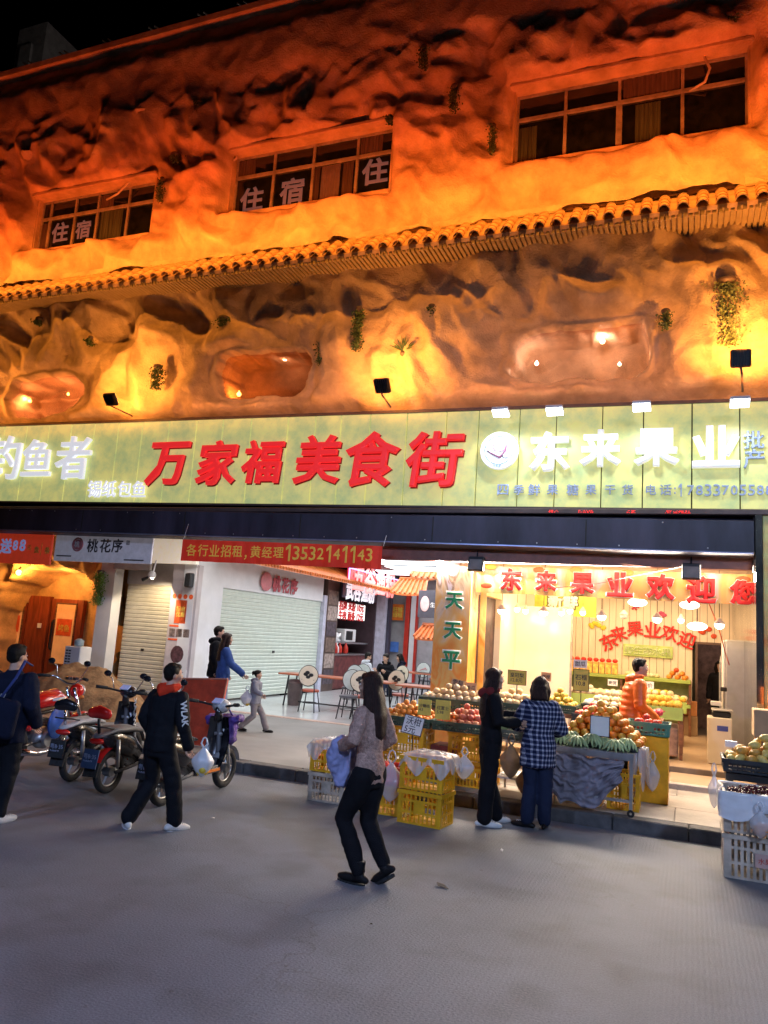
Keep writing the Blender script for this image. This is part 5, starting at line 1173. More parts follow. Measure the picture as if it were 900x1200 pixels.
for (x, y, z, w, d, mts, r, pk, kd, nm, lb, grp, tray) in (
    (-2.35, 11.4, 1.02, .75, .45, F_pear, .055, .16, 'round', 'melon', 'pale melon in the tray under the yellow price sign', 'pale melons behind the woman in black', 'dark tray of pale melons under the framed yellow sign'),
    (-1.72, 11.45, 1.06, .48, .45, F_yel, .045, .16, 'round', 'yellow_fruit', 'yellow fruit behind the head of the woman in the plaid shirt', 'yellow fruit in the rear tray', 'dark tray of yellow fruit behind the plaid shirted woman'),
    (-1.18, 11.3, .98, .62, .45, F_red, .045, .14, 'round', 'red_fruit', 'bright red fruit in the tray right of the plaid shirted woman', 'red fruit in the black tray', 'black tray of red fruit above the oranges'),
    (-1.10, 12.4, 1.05, .8, .5, F_cream, .055, .16, 'round', 'cream_fruit', 'cream coloured fruit in the row behind the red fruit', 'cream fruit in the rear row', 'pale tray of cream fruit behind the red fruit')):
    crate(x, y, z, w, d, .11, M_black_cr if 'black' in lb or 'red' in nm else M_green_cr, tray, 'rear trays of the middle stall', nx=18, ny=10, name='fruit_tray')
    s_ = thing('tray_stand', 'wooden stand holding the '+tray.replace('dark ', ''), 'stand', (x, y, PZ+.07)); MB().bx(-w/2, w/2, -d/2, d/2, z-PZ-.07-.06, z-PZ-.07-.005).build('stand_top', M_wood, s_)
    for sx in (-1, 1): MB().bx(sx*(w/2-.03)-.02, sx*(w/2-.03)+.02, -.2, .2, 0, z-PZ-.07-.06).build('side_panel', M_wood, s_)
    heap(x, y, z+.07, w-.05, d-.05, pk+.06, r, kd, mts, nm, lb, grp, 60)
price(606, 794, 11.15, .25, .19, M_yell, '皇冠梨\n12.8元', 'framed yellow sign on a stem in the pale melons', .14); price(681, 797, 11.05, .20, .28, M_yell, '石榴\n10.8', 'tall framed yellow sign on a stem above the red fruit', .16)
price(640, 793, 12.0, .15, .13, MATS['orange_tan_card'], '脐橙', 'small tan card leaning before the cream board'); price(680, 778, 12.0, .20, .12, M_paper, '甜瓜', 'white card above the tall framed yellow sign')
# --- front cart with bananas and oranges
ct = thing('fruit_cart', 'metal cart with a white top, green bananas and oranges, draped in crumpled purple grey paper', 'cart', (-1.06, 9.98, PZ))
MB().bx(-.50, .46, -.47, .47, .64, .675, .005).build('cart_top', mat('pale_cart_top', (.62, .66, .68), .3, var=.08), ct)
MB().bx(-.515, .475, -.485, -.472, .61, .69).build('top_rim', M_steel, ct)
for sx in (-.49, .45):
    for sy in (-.45, .45):
        l_ = MB().bx(sx-.018, sx+.018, sy-.018, sy+.018, .08, .64).build('leg', M_steel, ct); MB().torus((sx, sy, .035), .028, .014, 14, 6).build('caster', M_rubber, l_)
MB().bx(-.49, .45, -.46, -.44, .15, .18).bx(.44, .46, -.43, .43, .15, .18).build('lower_rail', M_steel, ct)
M_pp = mat('purple_grey_paper', (.24, .22, .26), .6, var=.22, scale=4, bump=.3)
def drape(u, v):
    x = -.52+.88*u; low = .03+.20*abs(noise.noise(Vector((u*3.1, 1.5, 0))))+.22*max(0, u-.70)/.3*1.5+.05*math.sin(u*9)
    z = .62-(.62-low)*v; return (x+.02*math.sin(v*7), -.50-.07*v*math.sin(u*6+1)-.03, z)
crumple(64, 44, drape, 7, .06, 6).build('paper_drape', M_pp, ct, True, None, False)
crate(-.72, 10.02, PZ, .36, .36, .42, M_ycr, 'yellow crate under the right side of the cart', 'crates under the cart'); crate(-1.2, 10.1, PZ, .46, .4, .42, M_ycr, 'yellow crate hidden behind the paper under the cart', 'crates under the cart')
crate(-1.02, 10.05, .818, .92, .62, .10, M_black_cr, 'black tray with a heap of oranges on the cart', 'trays on the cart', nx=22, ny=14, name='fruit_tray')
nO = heap(-1.00, 10.05, .87, .98, .64, .50, .049, 'round', F_or, 'orange', 'orange in the big heap on the cart', 'oranges heaped on the cart', 290)
price(703, 851, 9.70, .21, .22, M_paper, '', 'blank white card on a black stem before the oranges', .10)
def banana_hand(x, y, z, rz, lb, n=9, s=1.0):
    t = thing('banana_bunch', lb, 'bananas', (x, y, z), rz, 'green banana bunches on the cart')
    for i in range(n):
        a = R(-70+140*i/(n-1)); rr = .02*s; pts = []
        for k in range(7):
            q = k/6; rad = (.02+.14*q)*s; pts.append((math.sin(a)*rad, -math.cos(a)*rad*.9, (.10-.10*q*q-.0*q)*s+.012+(.018 if i % 2 else 0)))
        MB().tube(pts, [.008*s, .015*s, .020*s, .022*s, .020*s, .014*s, .005*s], 8).build('banana', MATS.get('green_banana_peel') or mat('green_banana_peel', (.36, .47, .22), .45, var=.18, scale=6), t, True)
    MB().tube([(0, 0, .10*s), (0, .04, .14*s)], [.022*s, .016*s], 8).build('stalk', M_leaf, t, True)
    return t
for (x, y, rz, lb, dz) in ((-1.45, 9.66, .3, 'green banana bunch at the left end beside the plaid shirt', 0), (-1.23, 9.62, -.2, 'green banana bunch second from the left on the cart', 0), (-1.08, 9.70, .2, 'small green banana bunch behind the middle ones', .03), (-.80, 9.61, .15, 'large green banana bunch at the right corner of the cart', 0), (-.66, 9.70, -.5, 'green banana bunch behind the right corner bunch', .02), (-1.34, 9.74, 1.0, 'green banana bunch lying behind the two left bunches', .03), (-.96, 9.74, .6, 'green banana bunch below the blank white card', 0)):
    banana_hand(x, y, PZ+.68+dz, rz, lb)
film(-.56, 10.25, .80, .22, .5, 'torn clear film hanging at the right side of the cart', 11, 0, M_film, .3)
crate(-.48, 10.75, .95, .5, .4, .16, mat('teal_crate_plastic', (.05, .20, .15), .45), 'teal crate of red fruit beside the man in the orange jacket', 'rear trays of the middle stall', name='fruit_tray')
s_ = thing('tray_stand', 'yellow box stand under the teal crate', 'stand', (-.48, 10.75, PZ)); MB().bx(-.24, .24, -.2, .2, 0, .80, .01).build('stand_body', M_ycr, s_)
heap(-.50, 10.75, 1.0, .46, .34, .18, .045, 'round', F_red, 'red_fruit', 'red fruit in the teal crate right of the oranges', 'red fruit in the teal crate', 40)
heap(-.62, 11.9, 1.08, .5, .34, .18, .065, 'pitaya', F_pit, 'dragon_fruit', 'magenta dragon fruit before the orange jacket', 'dragon fruit beside the man', 22)
s_ = thing('tray_stand', 'low wooden stand under the dragon fruit', 'stand', (-.62, 11.9, PZ)); MB().bx(-.28, .28, -.2, .2, .86, .92).build('stand_top', M_wood, s_); MB().bx(-.26, -.2, -.18, .18, 0, .86).bx(.2, .26, -.18, .18, 0, .86).build('side_panel', M_wood, s_)
bag(-.42, 10.45, .30, .10, .36, M_film, 'clear bag hanging right of the cart beside the steps', 13)
# --- display tables further inside
t = thing('display_table', 'wooden display table with a lime green cloth edge inside the shop', 'table', (-.42, 14.2, .3))
MB().bx(-.40, .30, -.5, .5, .74, .80, .01).build('table_top', M_wood, t); MB().bx(-.42, .32, -.53, -.505, .62, .82).build('cloth_edge', M_gshelf, t)
for sx in (-.38, .27): MB().bx(sx, sx+.05, -.5, -.44, 0, .74).build('leg', M_wood, t); MB().bx(sx, sx+.05, .44, .5, 0, .74).build('leg', M_wood, t)
MB().bx(-.33, .25, -.48, .4, .05, .5, .02).build('covered_stock', mat('brown_paper_stock', (.40, .25, .18), .7, var=.3), t)
heap(-.47, 14.2, 1.10, .66, .9, .16, .055, 'round', F_yel, 'yellow_fruit', 'yellow fruit on the table with the lime green edge', 'yellow fruit on the display table', 70)
t = thing('display_table', 'long wooden display counter behind the man in the orange jacket', 'table', (-1.2, 16.2, .3)); MB().bx(-1.2, 1.15, -.5, .5, .72, .78, .01).build('table_top', M_wood, t); MB().bx(-1.15, -1.05, -.45, .45, 0, .72).bx(1.0, 1.1, -.45, .45, 0, .72).build('legs_panel', M_wood, t); MB().bx(-1.2, 1.15, -.53, -.505, .60, .80).build('cloth_edge', M_gshelf, t)
heap(-1.75, 16.2, 1.08, 1.0, .8, .18, .06, 'round', F_cream, 'cream_fruit', 'cream fruit on the long counter left of the orange jacket', 'cream fruit on the long counter', 60)
heap(-.60, 16.2, 1.08, 1.1, .8, .20, .06, 'round', F_cream+F_yel, 'mixed_fruit', 'cream or yellow fruit on the long counter right of the orange jacket', 'mixed fruit on the long counter', 80)
q = W(773, 822, 14.6); price(759, 833-30, 15.6, .22, .14, M_paper, '特价', 'white card leaning in the fruit on the long counter', None, -12); price(718, 800, 15.6, .18, .12, M_paper, '新货', 'second white card left of the man in the orange jacket', None, -8)
# shelf goods
for k in range(9):
    x = -2.60+k*.135; t = MB().bx(-.055, .055, -.1, .1, 0, .24, .008).build('gift_box', mat('yellow_red_gift_box', (.80, .60, .15), .5, var=.35, scale=12, col2=(.75, .2, .05)), None, loc=(x, 17.85, 1.445)); tag(t, 'yellow gift box in the row on the lime shelf', 'box', 'gift boxes on the lime shelf')
    t = MB().ell((0, 0, 0), (.06, .07, .045), 10, 6).build('red_fruit', F_red[0], None, True, (x, 17.85, 1.728)); tag(t, 'red fruit on top of the gift boxes on the shelf', 'fruit', 'red fruit on the gift boxes')
heap(-.25, 17.85, 1.44, .42, .3, .26, .055, 'round', F_tan+F_red, 'orange', 'orange stacked in the small pyramid at the right end of the shelf', 'oranges of the shelf pyramid', 40)
heap(-.95, 17.9, 1.44, .7, .3, .10, .05, 'round', F_cream, 'cream_fruit', 'cream fruit in the middle of the lime shelf', 'cream fruit on the lime shelf', 40)
t = MB().bx(-.14, .14, -.14, .14, 0, .4, .01).build('wooden_box', M_carton, None, loc=(.02, 18.1, .3)); tag(t, 'brown box standing on the floor left of the back doorway', 'box')
t = MB().bx(-.13, .13, -.13, .13, 0, .3, .01).build('wooden_box', mat('orange_brown_box', (.6, .25, .08), .6), None, loc=(.02, 18.1, .705)); tag(t, 'orange brown box on the brown box left of the back doorway', 'box')
# --- right corner: mango tray and the big white baskets
crate(.66, 8.45, .0, .72, .55, .385, M_gcr, 'lower dirty white basket at the right edge of the picture', 'white baskets at the right', nx=14, ny=10, name='white_basket', solid=.52); crate(.66, 8.45, .40, .72, .55, .36, M_gcr, 'upper white basket holding dark grapes at the right edge', 'white baskets at the right', nx=14, ny=10, name='white_basket', solid=.52)
def liner(u, v):
    a = 2*PI*u; ex = .375+.02*math.sin(u*23); ey = .29+.015*math.cos(u*19); c, s = math.cos(a), math.sin(a)
    k = 1/max(abs(c), abs(s)); z = .06*min(1, v*3)-(.22+.05*math.sin(u*31))*max(0, v-.3)/.7; rr = .93+.10*min(1, v*2.5)
    return (c*k*ex*rr, s*k*ey*rr, z)
o = crumple(90, 12, liner, 15, .018, 14).build('basket_liner', M_whitebag, None, True, (.66, 8.45, .72), False); tag(o, 'white plastic liner folded over the rim of the grape basket', 'plastic bag')
M_grape = fm('dark_grape_skin', (.09, .015, .02), rough=.25); mb = MB()
for k in range(260):
    a, b_ = random.uniform(-.30, .30), random.uniform(-.22, .22); mb.ell((a, b_, .02+.06*(1-(a/.3)**2)*(1-(b_/.22)**2)+random.uniform(-.02, .02)), .017, 6, 5)
o = mb.build('grapes', M_grape, None, True, (.66, 8.45, .70)); tag(o, 'heap of dark red grapes in the lined white basket', 'grapes', None, 'stuff')
MB_ = MB().bx(-.06, .10, -.004, .004, -.05, .07); o = MB_.build('notice_card', mat('faded_pink_card', (.55, .35, .30), .6), None, loc=(.62, 8.158, .18)); tag(o, 'small faded card on the side of the lower white basket', 'card')
txt('水果', .06, M_red, o, (.02, -.006, .01), width=.11, height=.06, ext=.001)
bag(.60, 8.08, .40, .10, .24, M_film, 'small clear bag with orange snacks hanging on the upper white basket', 21, fill=F_or[0])
crate(.80, 9.15, .84, .95, .5, .13, M_black_cr, 'black tray of mangoes above the grape basket', 'tray at the right corner', nx=22, ny=12, name='fruit_tray')
s_ = thing('tray_stand', 'black stand under the mango tray', 'stand', (.80, 9.15, 0)); MB().bx(-.45, .45, -.22, .22, .76, .83).build('stand_top', M_black, s_); MB().bx(-.44, -.38, -.2, .2, 0, .76).bx(.38, .44, -.2, .2, 0, .76).build('side_panel', M_black, s_)
heap(.80, 9.15, .93, .92, .46, .28, .052, 'mango', F_man, 'mango', 'yellow mango heaped in the black tray at the right edge', 'mangoes in the black tray', 110)
bag(.24, 9.0, .45, .07, .34, M_film, 'narrow clear bag hanging at the left corner of the mango tray', 23)
t = MB().bx(-.06, .06, -.05, .05, 0, .06).build('tissue_pack', M_white, None, loc=(.42, 9.4, 1.04)); tag(t, 'small white pack at the left end of the mangoes', 'pack')
# ================================================================== sand, board, wall plants
M_sand = mat('yellow_brown_sand', (.36, .20, .085), .95, var=.22, scale=5, bump=.9, bscale=22)
mb = MB(); nx, ny = 80, 60; v = []
for j in range(ny+1):
    for i in range(nx+1):
        x = -1.7+3.4*i/nx; y = -1.2+2.4*j/ny; e = math.hypot((x+.25)/1.45, y/1.05); h = max(0, 1-e**1.6)
        h += .45*max(0, 1-math.hypot((x-1.0)/.75, (y+.2)/.8)**1.5)*(1-h)
        z = .88*h*(1+.25*noise.noise(Vector((x*2, y*2, 0))))+.05*noise.noise(Vector((x*6, y*6, 1)))*min(1, h*4)+.03*abs(noise.noise(Vector((x*12, y*12, 1))))*min(1, h*4)-.02*(h <= 0)
        v.append((x, y, z))
mb.add(v, [(j*(nx+1)+i, j*(nx+1)+i+1, (j+1)*(nx+1)+i+1, (j+1)*(nx+1)+i) for j in range(ny) for i in range(nx)])
o = mb.build('sand_heap', M_sand, None, True, (-10.75, 12.1, PZ), False); tag(o, 'heap of yellow brown building sand on the pavement behind the motorcycles', 'sand', None, 'stuff')
t = thing('brick_stack', 'low stack of red brown blocks at the foot of the cream shutter', 'bricks', (-10.6, 13.6, PZ))
for k in range(6): MB().bx(-.6+(k % 3)*.4, -.22+(k % 3)*.4, -.1, .1, (k//3)*.13, .12+(k//3)*.13, .01).build('brick', mat('red_brown_brick', (.42, .16, .07), .8, var=.2), t)
rb = thing('red_board', 'large red painted board leaning upright behind the black scooter', 'board', (-7.0, 10.15, PZ))
a, b_ = W(205, 796, 10.15), W(260, 797, 10.15)
mb = MB(); lo_l, lo_r = W(205, 880, 10.15), W(247, 885, 10.15)
L0 = rb.location
v = [(lo_l.x-L0.x, -.02, .01), (lo_r.x-L0.x+.05, -.02, .01), (b_.x-L0.x, .16, b_.z-L0.z), (a.x-L0.x+.02, .16, a.z-L0.z)]; v += [(p[0], p[1]+.03, p[2]) for p in v]
mb.add(v, [(0, 1, 2, 3), (7, 6, 5, 4), (0, 4, 5, 1), (1, 5, 6, 2), (2, 6, 7, 3), (3, 7, 4, 0)]); mb.build('board_panel', M_redorg, rb)
mb = MB(); mb.tube([(v[3][0], .15, v[3][2]+.01), (v[2][0], .15, v[2][2]+.01)], .014, 6); mb.tube([(v[2][0], .15, v[2][2]), (v[1][0], -.03, .02)], .014, 6); mb.build('board_edge', mat('faded_red_edge', (.62, .22, .14), .5), rb)
MB().tube([(v[0][0]+.1, .0, .01), (v[0][0]+.1, .5, .01), (v[3][0]+.1, .18, v[3][2]*.8)], .015, 6).build('back_brace', M_brown, rb)
# plants on the rock wall
def wallplant(px, py, Y, h, w_, lb, kind='hang', m=None):
    q = W(px, py, Y); t = thing('wall_plant', lb, 'plant', q); mb = MB()
    n_ = int(240*h*w_*26) if kind == 'hang' else 26
    if kind == 'hang':
        for k in range(min(1800, max(170, n_))):
            u = random.random(); x = random.gauss(0, w_*.36)*(1-.35*u); z = -h*u+random.uniform(-.02, .02)+.02; y = random.uniform(-.10, .10); s_ = random.uniform(.02, .05); a = random.uniform(-1.2, 1.2); b2 = random.uniform(-1, 1)
            mb.add([(-s_*.35, 0, 0), (0, -s_*.2, -s_*.8), (s_*.35, 0, 0), (0, s_*.15, s_*.5)], [(0, 1, 2, 3)], Matrix.Translation((x, y, z)) @ Euler((b2, a, a*2)).to_matrix().to_4x4())
        for k in range(10): a = random.uniform(-1, 1); mb.tube([(0, 0, .02), (a*w_*.4, -.06, -h*.25), (a*w_*.42, -.03, -h*random.uniform(.6, .98))], .004, 4)
        MB().lathe([(.02, -.02), (w_*.35, .01), (w_*.42, .06), (w_*.3, .08)], 10).build('pot', M_brown, t, True)
    else:
        for k in range(n_):
            a = R(random.uniform(-75, 75)); L_ = h*random.uniform(.6, 1); d = Vector((math.sin(a), -.35*random.random(), math.cos(a))); p1 = d*L_*.55; p2 = d*L_+Vector((0, -.03, -.10*abs(math.sin(a))*L_)); s_ = .012; sd = Vector((math.cos(a), 0, -math.sin(a)))*s_
            mb.add([tuple(-sd*.4), tuple(sd*.4), tuple(p1+sd), tuple(p2), tuple(p1-sd)], [(0, 1, 2, 3, 4)])
        MB().ell((0, .02, -.02), (.06, .05, .05), 8, 6).build('root_clump', M_brown, t, True)
    mb.build('foliage', m or M_leaf_dry, t)
    return t
for (px, py, Y, h, w_, lb, kd, m) in ((852, 332, 11.85, 1.0, .34, 'long pale hanging plant at the right above the upright floodlight', 'hang', None), (421, 365, 11.85, .75, .17, 'thin trailing plant in the middle of the lower rock wall', 'hang', M_leaf), (506, 362, 11.85, .25, .16, 'short trailing plant right of the middle of the rock wall', 'hang', M_leaf), (472, 412, 11.85, .30, .3, 'spiky green tuft above the middle floodlight', 'spiky', M_leaf), (378, 402, 11.85, .45, .16, 'dark trailing plant right of the lit round niche', 'hang', M_leaf), (185, 432, 11.85, .45, .22, 'bushy plant on the rock above the left floodlight', 'hang', M_leaf), (262, 375, 11.85, .15, .24, 'small dark plant under the eave left of the middle', 'hang', M_leaf), (46, 376, 11.85, .12, .2, 'small plant at far left on a square rock pocket', 'hang', M_leaf), (106, 398, 11.85, .16, .12, 'tiny plant between the two left niches', 'hang', M_leaf), (780, 368, 11.85, .25, .16, 'dark sprig right of the wide niche', 'hang', M_leaf),
    (533, 104, 11.85, .45, .17, 'dark trailing plant left of the largest window', 'hang', M_leaf), (497, 58, 11.85, .4, .16, 'dark plant high between the middle and right windows', 'hang', M_leaf), (578, 150, 11.85, .55, .12, 'thin dark vine beside the lower left corner of the largest window', 'hang', M_leaf), (233, 122, 11.85, .3, .18, 'dark plant high between the left and middle windows', 'hang', M_leaf), (206, 184, 11.85, .14, .26, 'small leafy plant just right of the left window', 'hang', M_leaf), (855, 22, 11.85, .15, .24, 'small plant above the right corner of the largest window', 'hang', M_leaf), (190, 212, 11.85, .5, .12, 'dark vine down the right side of the left window', 'hang', M_leaf), (457, 140, 11.85, .08, .14, 'tiny plant at the top right corner of the middle window', 'hang', M_leaf)):
    wallplant(px, py, Y, h, w_, lb, kd, m)
for px, py, lb in ((169, 138, 'cone shaped rock planter above the left window'), (36, 186, 'cone shaped rock planter at the far left top')):
    q = W(px, py, 11.95); t = thing('rock_planter', lb, 'planter', q); MB().lathe([(.02, -.42), (.10, -.2), (.24, .06), (.20, .07), (.02, .02)], 7).build('planter_cone', M_rock, t)
    mb = MB()
    for k in range(60): a = random.uniform(0, 6.28); r_ = random.uniform(0, .2); mb.ell((math.cos(a)*r_, math.sin(a)*r_, .08+random.uniform(0, .1)), (.03, .02, .012), 5, 4, (random.random(), random.random(), a))
    mb.build('foliage', M_leaf, t)
wallplant(118, 672, 14.35, .75, .22, 'bright green hanging plant beside the white column of the cave restaurant', 'hang', mat('fresh_green_leaf', (.16, .30, .05), .6, var=.3))
# ================================================================== café furniture
M_cblk = mat('black_metal_tube', (.02, .02, .025), .35, .4)
M_cback = mat('cream_chair_back', (.62, .54, .42), .5, var=.06); M_cseat = mat('red_brown_seat', (.42, .08, .04), .5); M_gseat = mat('grey_seat', (.10, .10, .12), .5); M_gback = mat('pale_grey_chair_back', (.55, .60, .58), .45, var=.06)
def make_chair(back, seat, print_):
    t = thing('cafe_chair', 'round backed cafe chair', 'chair', (0, 0, 0), 0, 'round backed cafe chairs in the food court')
    MB().lathe([(.19, 0), (.205, .01), (.205, .045), (.18, .055)], 20, Matrix.Translation((0, 0, .44))).build('seat', seat, t, 'auto')
    M = Matrix.Translation((0, -.21, .80)) @ Matrix.Rotation(R(84), 4, 'X')
    bk = MB().lathe([(.215, -.018), (.225, 0), (.215, .018)], 28, M).build('backrest', back, t, 'auto')
    MB().torus((0, 0, 0), .226, .010, 28, 6, M @ Matrix.Rotation(R(90), 4, 'X')).build('backrest_rim', M_cblk, bk, True)
    mb = MB()
    if print_ == 0:
        for dx, dz in ((-.06, .03), (.0, -.03), (.07, .02), (-.02, .07)): mb.ell((dx, -.232, .80+dz), (.055, .006, .04), 10, 5)
    else:
        for k in range(7): mb.tube([(-.12+.03*k, -.236, .76+.02*k), (-.08+.035*k, -.236, .80+.015*(k % 3))], .008, 5)
    mb.build('printed_motif', M_black if print_ == 0 else M_pk, bk)
    for sx in (-1, 1):
        for sy in (-1, 1): MB().tube([(sx*.13, sy*.13, .44), (sx*.19, sy*.19, 0)], .013, 6).build('leg', M_cblk, t)
        MB().tube([(sx*.14, -.14, .44), (sx*.15, -.21, .60), (sx*.14, -.23, .72)], .012, 6).build('back_tube', M_cblk, t)
    MB().torus((0, 0, .2), .175, .008, 20, 5, Matrix.Rotation(R(90), 4, 'X')).build('foot_ring', M_cblk, t)
    return t
def dup(root, loc, rz, lb):
    c = clone(root); c.location = loc; c.rotation_euler = (0, 0, rz); c['label'] = lb; return c
c1 = make_chair(M_cback, M_cseat, 0); c2 = make_chair(M_gback, M_gseat, 1)
c1.location = (-7.95, 15.98, .14); c1.rotation_euler = (0, 0, R(8)); c1['label'] = 'cafe chair with a dark leaf print and red seat standing before the near table'
c2.location = (-7.75, 17.75, .14); c2.rotation_euler = (0, 0, R(175)); c2['label'] = 'grey seated cafe chair on the far side of the near table'
def P3(px, py, z): q = G(px, py, z); return (q.x, q.y, .14)
dup(c2, P3(410, 797, .95), R(186), 'pale backed cafe chair at the middle of the near table'); dup(c2, P3(421, 788, .95), R(170), 'pale backed cafe chair behind the near table beside the seated diner')
dup(c1, (-6.62, 15.75, .14), R(20), 'cream backed cafe chair half hidden by the walking woman'); dup(c1, P3(470, 797, .94), R(-10), 'cream backed cafe chair at the right end of the near table')
for i, (px, py, s_) in enumerate(((477, 790, 'first'), (499, 785, 'second'), (486, 778, 'third'), (504, 778, 'fourth'), (493, 771, 'fifth'), (514, 775, 'sixth'), (511, 784, 'seventh'))):
    dup(c2 if i % 3 else c1, P3(px, py, .94), R(-20+17*i), s_+' pale round chair back counted from the walking woman towards the mural pillar')
def table(x, y, w_, d, lb, rz=0):
    t = thing('dining_table', lb, 'table', (x, y, .14), rz); MB().bx(-w_/2, w_/2, -d/2, d/2, .72, .76, .01).build('table_top', M_tabletop, t)
    for sx in (-1, 1):
        MB().tube([(sx*(w_/2-.25), -d/2+.1, .72), (sx*(w_/2-.18), -d/2+.06, 0)], .022, 6).build('leg', M_cblk, t); MB().tube([(sx*(w_/2-.25), d/2-.1, .72), (sx*(w_/2-.18), d/2-.06, 0)], .022, 6).build('leg', M_cblk, t)
    MB().tube([(-w_/2+.22, 0, .1), (w_/2-.22, 0, .1)], .018, 6).build('stretcher', M_cblk, t); return t
table(-7.7, 16.9, 2.9, .62, 'long red brown dining table nearest the green shutter'); table(-5.4, 16.6, 1.3, .62, 'short red brown table end right of the walking woman'); 
q = G(475, 787, .9); table(q.x, q.y+.2, 2.6, .6, 'red brown dining table where the two diners sit')
q = G(512, 790, .9); table(q.x, q.y, 1.4, .6, 'red brown dining table beside the mural pillar')
p = G(350, 828, .14); t = thing('trash_bin', 'grey brown waste bin under the left end of the near table', 'bin', (-8.85, 16.95, .14)); MB().lathe([(.15, 0), (.19, .50), (.20, .52), (.18, .53)], 18).build('bin_body', mat('grey_brown_plastic', (.12, .09, .09), .5), t, 'auto'); MB().lathe([(.19, .53), (.15, .60), (.02, .62)], 18).build('lid', mat('grey_brown_lid', (.20, .16, .16), .5), t, 'auto')
for i, (px, py, m) in enumerate(((400, 768, M_white), (403, 779, M_red), (398, 780, M_red), (410, 778, M_red))):
    q = S(px, py+4, -10.2); t = MB().lathe([(.06, 0), (.09, .03), (.08, .2), (.03, .28), (.03, .33)], 10).build('bottle', m, None, True, (-10.4, q.y, 1.255)); tag(t, ('%s bottle on the kitchen counter, ' % ('white' if m is M_white else 'red'))+('topmost' if i == 0 else ('nearest the diner' if i == 3 else 'in the left pair')), 'bottle', 'bottles on the kitchen counter')
# ================================================================== bikes
M_spoke = mat('wheel_alloy', (.35, .36, .38), .35, .9)
M_mblk = mat('glossy_black_fairing', (.012, .012, .016), .25, var=.1, coat=.5); M_mred = mat('glossy_red_paint', (.62, .015, .012), .2, var=.05, coat=.6)
M_grey = mat('grey_plastic_trim', (.10, .10, .11), .5); M_silv = mat('silver_paint', (.55, .56, .58), .35, .6)
def wheel(t, x, r=.24, w_=.04, spokes=5, name='wheel', rim=None):
    wl = MB().torus((x, 0, r), r-w_, w_, 36, 10).build(name, M_rubber, t, True)
    rm = MB().torus((x, 0, r), r-w_*1.9, .014, 30, 6); rm.build('rim', rim or M_spoke, wl, True)
    sp = MB(); mm = spokes
    for k in range(mm):
        a = 2*PI*k/mm
        if mm < 10: sp.tube([(x, 0, r), (x+math.cos(a)*(r-w_*1.9), 0, r+math.sin(a)*(r-w_*1.9))], [.018, .012], 6)
        else: sp.tube([(x, .02 if k % 2 else -.02, r), (x+math.cos(a)*(r-w_*1.9), 0, r+math.sin(a)*(r-w_*1.9))], .004, 4)
    sp.build('spokes', rim or M_spoke, wl); MB().lathe([(.055, -.05), (.06, 0), (.055, .05)], 16, Matrix.Translation((x, 0, r)) @ Matrix.Rotation(R(90), 4, 'X')).build('hub', rim or M_spoke, wl, 'auto')
    return wl
def fender(t, x, r, a0, a1, w_, m, name='mudguard'):
    mb = MB(); v = []; N = 16
    for i in range(N+1):
        a = R(a0+(a1-a0)*i/N)
        for k in range(5):
            b_ = -1+k/2; rr = r+.03-.02*b_*b_; v.append((x+math.cos(a)*rr, b_*w_, r-.0+math.sin(a)*rr))
    mb.add(v, [(i*5+k, i*5+k+1, i*5+k+6, i*5+k+5) for i in range(N) for k in range(4)]); return mb.build(name, m, t, True)
def mirror(t, x, y, z, s):
    m_ = MB().tube([(x, s*y, z), (x+.03, s*(y+.06), z+.12), (x-.02, s*(y+.10), z+.17)], .007, 6).build('mirror_stem', M_chrome, t, True)
    MB().ell((x-.03, s*(y+.10), z+.19), (.02, .06, .04), 12, 8).build('mirror', M_mblk, m_, True)
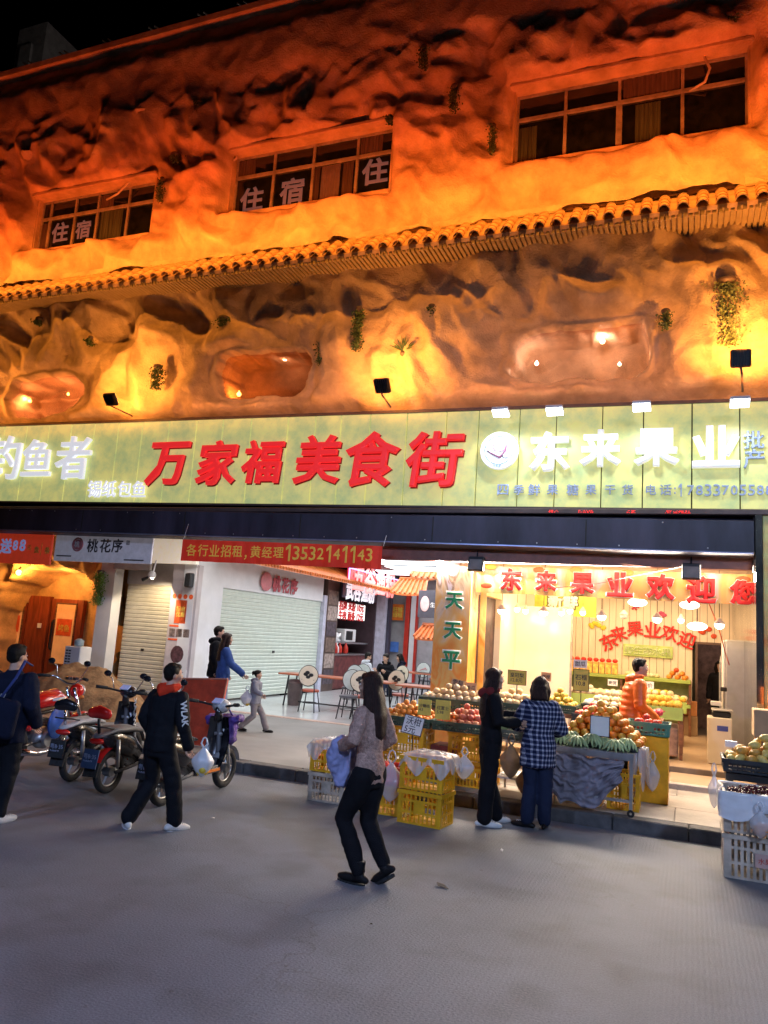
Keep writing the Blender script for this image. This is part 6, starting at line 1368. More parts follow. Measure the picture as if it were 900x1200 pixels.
def ebike(loc, rz, lb, back, seatm, plate, fend, basket=False):
    t = thing('electric_scooter', lb, 'scooter', loc, rz, 'electric scooters parked at the kerb'); wb = 1.22
    wheel(t, 0, .24, .042, 3 if not basket else 16); wheel(t, wb, .24, .042, 5)
    fender(t, 0, .25, 20, 165, .06, fend, 'rear_mudguard'); fender(t, wb, .25, 10, 150, .055, M_mblk if not basket else M_silv, 'front_mudguard')
    fr_ = MB(); fr_.tube([(0, .09, .24), (.35, .09, .28), (.45, .08, .30)], .02, 8).tube([(0, -.09, .24), (.35, -.09, .28), (.45, -.08, .30)], .02, 8); fr_.tube([(.40, 0, .28), (.95, 0, .26), (1.05, 0, .45), (1.0, 0, .9)], .03, 8); fr_.tube([(.40, 0, .3), (.32, 0, .62), (-.1, 0, .66)], .025, 8)
    fr_.build('frame', M_grey, t, True)
    MB().tube([(wb, .07, .24), (wb-.08, .07, .55), (wb-.16, .03, .72)], .016, 6).tube([(wb, -.07, .24), (wb-.08, -.07, .55), (wb-.16, -.03, .72)], .016, 6).build('fork', M_silv, t, True)
    b_ = MB(); b_.box((.66, 0, .285), (.50, .27, .07), (0, R(2), 0), .02); b_.build('footboard', M_mblk, t); MB().box((.66, 0, .325), (.46, .22, .012), (0, R(2), 0)).build('foot_mat', mat('striped_foot_mat', (.30, .30, .30), .6, var=.35, scale=3, stretch=(1, 14, 1)), t); MB().box((.66, -.137, .285), (.46, .008, .03)).box((.66, .137, .285), (.46, .008, .03)).build('side_strip', MATS.get('orange_strip') or mat('orange_strip', (.7, .2, .03), .4), t)
    body = MB(); body.tube([(.42, 0, .38), (.25, 0, .50), (.0, 0, .60), (-.22, 0, .64)], [.13, .15, .13, .06], 14, 1.0, .8, ref=(0, 0, 1)); body.build('rear_body', M_mblk, t, True)
    MB().tube([(-.24, 0, .66), (-.08, 0, .71), (.2, 0, .70), (.44, 0, .66)], [.07, .13, .14, .08], 16, .34, 1.0, ref=(0, 0, 1), round_=True).build('seat', seatm, t, True)
    if back:
        s_ = MB().tube([(-.24, 0, .68), (-.27, 0, .84)], .018, 6).build('backrest_post', M_chrome if back is M_mblk else M_black, t, True); MB().tube([(-.27, -.10, .90), (-.275, 0, .92), (-.27, .10, .90)], [.06, .075, .06], 12, .6, 1.0, ref=(1, 0, 0), round_=True).build('backrest', back, s_, True)
        MB().tube([(-.12, -.1, .73), (-.28, -.11, .76), (-.32, 0, .76), (-.28, .11, .76), (-.12, .1, .73)], .010, 6).build('grab_rail', M_black, t, True)
    sh = MB(); v = []
    for j in range(9):
        q = j/8; z = .28+.58*q; x = .92+.06*math.sin(q*3)+(.10*q if not basket else .08*q); w_ = .15*(1-.35*q)*(.75+.5*math.sin(min(1, q*1.3)*PI*.6))
        for k in range(9):
            b2 = -1+k/4; v.append((x+.07*(1-b2*b2), b2*w_, z))
    sh.add(v+[(p[0]-.03, p[1], p[2]) for p in v], [(j*9+k, j*9+k+1, j*9+k+10, j*9+k+9) for j in range(8) for k in range(8)]+[(81+j*9+k, 81+j*9+k+9, 81+j*9+k+10, 81+j*9+k+1) for j in range(8) for k in range(8)]); sh.build('leg_shield', M_mblk, t, True)
    MB().tube([(1.0, -.05, .66), (1.03, 0, .67), (1.0, .05, .66)], .02, 6).build('shield_badge', M_silv, t, True)
    MB().tube([(.97, 0, .82), (.96, 0, 1.0)], [.05, .04], 10).build('steering_stem', M_mblk, t, True)
    hb = MB().tube([(.84, .33, 1.04), (.92, .22, 1.02), (.98, .07, .99), (.98, -.07, .99), (.92, -.22, 1.02), (.84, -.33, 1.04)], .014, 8).build('handlebar', M_cblk, t, True)
    for s in (-1, 1):
        MB().tube([(.80, s*.36, 1.045), (.90, s*.25, 1.03)], .022, 8).build('grip', M_rubber, hb, True); MB().tube([(.97, s*.20, 1.02), (.95, s*.30, 1.02), (.90, s*.38, 1.03)], .006, 5).build('brake_lever', M_silv, hb, True); (None if basket else mirror(t, .93, .17, 1.03, s))
    hd = MB().ell((1.02, 0, .99), (.10, .12, .085), 16, 10).build('handlebar_cowl', M_mblk if not basket else mat('black_white_cowl', (.5, .5, .5), .3, var=.5, scale=9), t, True); MB().ell((1.10, 0, .98), (.035, .06, .045), 12, 8).build('headlight', M_silv, hd, True)
    MB().box((.93, 0, 1.055), (.09, .12, .015), (0, R(-30), 0)).build('dashboard', mat('blue_grey_display', (.25, .32, .5), .2, emis=(.3, .4, .8), es=.3, lights=False), hd)
    MB().ell((-.27, 0, .60), (.04, .10, .035), 12, 8).build('tail_light', M_mred, t, True)
    pl_ = MB().box((-.34, 0, .42), (.012, .20, .20), (0, R(12), 0)).build('licence_plate', plate, t)
    txt('粤B·35\n2887', .06, M_pale_letter, pl_, (-.352, 0, .42), rz=R(-90), width=.17, height=.12, ext=.001)
    MB().tube([(-.05, 0, .60), (-.30, 0, .52), (-.34, 0, .40)], .015, 6).build('plate_bracket', M_black, t)
    mf = MB().box((-.30, 0, .30), (.02, .18, .16), (0, R(14), 0)).build('mud_flap', M_rubber, t)
    MB().tube([(.0, -.11, .3), (-.02, -.10, .60)], .024, 8).tube([(.0, .11, .3), (-.02, .10, .60)], .024, 8).build('shock_absorber', M_silv, t, True); MB().tube([(.35, .10, .25), (.30, .18, .02)], .012, 6).build('side_stand', M_silv, t)
    return t
def heading(a, b_): return math.atan2(b_[1]-a[1], b_[0]-a[0])
M_plate = mat('dark_blue_plate', (.05, .08, .16), .4)
ebike((-6.86, 7.60, 0), R(97), 'electric scooter with an oval black backrest on a chrome stem parked nearest the red motorcycle', M_mblk, mat('white_silver_seat', (.45, .45, .47), .4), MATS['rubber'], M_mblk)
ebike((-6.12, 7.36, 0), R(92), 'electric scooter with a red backrest and red mudguard behind the man in the hoodie', M_mred, mat('dark_grey_seat', (.12, .12, .13), .5), M_plate, M_mred)
sc3 = ebike((-5.28, 7.25, 0), R(91), 'black electric scooter with spoked rear wheel and purple bag on the handlebar', None, M_mblk, MATS['rubber'], M_mblk, True)
sc4 = None
# purple bag hung on its front
q = W(262, 852, 8.45); pb = thing('purple_bag', 'purple woven shopping bag hanging on the front of the black scooter', 'bag', (q.x, 8.45, q.z))
qb = MB(); qb.box((0, 0, -.02), (.25, .16, .24), (0, R(8), .2), .03); qb.box((.02, 0, .08), (.32, .18, .08), (0, R(-6), .2), .02); pb.scale = (1.3, 1.2, 1.25); remesh(qb, 'bag_body', mat('purple_woven_cloth', (.10, .045, .30), .55, var=.25, scale=14, bump=.5), pb, .011, 2, wr=.045, wscale=9)
MB().tube([(-.10, 0, .10), (-.06, -.02, .20), (.04, -.02, .20), (.09, 0, .11)], .010, 6, 1, .5).build('bag_handle', MATS['purple_woven_cloth'], pb, True)
# scooter half hidden behind the man's elbow
# red motorcycle
ra, rf = G(6, 905), G(71, 893)
mt = thing('red_motorcycle', 'red motorcycle with chrome engine parked on the road before the sand heap', 'motorcycle', (ra.x, ra.y, 0), heading(ra, rf)); wb = 1.24
wheel(mt, 0, .29, .05, 20, rim=M_chrome); wheel(mt, wb, .30, .045, 20, rim=M_chrome)
fender(mt, 0, .31, 30, 170, .065, M_mblk, 'rear_mudguard'); fender(mt, wb, .31, 20, 150, .055, M_mred, 'front_mudguard')
MB().tube([(wb, .08, .30), (wb-.16, .08, .66), (wb-.28, .06, .98)], [.022, .026, .02], 10).tube([(wb, -.08, .30), (wb-.16, -.08, .66), (wb-.28, -.06, .98)], [.022, .026, .02], 10).build('fork', M_chrome, mt, True)
MB().tube([(0, .09, .29), (.40, .1, .34)], .022, 8).tube([(0, -.09, .29), (.40, -.1, .34)], .022, 8).tube([(wb-.30, 0, .86), (.75, 0, .70), (.30, 0, .66), (-.20, 0, .72)], .026, 8).tube([(wb-.30, 0, .82), (.86, 0, .36), (.45, 0, .26)], .024, 8).build('frame', M_mblk, mt, True)
MB().tube([(.30, 0, .80), (.45, 0, .84), (.66, 0, .86), (.86, 0, .80)], [.09, .13, .14, .08], 18, .85, 1.05, ref=(0, 0, 1), round_=True).build('fuel_tank', M_mred, mt, True)
MB().tube([(.50, -.13, .85), (.72, -.145, .86)], [.018, .03], 8).tube([(.50, .13, .85), (.72, .145, .86)], [.018, .03], 8).build('tank_stripe', M_white, mt, True)
MB().tube([(-.30, 0, .79), (-.05, 0, .80), (.22, 0, .77), (.34, 0, .80)], [.09, .13, .12, .07], 16, .42, 1.0, ref=(0, 0, 1), round_=True).build('seat', M_mblk, mt, True)
MB().tube([(.12, 0, .62), (.28, 0, .58)], [.10, .12], 12, 1, 1.1).build('side_cover', M_mred, mt, True)
en = MB(); en.ell((.56, 0, .36), (.19, .13, .14), 16, 10); en.lathe([(.10, 0), (.10, .10)], 16, Matrix.Translation((.52, -.15, .36)) @ Matrix.Rotation(R(-90), 4, 'X')); en.lathe([(.10, 0), (.10, .10)], 16, Matrix.Translation((.52, .05, .36)) @ Matrix.Rotation(R(-90), 4, 'X')); eo = en.build('engine', M_silv, mt, 'auto')
fi = MB()
for k in range(7): fi.box((.62+k*.012, 0, .46+k*.028), (.17, .20, .010), (0, R(-20), 0))
fi.build('cooling_fins', M_spoke, eo)
MB().tube([(.74, -.08, .58), (.84, -.12, .42), (.72, -.15, .22), (.35, -.16, .20), (-.10, -.17, .27)], [.018, .02, .022, .03, .045], 10).build('exhaust', M_chrome, mt, True)
hl = MB().ell((wb-.16, 0, .93), (.09, .10, .10), 16, 10).build('headlight', M_mred, mt, True); MB().ell((wb-.09, 0, .93), (.035, .085, .085), 14, 8).build('headlight_glass', M_silv, hl, True)
hb = MB().tube([(.80, .38, 1.12), (.90, .24, 1.12), (.95, .06, 1.03), (.95, -.06, 1.03), (.90, -.24, 1.12), (.80, -.38, 1.12)], .013, 8).build('handlebar', M_chrome, mt, True)
for s in (-1, 1): MB().tube([(.76, s*.42, 1.12), (.86, s*.28, 1.12)], .021, 8).build('grip', M_rubber, hb, True); mirror(mt, .90, .20, 1.13, s); MB().ell((wb-.22, s*.15, .86), (.03, .04, .028), 10, 6).build('turn_signal', MATS['orange_strip'], mt, True)
MB().lathe([(.05, 0), (.05, .04)], 14, Matrix.Translation((.98, .06, 1.08))).lathe([(.05, 0), (.05, .04)], 14, Matrix.Translation((.98, -.06, 1.08))).build('gauges', M_chrome, mt, 'auto')
MB().ell((.55, -.20, .56), (.16, .03, .20), 12, 8).build('blue_leg_cover', mat('blue_plastic', (.04, .12, .50), .35, var=.2), mt, True); MB().tube([(.4, .1, .2), (.36, .22, .0)], .014, 6).build('side_stand', M_chrome, mt)
MB().ell((-.36, 0, .70), (.04, .07, .05), 10, 8).build('tail_light', M_mred, mt, True)
# ================================================================== people
M_lip = mat('lip', (.42, .12, .10), .5); M_eye = mat('eye_dark', (.02, .015, .012), .2); M_eyew = mat('eye_white', (.7, .68, .65), .3)
def cloth(name, c, **k): return mat(name, c, k.pop('rough', .85), spec=.12, var=k.pop('var', .10), scale=k.pop('scale', 5), bump=k.pop('bump', .25), bscale=k.pop('bscale', 90), **k)
def V3(p): return Vector(p)
def person(lb, x, y, z, face, h, top, bottom, shoes, hair='short', female=False, hip=(0, 0, .90), lean=(0, 0), kn=None, an=None, el=None, wr=None, hy=0, hp=0, puffy=0.0, wide=1.0, sole=None, hood=None, hairm=None, curl=.5, flare=0.0, toe=(0, 0), sit=False, loose=0.0, hem=0.0, skin=None, tuft=None, name='person'):
    t = thing(name, lb, 'person', (x, y, z), face); s = h/1.70; sk = skin or M_skin
    Hp = V3(hip); sw = (.155 if female else .185)*wide; hw = .085
    Ch = Hp+V3((lean[0]*.7, lean[1]*.7, .36)); Sh = Hp+V3((lean[0], lean[1], .50)); Nk = Sh+V3((lean[0]*.08, lean[1]*.12+.005, .07)); Hd = Nk+V3((lean[0]*.10, .02+lean[1]*.15, .135))
    kn = kn or ((-.10, .02, .48), (.10, .02, .48)); an = an or ((-.10, -.01, .09), (.10, -.01, .09))
    el = el or ((-sw-.07, -.02, 1.14), (sw+.07, -.02, 1.14)); wr = wr or ((-sw-.08, .05, .90), (sw+.08, .05, .90))
    kn = [V3(p) for p in kn]; an = [V3(p) for p in an]; el = [V3(p) for p in el]; wr = [V3(p) for p in wr]
    sp = [Sh+V3((-sw, 0, -.02)), Sh+V3((sw, 0, -.02))]; hj = [Hp+V3((-hw, 0, -.02)), Hp+V3((hw, 0, -.02))]
    S_ = lambda mb: MBs(mb, s)
    def torso(mb, g, bot=-.06):
        c = [Hp+V3((0, 0, bot)), Hp+V3((0, 0, .05)), Hp+V3((lean[0]*.35, lean[1]*.3, .18)), Ch, Sh+V3((0, 0, -.03)), Sh+V3((lean[0]*.03, 0, .035))]
        w_ = ([.155, .160, .130, .155, .150, .07] if female else [.150, .152, .150, .178, .180, .08]); rr = [q*wide+g for q in w_]
        mb.tube(c, rr, 18, 1.0, .68 if female else .64, ref=(1, 0, 0))
    def arm(mb, i, g, r=(.052, .046, .040, .034, .028), upto=1.0):
        a, b_, c = sp[i], el[i], wr[i]; c = b_+(c-b_)*upto
        mb.tube([a, a.lerp(b_, .5), b_, b_.lerp(c, .5), c], [q+g for q in r], 12, round_=True)
    def leg(mb, i, g, r=(.088, .076, .056, .052, .036), fl=0.0, lo=1.0):
        a, b_, c = hj[i], kn[i], an[i]; c = b_+(c-b_)*lo
        mb.tube([a, a.lerp(b_, .5), b_, b_.lerp(c, .45), c], [r[0]+g, r[1]+g, r[2]+g+fl*.3, r[3]+g+fl*.7, r[4]+g+fl], 14, round_=True)
    Rh = Euler((hp, 0, hy)).to_matrix()
    def hd(p): return Hd+Rh @ V3(p)
    body = MB(); torso(body, -.012)
    body.tube([Sh+V3((0, 0, -.02)), Nk, Hd+V3((0, -.01, -.06))], [.06, .050 if female else .058, .052], 12)
    MH = Matrix.Translation(Hd) @ Rh.to_4x4()
    hb = MB(); hb.ell((0, -.005, .025), (.074, .092, .092), 16, 12); hb.ell((0, .028, -.035), (.056, .062, .075), 14, 10); hb.ell((0, .096, -.012), (.012, .018, .022), 8, 6); hb.tube([(0, .082, .02), (0, .103, -.015)], [.008, .012], 8); hb.ell((0, .075, -.095), (.026, .02, .02), 8, 6)
    for e in (-1, 1): hb.ell((e*.075, -.005, -.005), (.010, .022, .032), 8, 6); hb.ell((e*.045, .07, -.025), (.022, .02, .02), 8, 6)
    body.add([MH @ Vector(p) for p in hb.v], hb.f)
    for i in (0, 1): arm(body, i, -.006); leg(body, i, -.008)
    hands = MB()
    for i in (0, 1):
        w_ = wr[i]; d = (wr[i]-el[i]).normalized(); side = V3((1, 0, 0)) if abs(d.x) < .7 else V3((0, 1, 0)); side = (side-d*side.dot(d)).normalized(); nn = d.cross(side)
        palm = w_+d*.05; body.tube([w_-d*.01, w_+d*.03, palm, w_+d*.085], [.026, .036, .040, .034], 10, .55, 1.0, ref=nn)
        for k in range(4):
            o = palm+d*.032+nn*((k-1.5)*.019); ln = (.062, .074, .070, .055)[k]; cd = (d*(1-curl)+side*curl*(1 if i == 0 else 1)*.8).normalized()
            hands.tube([o, o+d*ln*.45, o+d*ln*.45+cd*ln*.4, o+d*ln*.35+cd*ln*.7], [.0095, .0090, .0082, .0065], 7, round_=True)
        th = palm-d*.02+nn*.034*(1 if i == 0 else 1); hands.tube([th-nn*.01, th+nn*.022+d*.025+side*.01, th+nn*.018+d*.055+side*.018], [.013, .011, .008], 7, round_=True)
    bo = remesh(S_(body), 'body', sk, t, .0135*max(.8, s), 2, extra=S_(hands))
    # eyes, brows, mouth
    fe = MB()
    for e in (-1, 1): fe.ell((e*.030, .083, .012), (.013, .009, .007), 10, 6)
    f2 = MB(); f2.add([MH @ Vector(p) for p in fe.v], fe.f); ey = S_(f2).build('eyes', M_eyew, bo, True)
    fe = MB()
    for e in (-1, 1): fe.ell((e*.030, .0895, .012), (.006, .005, .006), 8, 5); fe.tube([(e*.015, .088, .032), (e*.032, .090, .036), (e*.048, .080, .031)], .0035, 5)
    f2 = MB(); f2.add([MH @ Vector(p) for p in fe.v], fe.f); S_(f2).build('pupils_and_brows', M_eye, bo, True)
    fe = MB(); fe.ell((0, .084, -.058), (.022, .009, .007), 10, 6); f2 = MB(); f2.add([MH @ Vector(p) for p in fe.v], fe.f); S_(f2).build('mouth', M_lip, bo, True)
    # hair
    hm = MB(); 
    hm.ell((0, -.022, .042), (.084, .094, .092), 18, 12)
    if hair == 'short': hm.ell((0, -.045, -.005), (.076, .060, .065), 14, 10); hm.ell((0, .03, .095), (.062, .05, .03), 12, 8)
    elif hair == 'bob': 
        hm.ell((0, -.04, -.02), (.092, .075, .12), 16, 12)
        for e in (-1, 1): hm.tube([(e*.07, .01, .06), (e*.092, .01, -.04), (e*.085, .015, -.15)], [.03, .038, .025], 10, round_=True)
        hm.tube([(0, -.07, .0), (0, -.075, -.16)], [.07, .085], 14, 1.2, .7, ref=(1, 0, 0)); hm.ell((0, .05, .08), (.06, .035, .035), 12, 8)
    elif hair == 'long':
        hm.tube([(0, -.05, .04), (0, -.085, -.10), (0, -.105, -.25), (.0, -.115, -.40), (.01, -.105, -.47)], [.08, .092, .110, .095, .03], 16, 1.12, .52, ref=(1, 0, 0))
        for e in (-1, 1): hm.tube([(e*.06, .02, .07), (e*.088, .005, -.03), (e*.098, -.02, -.18), (e*.085, -.045, -.32)], [.026, .034, .040, .018], 10, round_=True)
        hm.ell((0, .05, .082), (.055, .032, .03), 12, 8)
    elif hair == 'bun':
        hm.ell((0, -.045, -.01), (.074, .055, .06), 14, 10); hm.ell((0, -.13, .045), (.05, .055, .05), 12, 8); hm.tube([(0, -.13, .04), (0, -.17, -.03)], [.04, .012], 8); hm.ell((0, .04, .088), (.062, .04, .03), 12, 8)
    h2 = MB(); h2.add([MH @ Vector(p) for p in hm.v], hm.f); ho = remesh(S_(h2), 'hair', hairm or M_hair, bo, .0125*max(.8, s), 2, wr=.008*s, wscale=16/s)
    if tuft: tf = MB().torus((0, -.095, .045), .028, .009, 14, 6); f2 = MB(); f2.add([MH @ Vector(p) for p in tf.v], tf.f); S_(f2).build('hair_tie', tuft, bo, True)
    # top
    if top:
        m_, tpk = top; tb = MB(); torso(tb, .014+puffy+loose, bot=-.07-hem)
        if hem or loose: tb.tube([Hp+V3((0, 0, -.07-hem)), Hp+V3((0, 0, .10))], [.165*wide+loose, .160*wide+loose], 16, 1, .72, ref=(1, 0, 0))
        for i in (0, 1): arm(tb, i, .013+puffy*.8+loose*.5, (.056, .052, .046, .042, .038), .97)
        tb.tube([Sh+V3((0, 0, .02)), Nk+V3((0, -.005, .0))], [.085, .070+puffy*.3], 14, round_=False)
        tp_ = remesh(S_(tb), tpk, m_, t, .014*max(.8, s), 2, wr=.022*s, wscale=6/s)
        if puffy:
            rg = MB(); 
            for q in range(6):
                zz = -.02+q*.085; c = Hp+V3((lean[0]*zz*1.6, lean[1]*zz*1.6, zz)); rg.torus(c, .150*wide+puffy*.8, .032, 26, 8, Matrix.Diagonal((1, 1, 1, 1)) @ Matrix.Rotation(R(90), 4, 'X') @ Matrix.Diagonal((1, 1, .72, 1)))
            for i in (0, 1):
                for q in range(5):
                    c = sp[i].lerp(el[i], q/4.5); d = (el[i]-sp[i]).normalized(); M = Matrix.Translation((0, 0, 0)) @ V3((0, 1, 0)).rotation_difference(d).to_matrix().to_4x4(); rg.torus(c, .048+puffy*.4, .028, 16, 6, M)
                    c = el[i].lerp(wr[i], q/5); d = (wr[i]-el[i]).normalized(); M = V3((0, 1, 0)).rotation_difference(d).to_matrix().to_4x4(); rg.torus(c, .036+puffy*.3, .026, 16, 6, M)
            both = MB(); both.add(tb.v, tb.f); both.add(rg.v, rg.f) if False else None
            tb.add([Vector(p)/s*1.0 for p in rg.v] if False else rg.v, rg.f)
            me_ = tp_.data; tp_.name = 'x'; bpy.data.objects.remove(tp_); bpy.data.meshes.remove(me_)
            for i_, p in enumerate(tb.v): pass
            full = MB(); torso(full, .014+puffy*1.25, bot=-.07-hem)
            for i in (0, 1): arm(full, i, .013+puffy*.9, (.056, .052, .046, .042, .038), .97)
            full.add(rg.v, rg.f); tp_ = remesh(S_(full), tpk, m_, t, .013, 1, wr=.005, wscale=14)
        if hood:
            hh = MB().tube([Nk+V3((-.085, .03, .02)), Nk+V3((-.09, -.05, .0)), Nk+V3((0, -.11, -.03)), Nk+V3((.09, -.05, .0)), Nk+V3((.085, .03, .02))], [.035, .05, .065, .05, .035], 12, 1, 1, round_=True); hh.tube([Nk+V3((0, -.08, -.12)), Nk+V3((0, -.08, .0))], [.05, .10], 12, 1, .7)
            remesh(S_(hh), 'hood', hood, tp_, .013, 2, wr=.010, wscale=14)
    if bottom:
        m_, bk = bottom; bb_ = MB(); bb_.tube([Hp+V3((0, 0, -.13)), Hp+V3((0, 0, -.04)), Hp+V3((0, 0, .10))], [.150*wide, .162*wide, .145*wide], 16, 1, .74, ref=(1, 0, 0))
        for i in (0, 1): leg(bb_, i, .013, (.092, .082, .064, .058, .048), flare, .97)
        remesh(S_(bb_), bk, m_, t, .0145*max(.8, s), 2, wr=.02*s, wscale=6/s)
    if shoes:
        m_, sn = shoes
        for i in (0, 1):
            a = an[i]; ta = toe[i]; dz = 0; pitch = 0
            d = V3((math.sin(R(12)*(1 if i else -1)), math.cos(R(12)), 0)) if not isinstance(ta, tuple) else V3(ta).normalized()
            u = V3((0, 0, 1)); u = (u-d*u.dot(d)).normalized(); r_ = d.cross(u)
            base = a-u*.058
            sb = MB(); sb.tube([base-d*.075, base-d*.03+u*.012, base+d*.05+u*.0, base+d*.13-u*.005, base+d*.18-u*.008], [q*(.86 if female else 1) for q in (.034, .046, .046, .045, .030)], 14, 1.0, .92, ref=u, round_=True)
            sb.tube([base+u*.0, a+u*.015], [.044, .046 if 'boot' not in sn else .050], 12)
            if 'boot' in sn: sb.tube([a-u*.02, a+u*.09-d*.01], [.046, .050], 12)
            so = remesh(S_(sb), sn, m_, t, .009, 2)
            sl = MB(); pts = []
            for k in range(16):
                an_ = 2*PI*k/16; c_, s2 = math.cos(an_), math.sin(an_); L_ = .155 if c_ > 0 else .125; pts.append(base+d*(.052+c_*L_*.98)+r_*(s2*.046)-u*.034)
            q = [tuple(p) for p in pts]+[tuple(p-u*.024) for p in pts]
            sl.add(q, [tuple(range(16)), tuple(reversed(range(16, 32)))]+[(k, (k+1) % 16, (k+1) % 16+16, k+16) for k in range(16)]); S_(sl).build('sole', sole or M_rubber, so)
            lc_ = MB()
            if sn == 'sneaker':
                for k in range(4): c = base+d*(.05+k*.024)+u*(.043-k*.004); lc_.tube([c-r_*.022, c+u*.004, c+r_*.022], .0045, 5)
                S_(lc_).build('laces', M_white if m_ is not M_wshoe else M_grey, so)
    pass
    return t
def MBs(mb, s):
    o = MB(); o.v = [(p[0]*s, p[1]*s, p[2]*s) for p in mb.v]; o.f = mb.f; return o
M_wshoe = cloth('white_trainer', (.70, .68, .66), rough=.5); M_bshoe = cloth('black_leather', (.015, .014, .015), rough=.35)
C_blk = cloth('black_wool_cloth', (.010, .010, .013)); C_navy = cloth('navy_cloth', (.010, .013, .030)); C_trk = cloth('black_track_cloth', (.008, .009, .013), rough=.7)
C_knit = cloth('brown_pink_knit', (.50, .32, .26), bump=.8, bscale=60, var=.18, scale=40); C_denim = cloth('blue_denim', (.05, .10, .30), var=.15); C_lt = cloth('light_blue_jeans', (.30, .36, .48), var=.12); C_dj = cloth('dark_jeans', (.018, .025, .055)); C_grey = cloth('grey_fleece', (.26, .27, .32)); C_gtr = cloth('grey_beige_trousers', (.26, .24, .25)); C_or = mat('orange_down_jacket', (.85, .15, .012), .4, var=.10, scale=5)
# plaid shirt: woven check from two stripe sets
C_pl = cloth('navy_white_plaid', (.5, .5, .55)); n, L, b = nodes(C_pl)
tc = n.new('ShaderNodeTexCoord'); outs = []
sx_ = n.new('ShaderNodeSeparateXYZ'); L.new(tc.outputs['Object'], sx_.inputs[0])
ad = n.new('ShaderNodeMath'); ad.operation = 'ADD'; L.new(sx_.outputs[0], ad.inputs[0]); L.new(sx_.outputs[1], ad.inputs[1])
for src in (ad.outputs[0], sx_.outputs[2]):
    a = n.new('ShaderNodeMath'); a.operation = 'MULTIPLY'; a.inputs[1].default_value = 2*PI/.052; L.new(src, a.inputs[0])
    c = n.new('ShaderNodeMath'); c.operation = 'SINE'; L.new(a.outputs[0], c.inputs[0]); g_ = n.new('ShaderNodeMath'); g_.operation = 'GREATER_THAN'; g_.inputs[1].default_value = .35; L.new(c.outputs[0], g_.inputs[0]); outs.append(g_)
ad2 = n.new('ShaderNodeMath'); ad2.operation = 'ADD'; L.new(outs[0].outputs[0], ad2.inputs[0]); L.new(outs[1].outputs[0], ad2.inputs[1])
dv = n.new('ShaderNodeMath'); dv.operation = 'MULTIPLY'; dv.inputs[1].default_value = .5; L.new(ad2.outputs[0], dv.inputs[0])
cr = n.new('ShaderNodeValToRGB'); cr.color_ramp.elements[0].color = (.012, .016, .045, 1); cr.color_ramp.elements[1].color = (.42, .42, .48, 1); e_ = cr.color_ramp.elements.new(.5); e_.color = (.10, .11, .18, 1)
L.new(dv.outputs[0], cr.inputs[0]); L.new(cr.outputs[0], b.inputs['Base Color'])
def gpos(px, py, z=0.0): q = G(px, py, z); return q.x, q.y
# woman walking in the centre: walks to the left and a little towards the camera
x, y = gpos(418, 1036)
pw_ = person('woman in a brownish knit jumper and black boots walking left across the road', x+.02, y+.06, 0, R(78), 1.64, (C_knit, 'jumper'), (C_blk, 'trousers'), (M_bshoe, 'ankle_boot'), 'long', True, hip=(0, 0, .90), lean=(0, .02),
    kn=((-.07, .18, .49), (.08, .04, .48)), an=((-.06, .0, .10), (.09, -.15, .15)), el=((-.24, .02, 1.17), (.24, -.04, 1.15)), wr=((-.14, .24, 1.08), (.20, .16, 1.00)), hy=R(18), hairm=M_hair_b, toe=((-.05, 1, .0), (.1, .8, -.55)), loose=.0, hem=.02, curl=.7, wide=.92)
# the lilac jacket she carries
cb = MB(); cb.tube([(-.16, .22, 1.12), (-.10, .26, 1.02), (-.06, .24, .86), (-.08, .22, .74)], [.07, .12, .11, .06], 14, 1, .7); cb.tube([(-.05, .22, 1.10), (.06, .25, 1.0), (.12, .22, .80), (.10, .2, .62)], [.06, .09, .075, .04], 12, 1, .8); cb.tube([(.02, .24, 1.08), (.16, .2, 1.04), (.20, .16, .92)], [.06, .07, .04], 10)
jk = thing('folded_jacket', 'lilac blue jacket carried over the arm of the walking woman', 'jacket', pw_.location, pw_.rotation_euler.z); remesh(MBs(cb, .976), 'jacket_cloth', cloth('lilac_blue_cloth', (.30, .32, .55), rough=.6), jk, .012, 2, wr=.03, wscale=11)
# woman in black at the stall, seen from behind right, reaching to the right
x, y = gpos(568, 968)
person('long haired woman in black jacket and wide black trousers reaching over the fruit', x, y+.08, 0, R(-62), 1.66, (C_blk, 'jacket'), (C_blk, 'trousers'), (M_wshoe, 'sneaker'), 'long', True, hip=(0, 0, .90), kn=((-.09, .03, .48), (.09, -.03, .48)), an=((-.11, .12, .09), (.11, -.06, .09)),
    el=((-.25, .05, 1.18), (.24, .02, 1.16)), wr=((-.12, .36, 1.20), (.14, .27, 1.14)), hy=R(-5), hairm=M_hair_b, flare=.028, loose=.01, sole=M_white, curl=.4, hood=cloth('dark_red_collar', (.20, .03, .03)))
x, y = gpos(626, 972)
person('woman with a brown bob in a navy plaid overshirt at the banana cart', x, y+.08, 0, R(12), 1.60, (C_pl, 'plaid_shirt'), (C_dj, 'jeans'), (M_bshoe, 'sneaker'), 'bob', True, hip=(0, 0, .90), kn=((-.08, .03, .48), (.09, .02, .48)), an=((-.10, -.03, .09), (.10, .0, .09)),
    el=((-.27, .06, 1.12), (.27, .04, 1.12)), wr=((-.17, .30, 1.12), (.18, .28, 1.08)), hy=R(-6), hp=R(-12), hairm=M_hair_b, flare=.018, loose=.035, hem=.14, sole=M_white, curl=.5, toe=((-.9, .4, 0), (.2, 1, 0)))
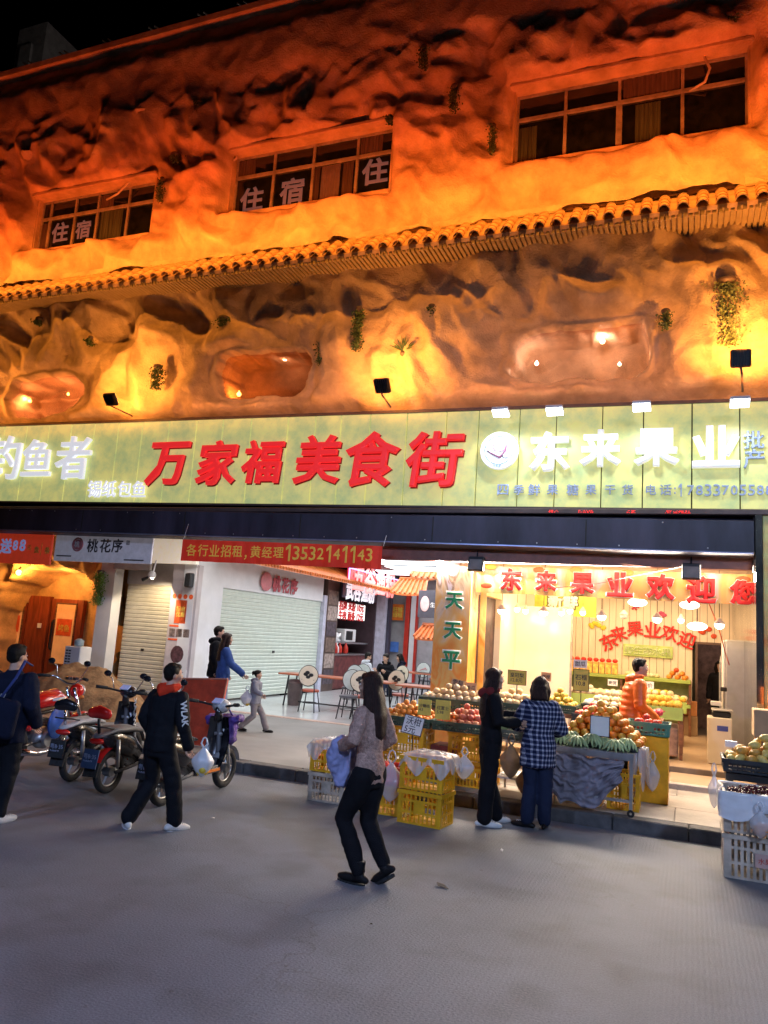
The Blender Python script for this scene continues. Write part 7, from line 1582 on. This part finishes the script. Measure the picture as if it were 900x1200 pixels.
# man in the hoodie
x, y = gpos(180, 975)
mh = person('man in a black hoodie with red hood and white sleeve lettering on the road', x-.07, y+.05, 0, R(-8), 1.55, (C_trk, 'hoodie'), (C_trk, 'track_trousers'), (M_wshoe, 'sneaker'), 'short', False, hip=(0, 0, .88), lean=(-.01, .06), kn=((-.12, .06, .47), (.15, .10, .47)), an=((-.22, -.12, .10), (.18, .14, .09)),
    el=((-.27, -.03, 1.12), (.29, .0, 1.10)), wr=((-.18, .10, .90), (.30, .10, .88)), hy=R(-28), hood=cloth('red_hood_cloth', (.70, .05, .02)), wide=1.06, flare=.02, loose=.015, sole=M_white, curl=.6, toe=((-.75, .5, 0), (.25, 1, -.1)))
s_ = 1.55/1.7
o = txt('WLAK', .1, M_wht, mh, (-.335*s_, -.085*s_, 1.17*s_), rz=R(-62), width=.30, height=.075, ext=.001, bold=.03, name='sleeve_lettering'); o.rotation_euler = (0, R(-78), R(-62)); o.rotation_mode = 'XYZ'
o = txt('WLAK', .1, M_wht, mh, (.345*s_, -.05*s_, 1.22*s_), width=.24, height=.06, ext=.001, bold=.03, name='sleeve_lettering'); o.rotation_euler = (0, R(80), R(50))
bag(x+.36, y+.16, .52, .12, .28, M_whitebag, 'thin white carrier bag held by the man in the black hoodie', 41, fill=F_yel[0])
# man cut by the left edge
x, y = gpos(-8, 962)
mb_l = person('man in a navy jacket with a shoulder bag cut off by the left edge', x, y, 0, R(8), 1.62, (C_navy, 'jacket'), (C_trk, 'trousers'), (M_wshoe, 'sneaker'), 'short', False, el=((-.27, -.03, 1.14), (.28, -.02, 1.12)), wr=((-.26, .08, .92), (.24, .12, .96)), wide=1.08, loose=.03, hem=.06, sole=M_white, hy=R(-15), kn=((-.1, .04, .48), (.10, .0, .48)), an=((-.12, .10, .09), (.11, -.06, .09)))
o = txt('ZW', .1, mat('faded_white_print', (.3, .3, .34), .8), mb_l, (.02, -.19, 1.16), width=.16, height=.12, ext=.001, bold=.03, name='back_lettering')
t = thing('shoulder_bag', 'navy shoulder bag hanging at the back of the man at the left edge', 'bag', (x, y, 0), R(8)); qb = MB(); qb.box((.10, -.22, .98), (.34, .10, .36), (0, R(6), 0), .03); remesh(qb, 'bag_body', C_navy, t, .015, 3, wr=.012); MB().tube([(.02, -.20, 1.1), (.17, -.17, 1.35), (.16, -.06, 1.50), (.12, .10, 1.45)], .016, 6, 1, .5).build('strap', cloth('blue_strap', (.05, .07, .22)), t, True)
# the couple and the child
x, y = gpos(261, 845, .14)
wj = person('woman in a blue denim jacket and pale jeans holding out a bag towards the child', x, 12.6, .14, R(-45), 1.63, (C_denim, 'denim_jacket'), (C_lt, 'jeans'), (M_wshoe, 'sneaker'), 'long', True, el=((-.22, 0, 1.14), (.26, .10, 1.14)), wr=((-.2, .12, .94), (.36, .30, .98)), hairm=M_hair_b, loose=.02, flare=.03, sole=M_white)
q = W(262, 780, 12.6); wj.location.x = q.x
q = W(252, 780, 13.1)
person('dark haired man in a black hooded coat walking behind the woman in denim', q.x, 13.1, .14, R(-60), 1.74, (C_blk, 'coat'), (C_blk, 'trousers'), (M_bshoe, 'shoe'), 'short', False, hood=C_blk, wide=1.02, loose=.02, hem=.05)
q = G(299, 857, .14)
cx, cy = q.x, q.y-.1
ch_ = person('small child in a grey hooded top striding right beside the woman in denim', cx, cy, .14, R(-72), 1.08, (C_grey, 'hooded_top'), (C_gtr, 'trousers'), (M_bshoe, 'shoe'), 'bun', True, hip=(0, 0, .84), wide=1.25, kn=((-.10, .22, .46), (.10, .02, .44)), an=((-.09, .36, .10), (.10, -.32, .13)), el=((-.24, -.02, 1.10), (.25, .06, 1.12)), wr=((-.26, .12, .98), (.28, .22, 1.05)), hood=C_grey, loose=.03, flare=.02, tuft=M_pk)
b_ = bag(cx-.10, cy-.12, .14+.44, .13, .26, M_whitebag, 'white carrier bag between the woman in denim and the child', 44, fill=F_yel[0])
# shop man in orange
q = W(737, 800, 11.35)
person('shop man in an orange quilted down jacket bending over the fruit', q.x, 11.35, .14, R(-72), 1.72, (C_or, 'down_jacket'), (C_navy, 'trousers'), (M_bshoe, 'shoe'), 'short', False, lean=(0, .10), el=((-.25, .06, 1.13), (.27, .08, 1.12)), wr=((-.20, .26, .94), (.20, .30, .95)), puffy=.022, hood=C_or, hy=R(-8))
# woman in the back doorway
q = W(844, 800, 18.9)
person('woman in a long black coat standing in the dim back doorway', q.x, 18.95, .2, R(172), 1.66, (C_blk, 'coat'), (C_blk, 'trousers'), (M_wshoe, 'sneaker'), 'bob', True, loose=.015, hem=.16, hy=R(10))
# seated diners
def diner(px, py, zt, lb, face, top, hy=0, hr='short', fem=False, wrs=None):
    q = G(px, py, zt); return person(lb, q.x, q.y, .10, face, 1.68, (top, 'jacket'), (C_dj, 'trousers'), (M_bshoe, 'shoe'), hr, fem, hip=(0, 0, .50), lean=(0, .10), kn=((-.12, .42, .50), (.12, .42, .50)), an=((-.12, .40, .09), (.12, .40, .09)), el=((-.26, .14, .78), (.26, .14, .78)), wr=wrs or ((-.16, .38, .84), (.16, .38, .84)), hy=hy, hp=R(-15), hood=top, curl=.7)
C_wj = cloth('white_grey_jacket', (.55, .57, .62))
diner(426, 769, 1.30, 'seated diner in a white jacket seen from behind at the table', R(-40), C_wj, R(-20))
diner(455, 771, 1.30, 'seated diner in a black jacket facing the street with a white bowl', R(172), C_blk)
diner(474, 774, 1.22, 'seated person in dark clothes at the far table beside the red chair', R(120), C_navy, 0, 'bob', True)
q = G(448, 782, .92); t = MB().lathe([(.03, 0), (.05, .01), (.09, .06), (.10, .075), (.09, .072), (.05, .02)], 16).build('bowl', M_white, None, True, (q.x, q.y, .905)); tag(t, 'white noodle bowl before the diner in black', 'bowl')
q = G(482, 768, 1.15); t = thing('red_chair', 'red moulded chair behind the dark haired seated person', 'chair', (q.x, q.y, .14)); MB().tube([(-.2, 0, .55), (-.24, .02, .8), (-.15, .05, 1.05), (.15, .05, 1.05), (.24, .02, .8), (.2, 0, .55)], .06, 8).bx(-.18, .18, 0, .05, .5, 1.05).build('backrest', M_redorg, t, True); MB().bx(-.22, .22, -.42, .02, .42, .48, .02).build('seat', M_redorg, t)
for sx in (-.19, .19):
    for sy in (-.38, 0): MB().tube([(sx, sy, .43), (sx*1.1, sy, 0)], .018, 6).build('leg', M_cblk, t)
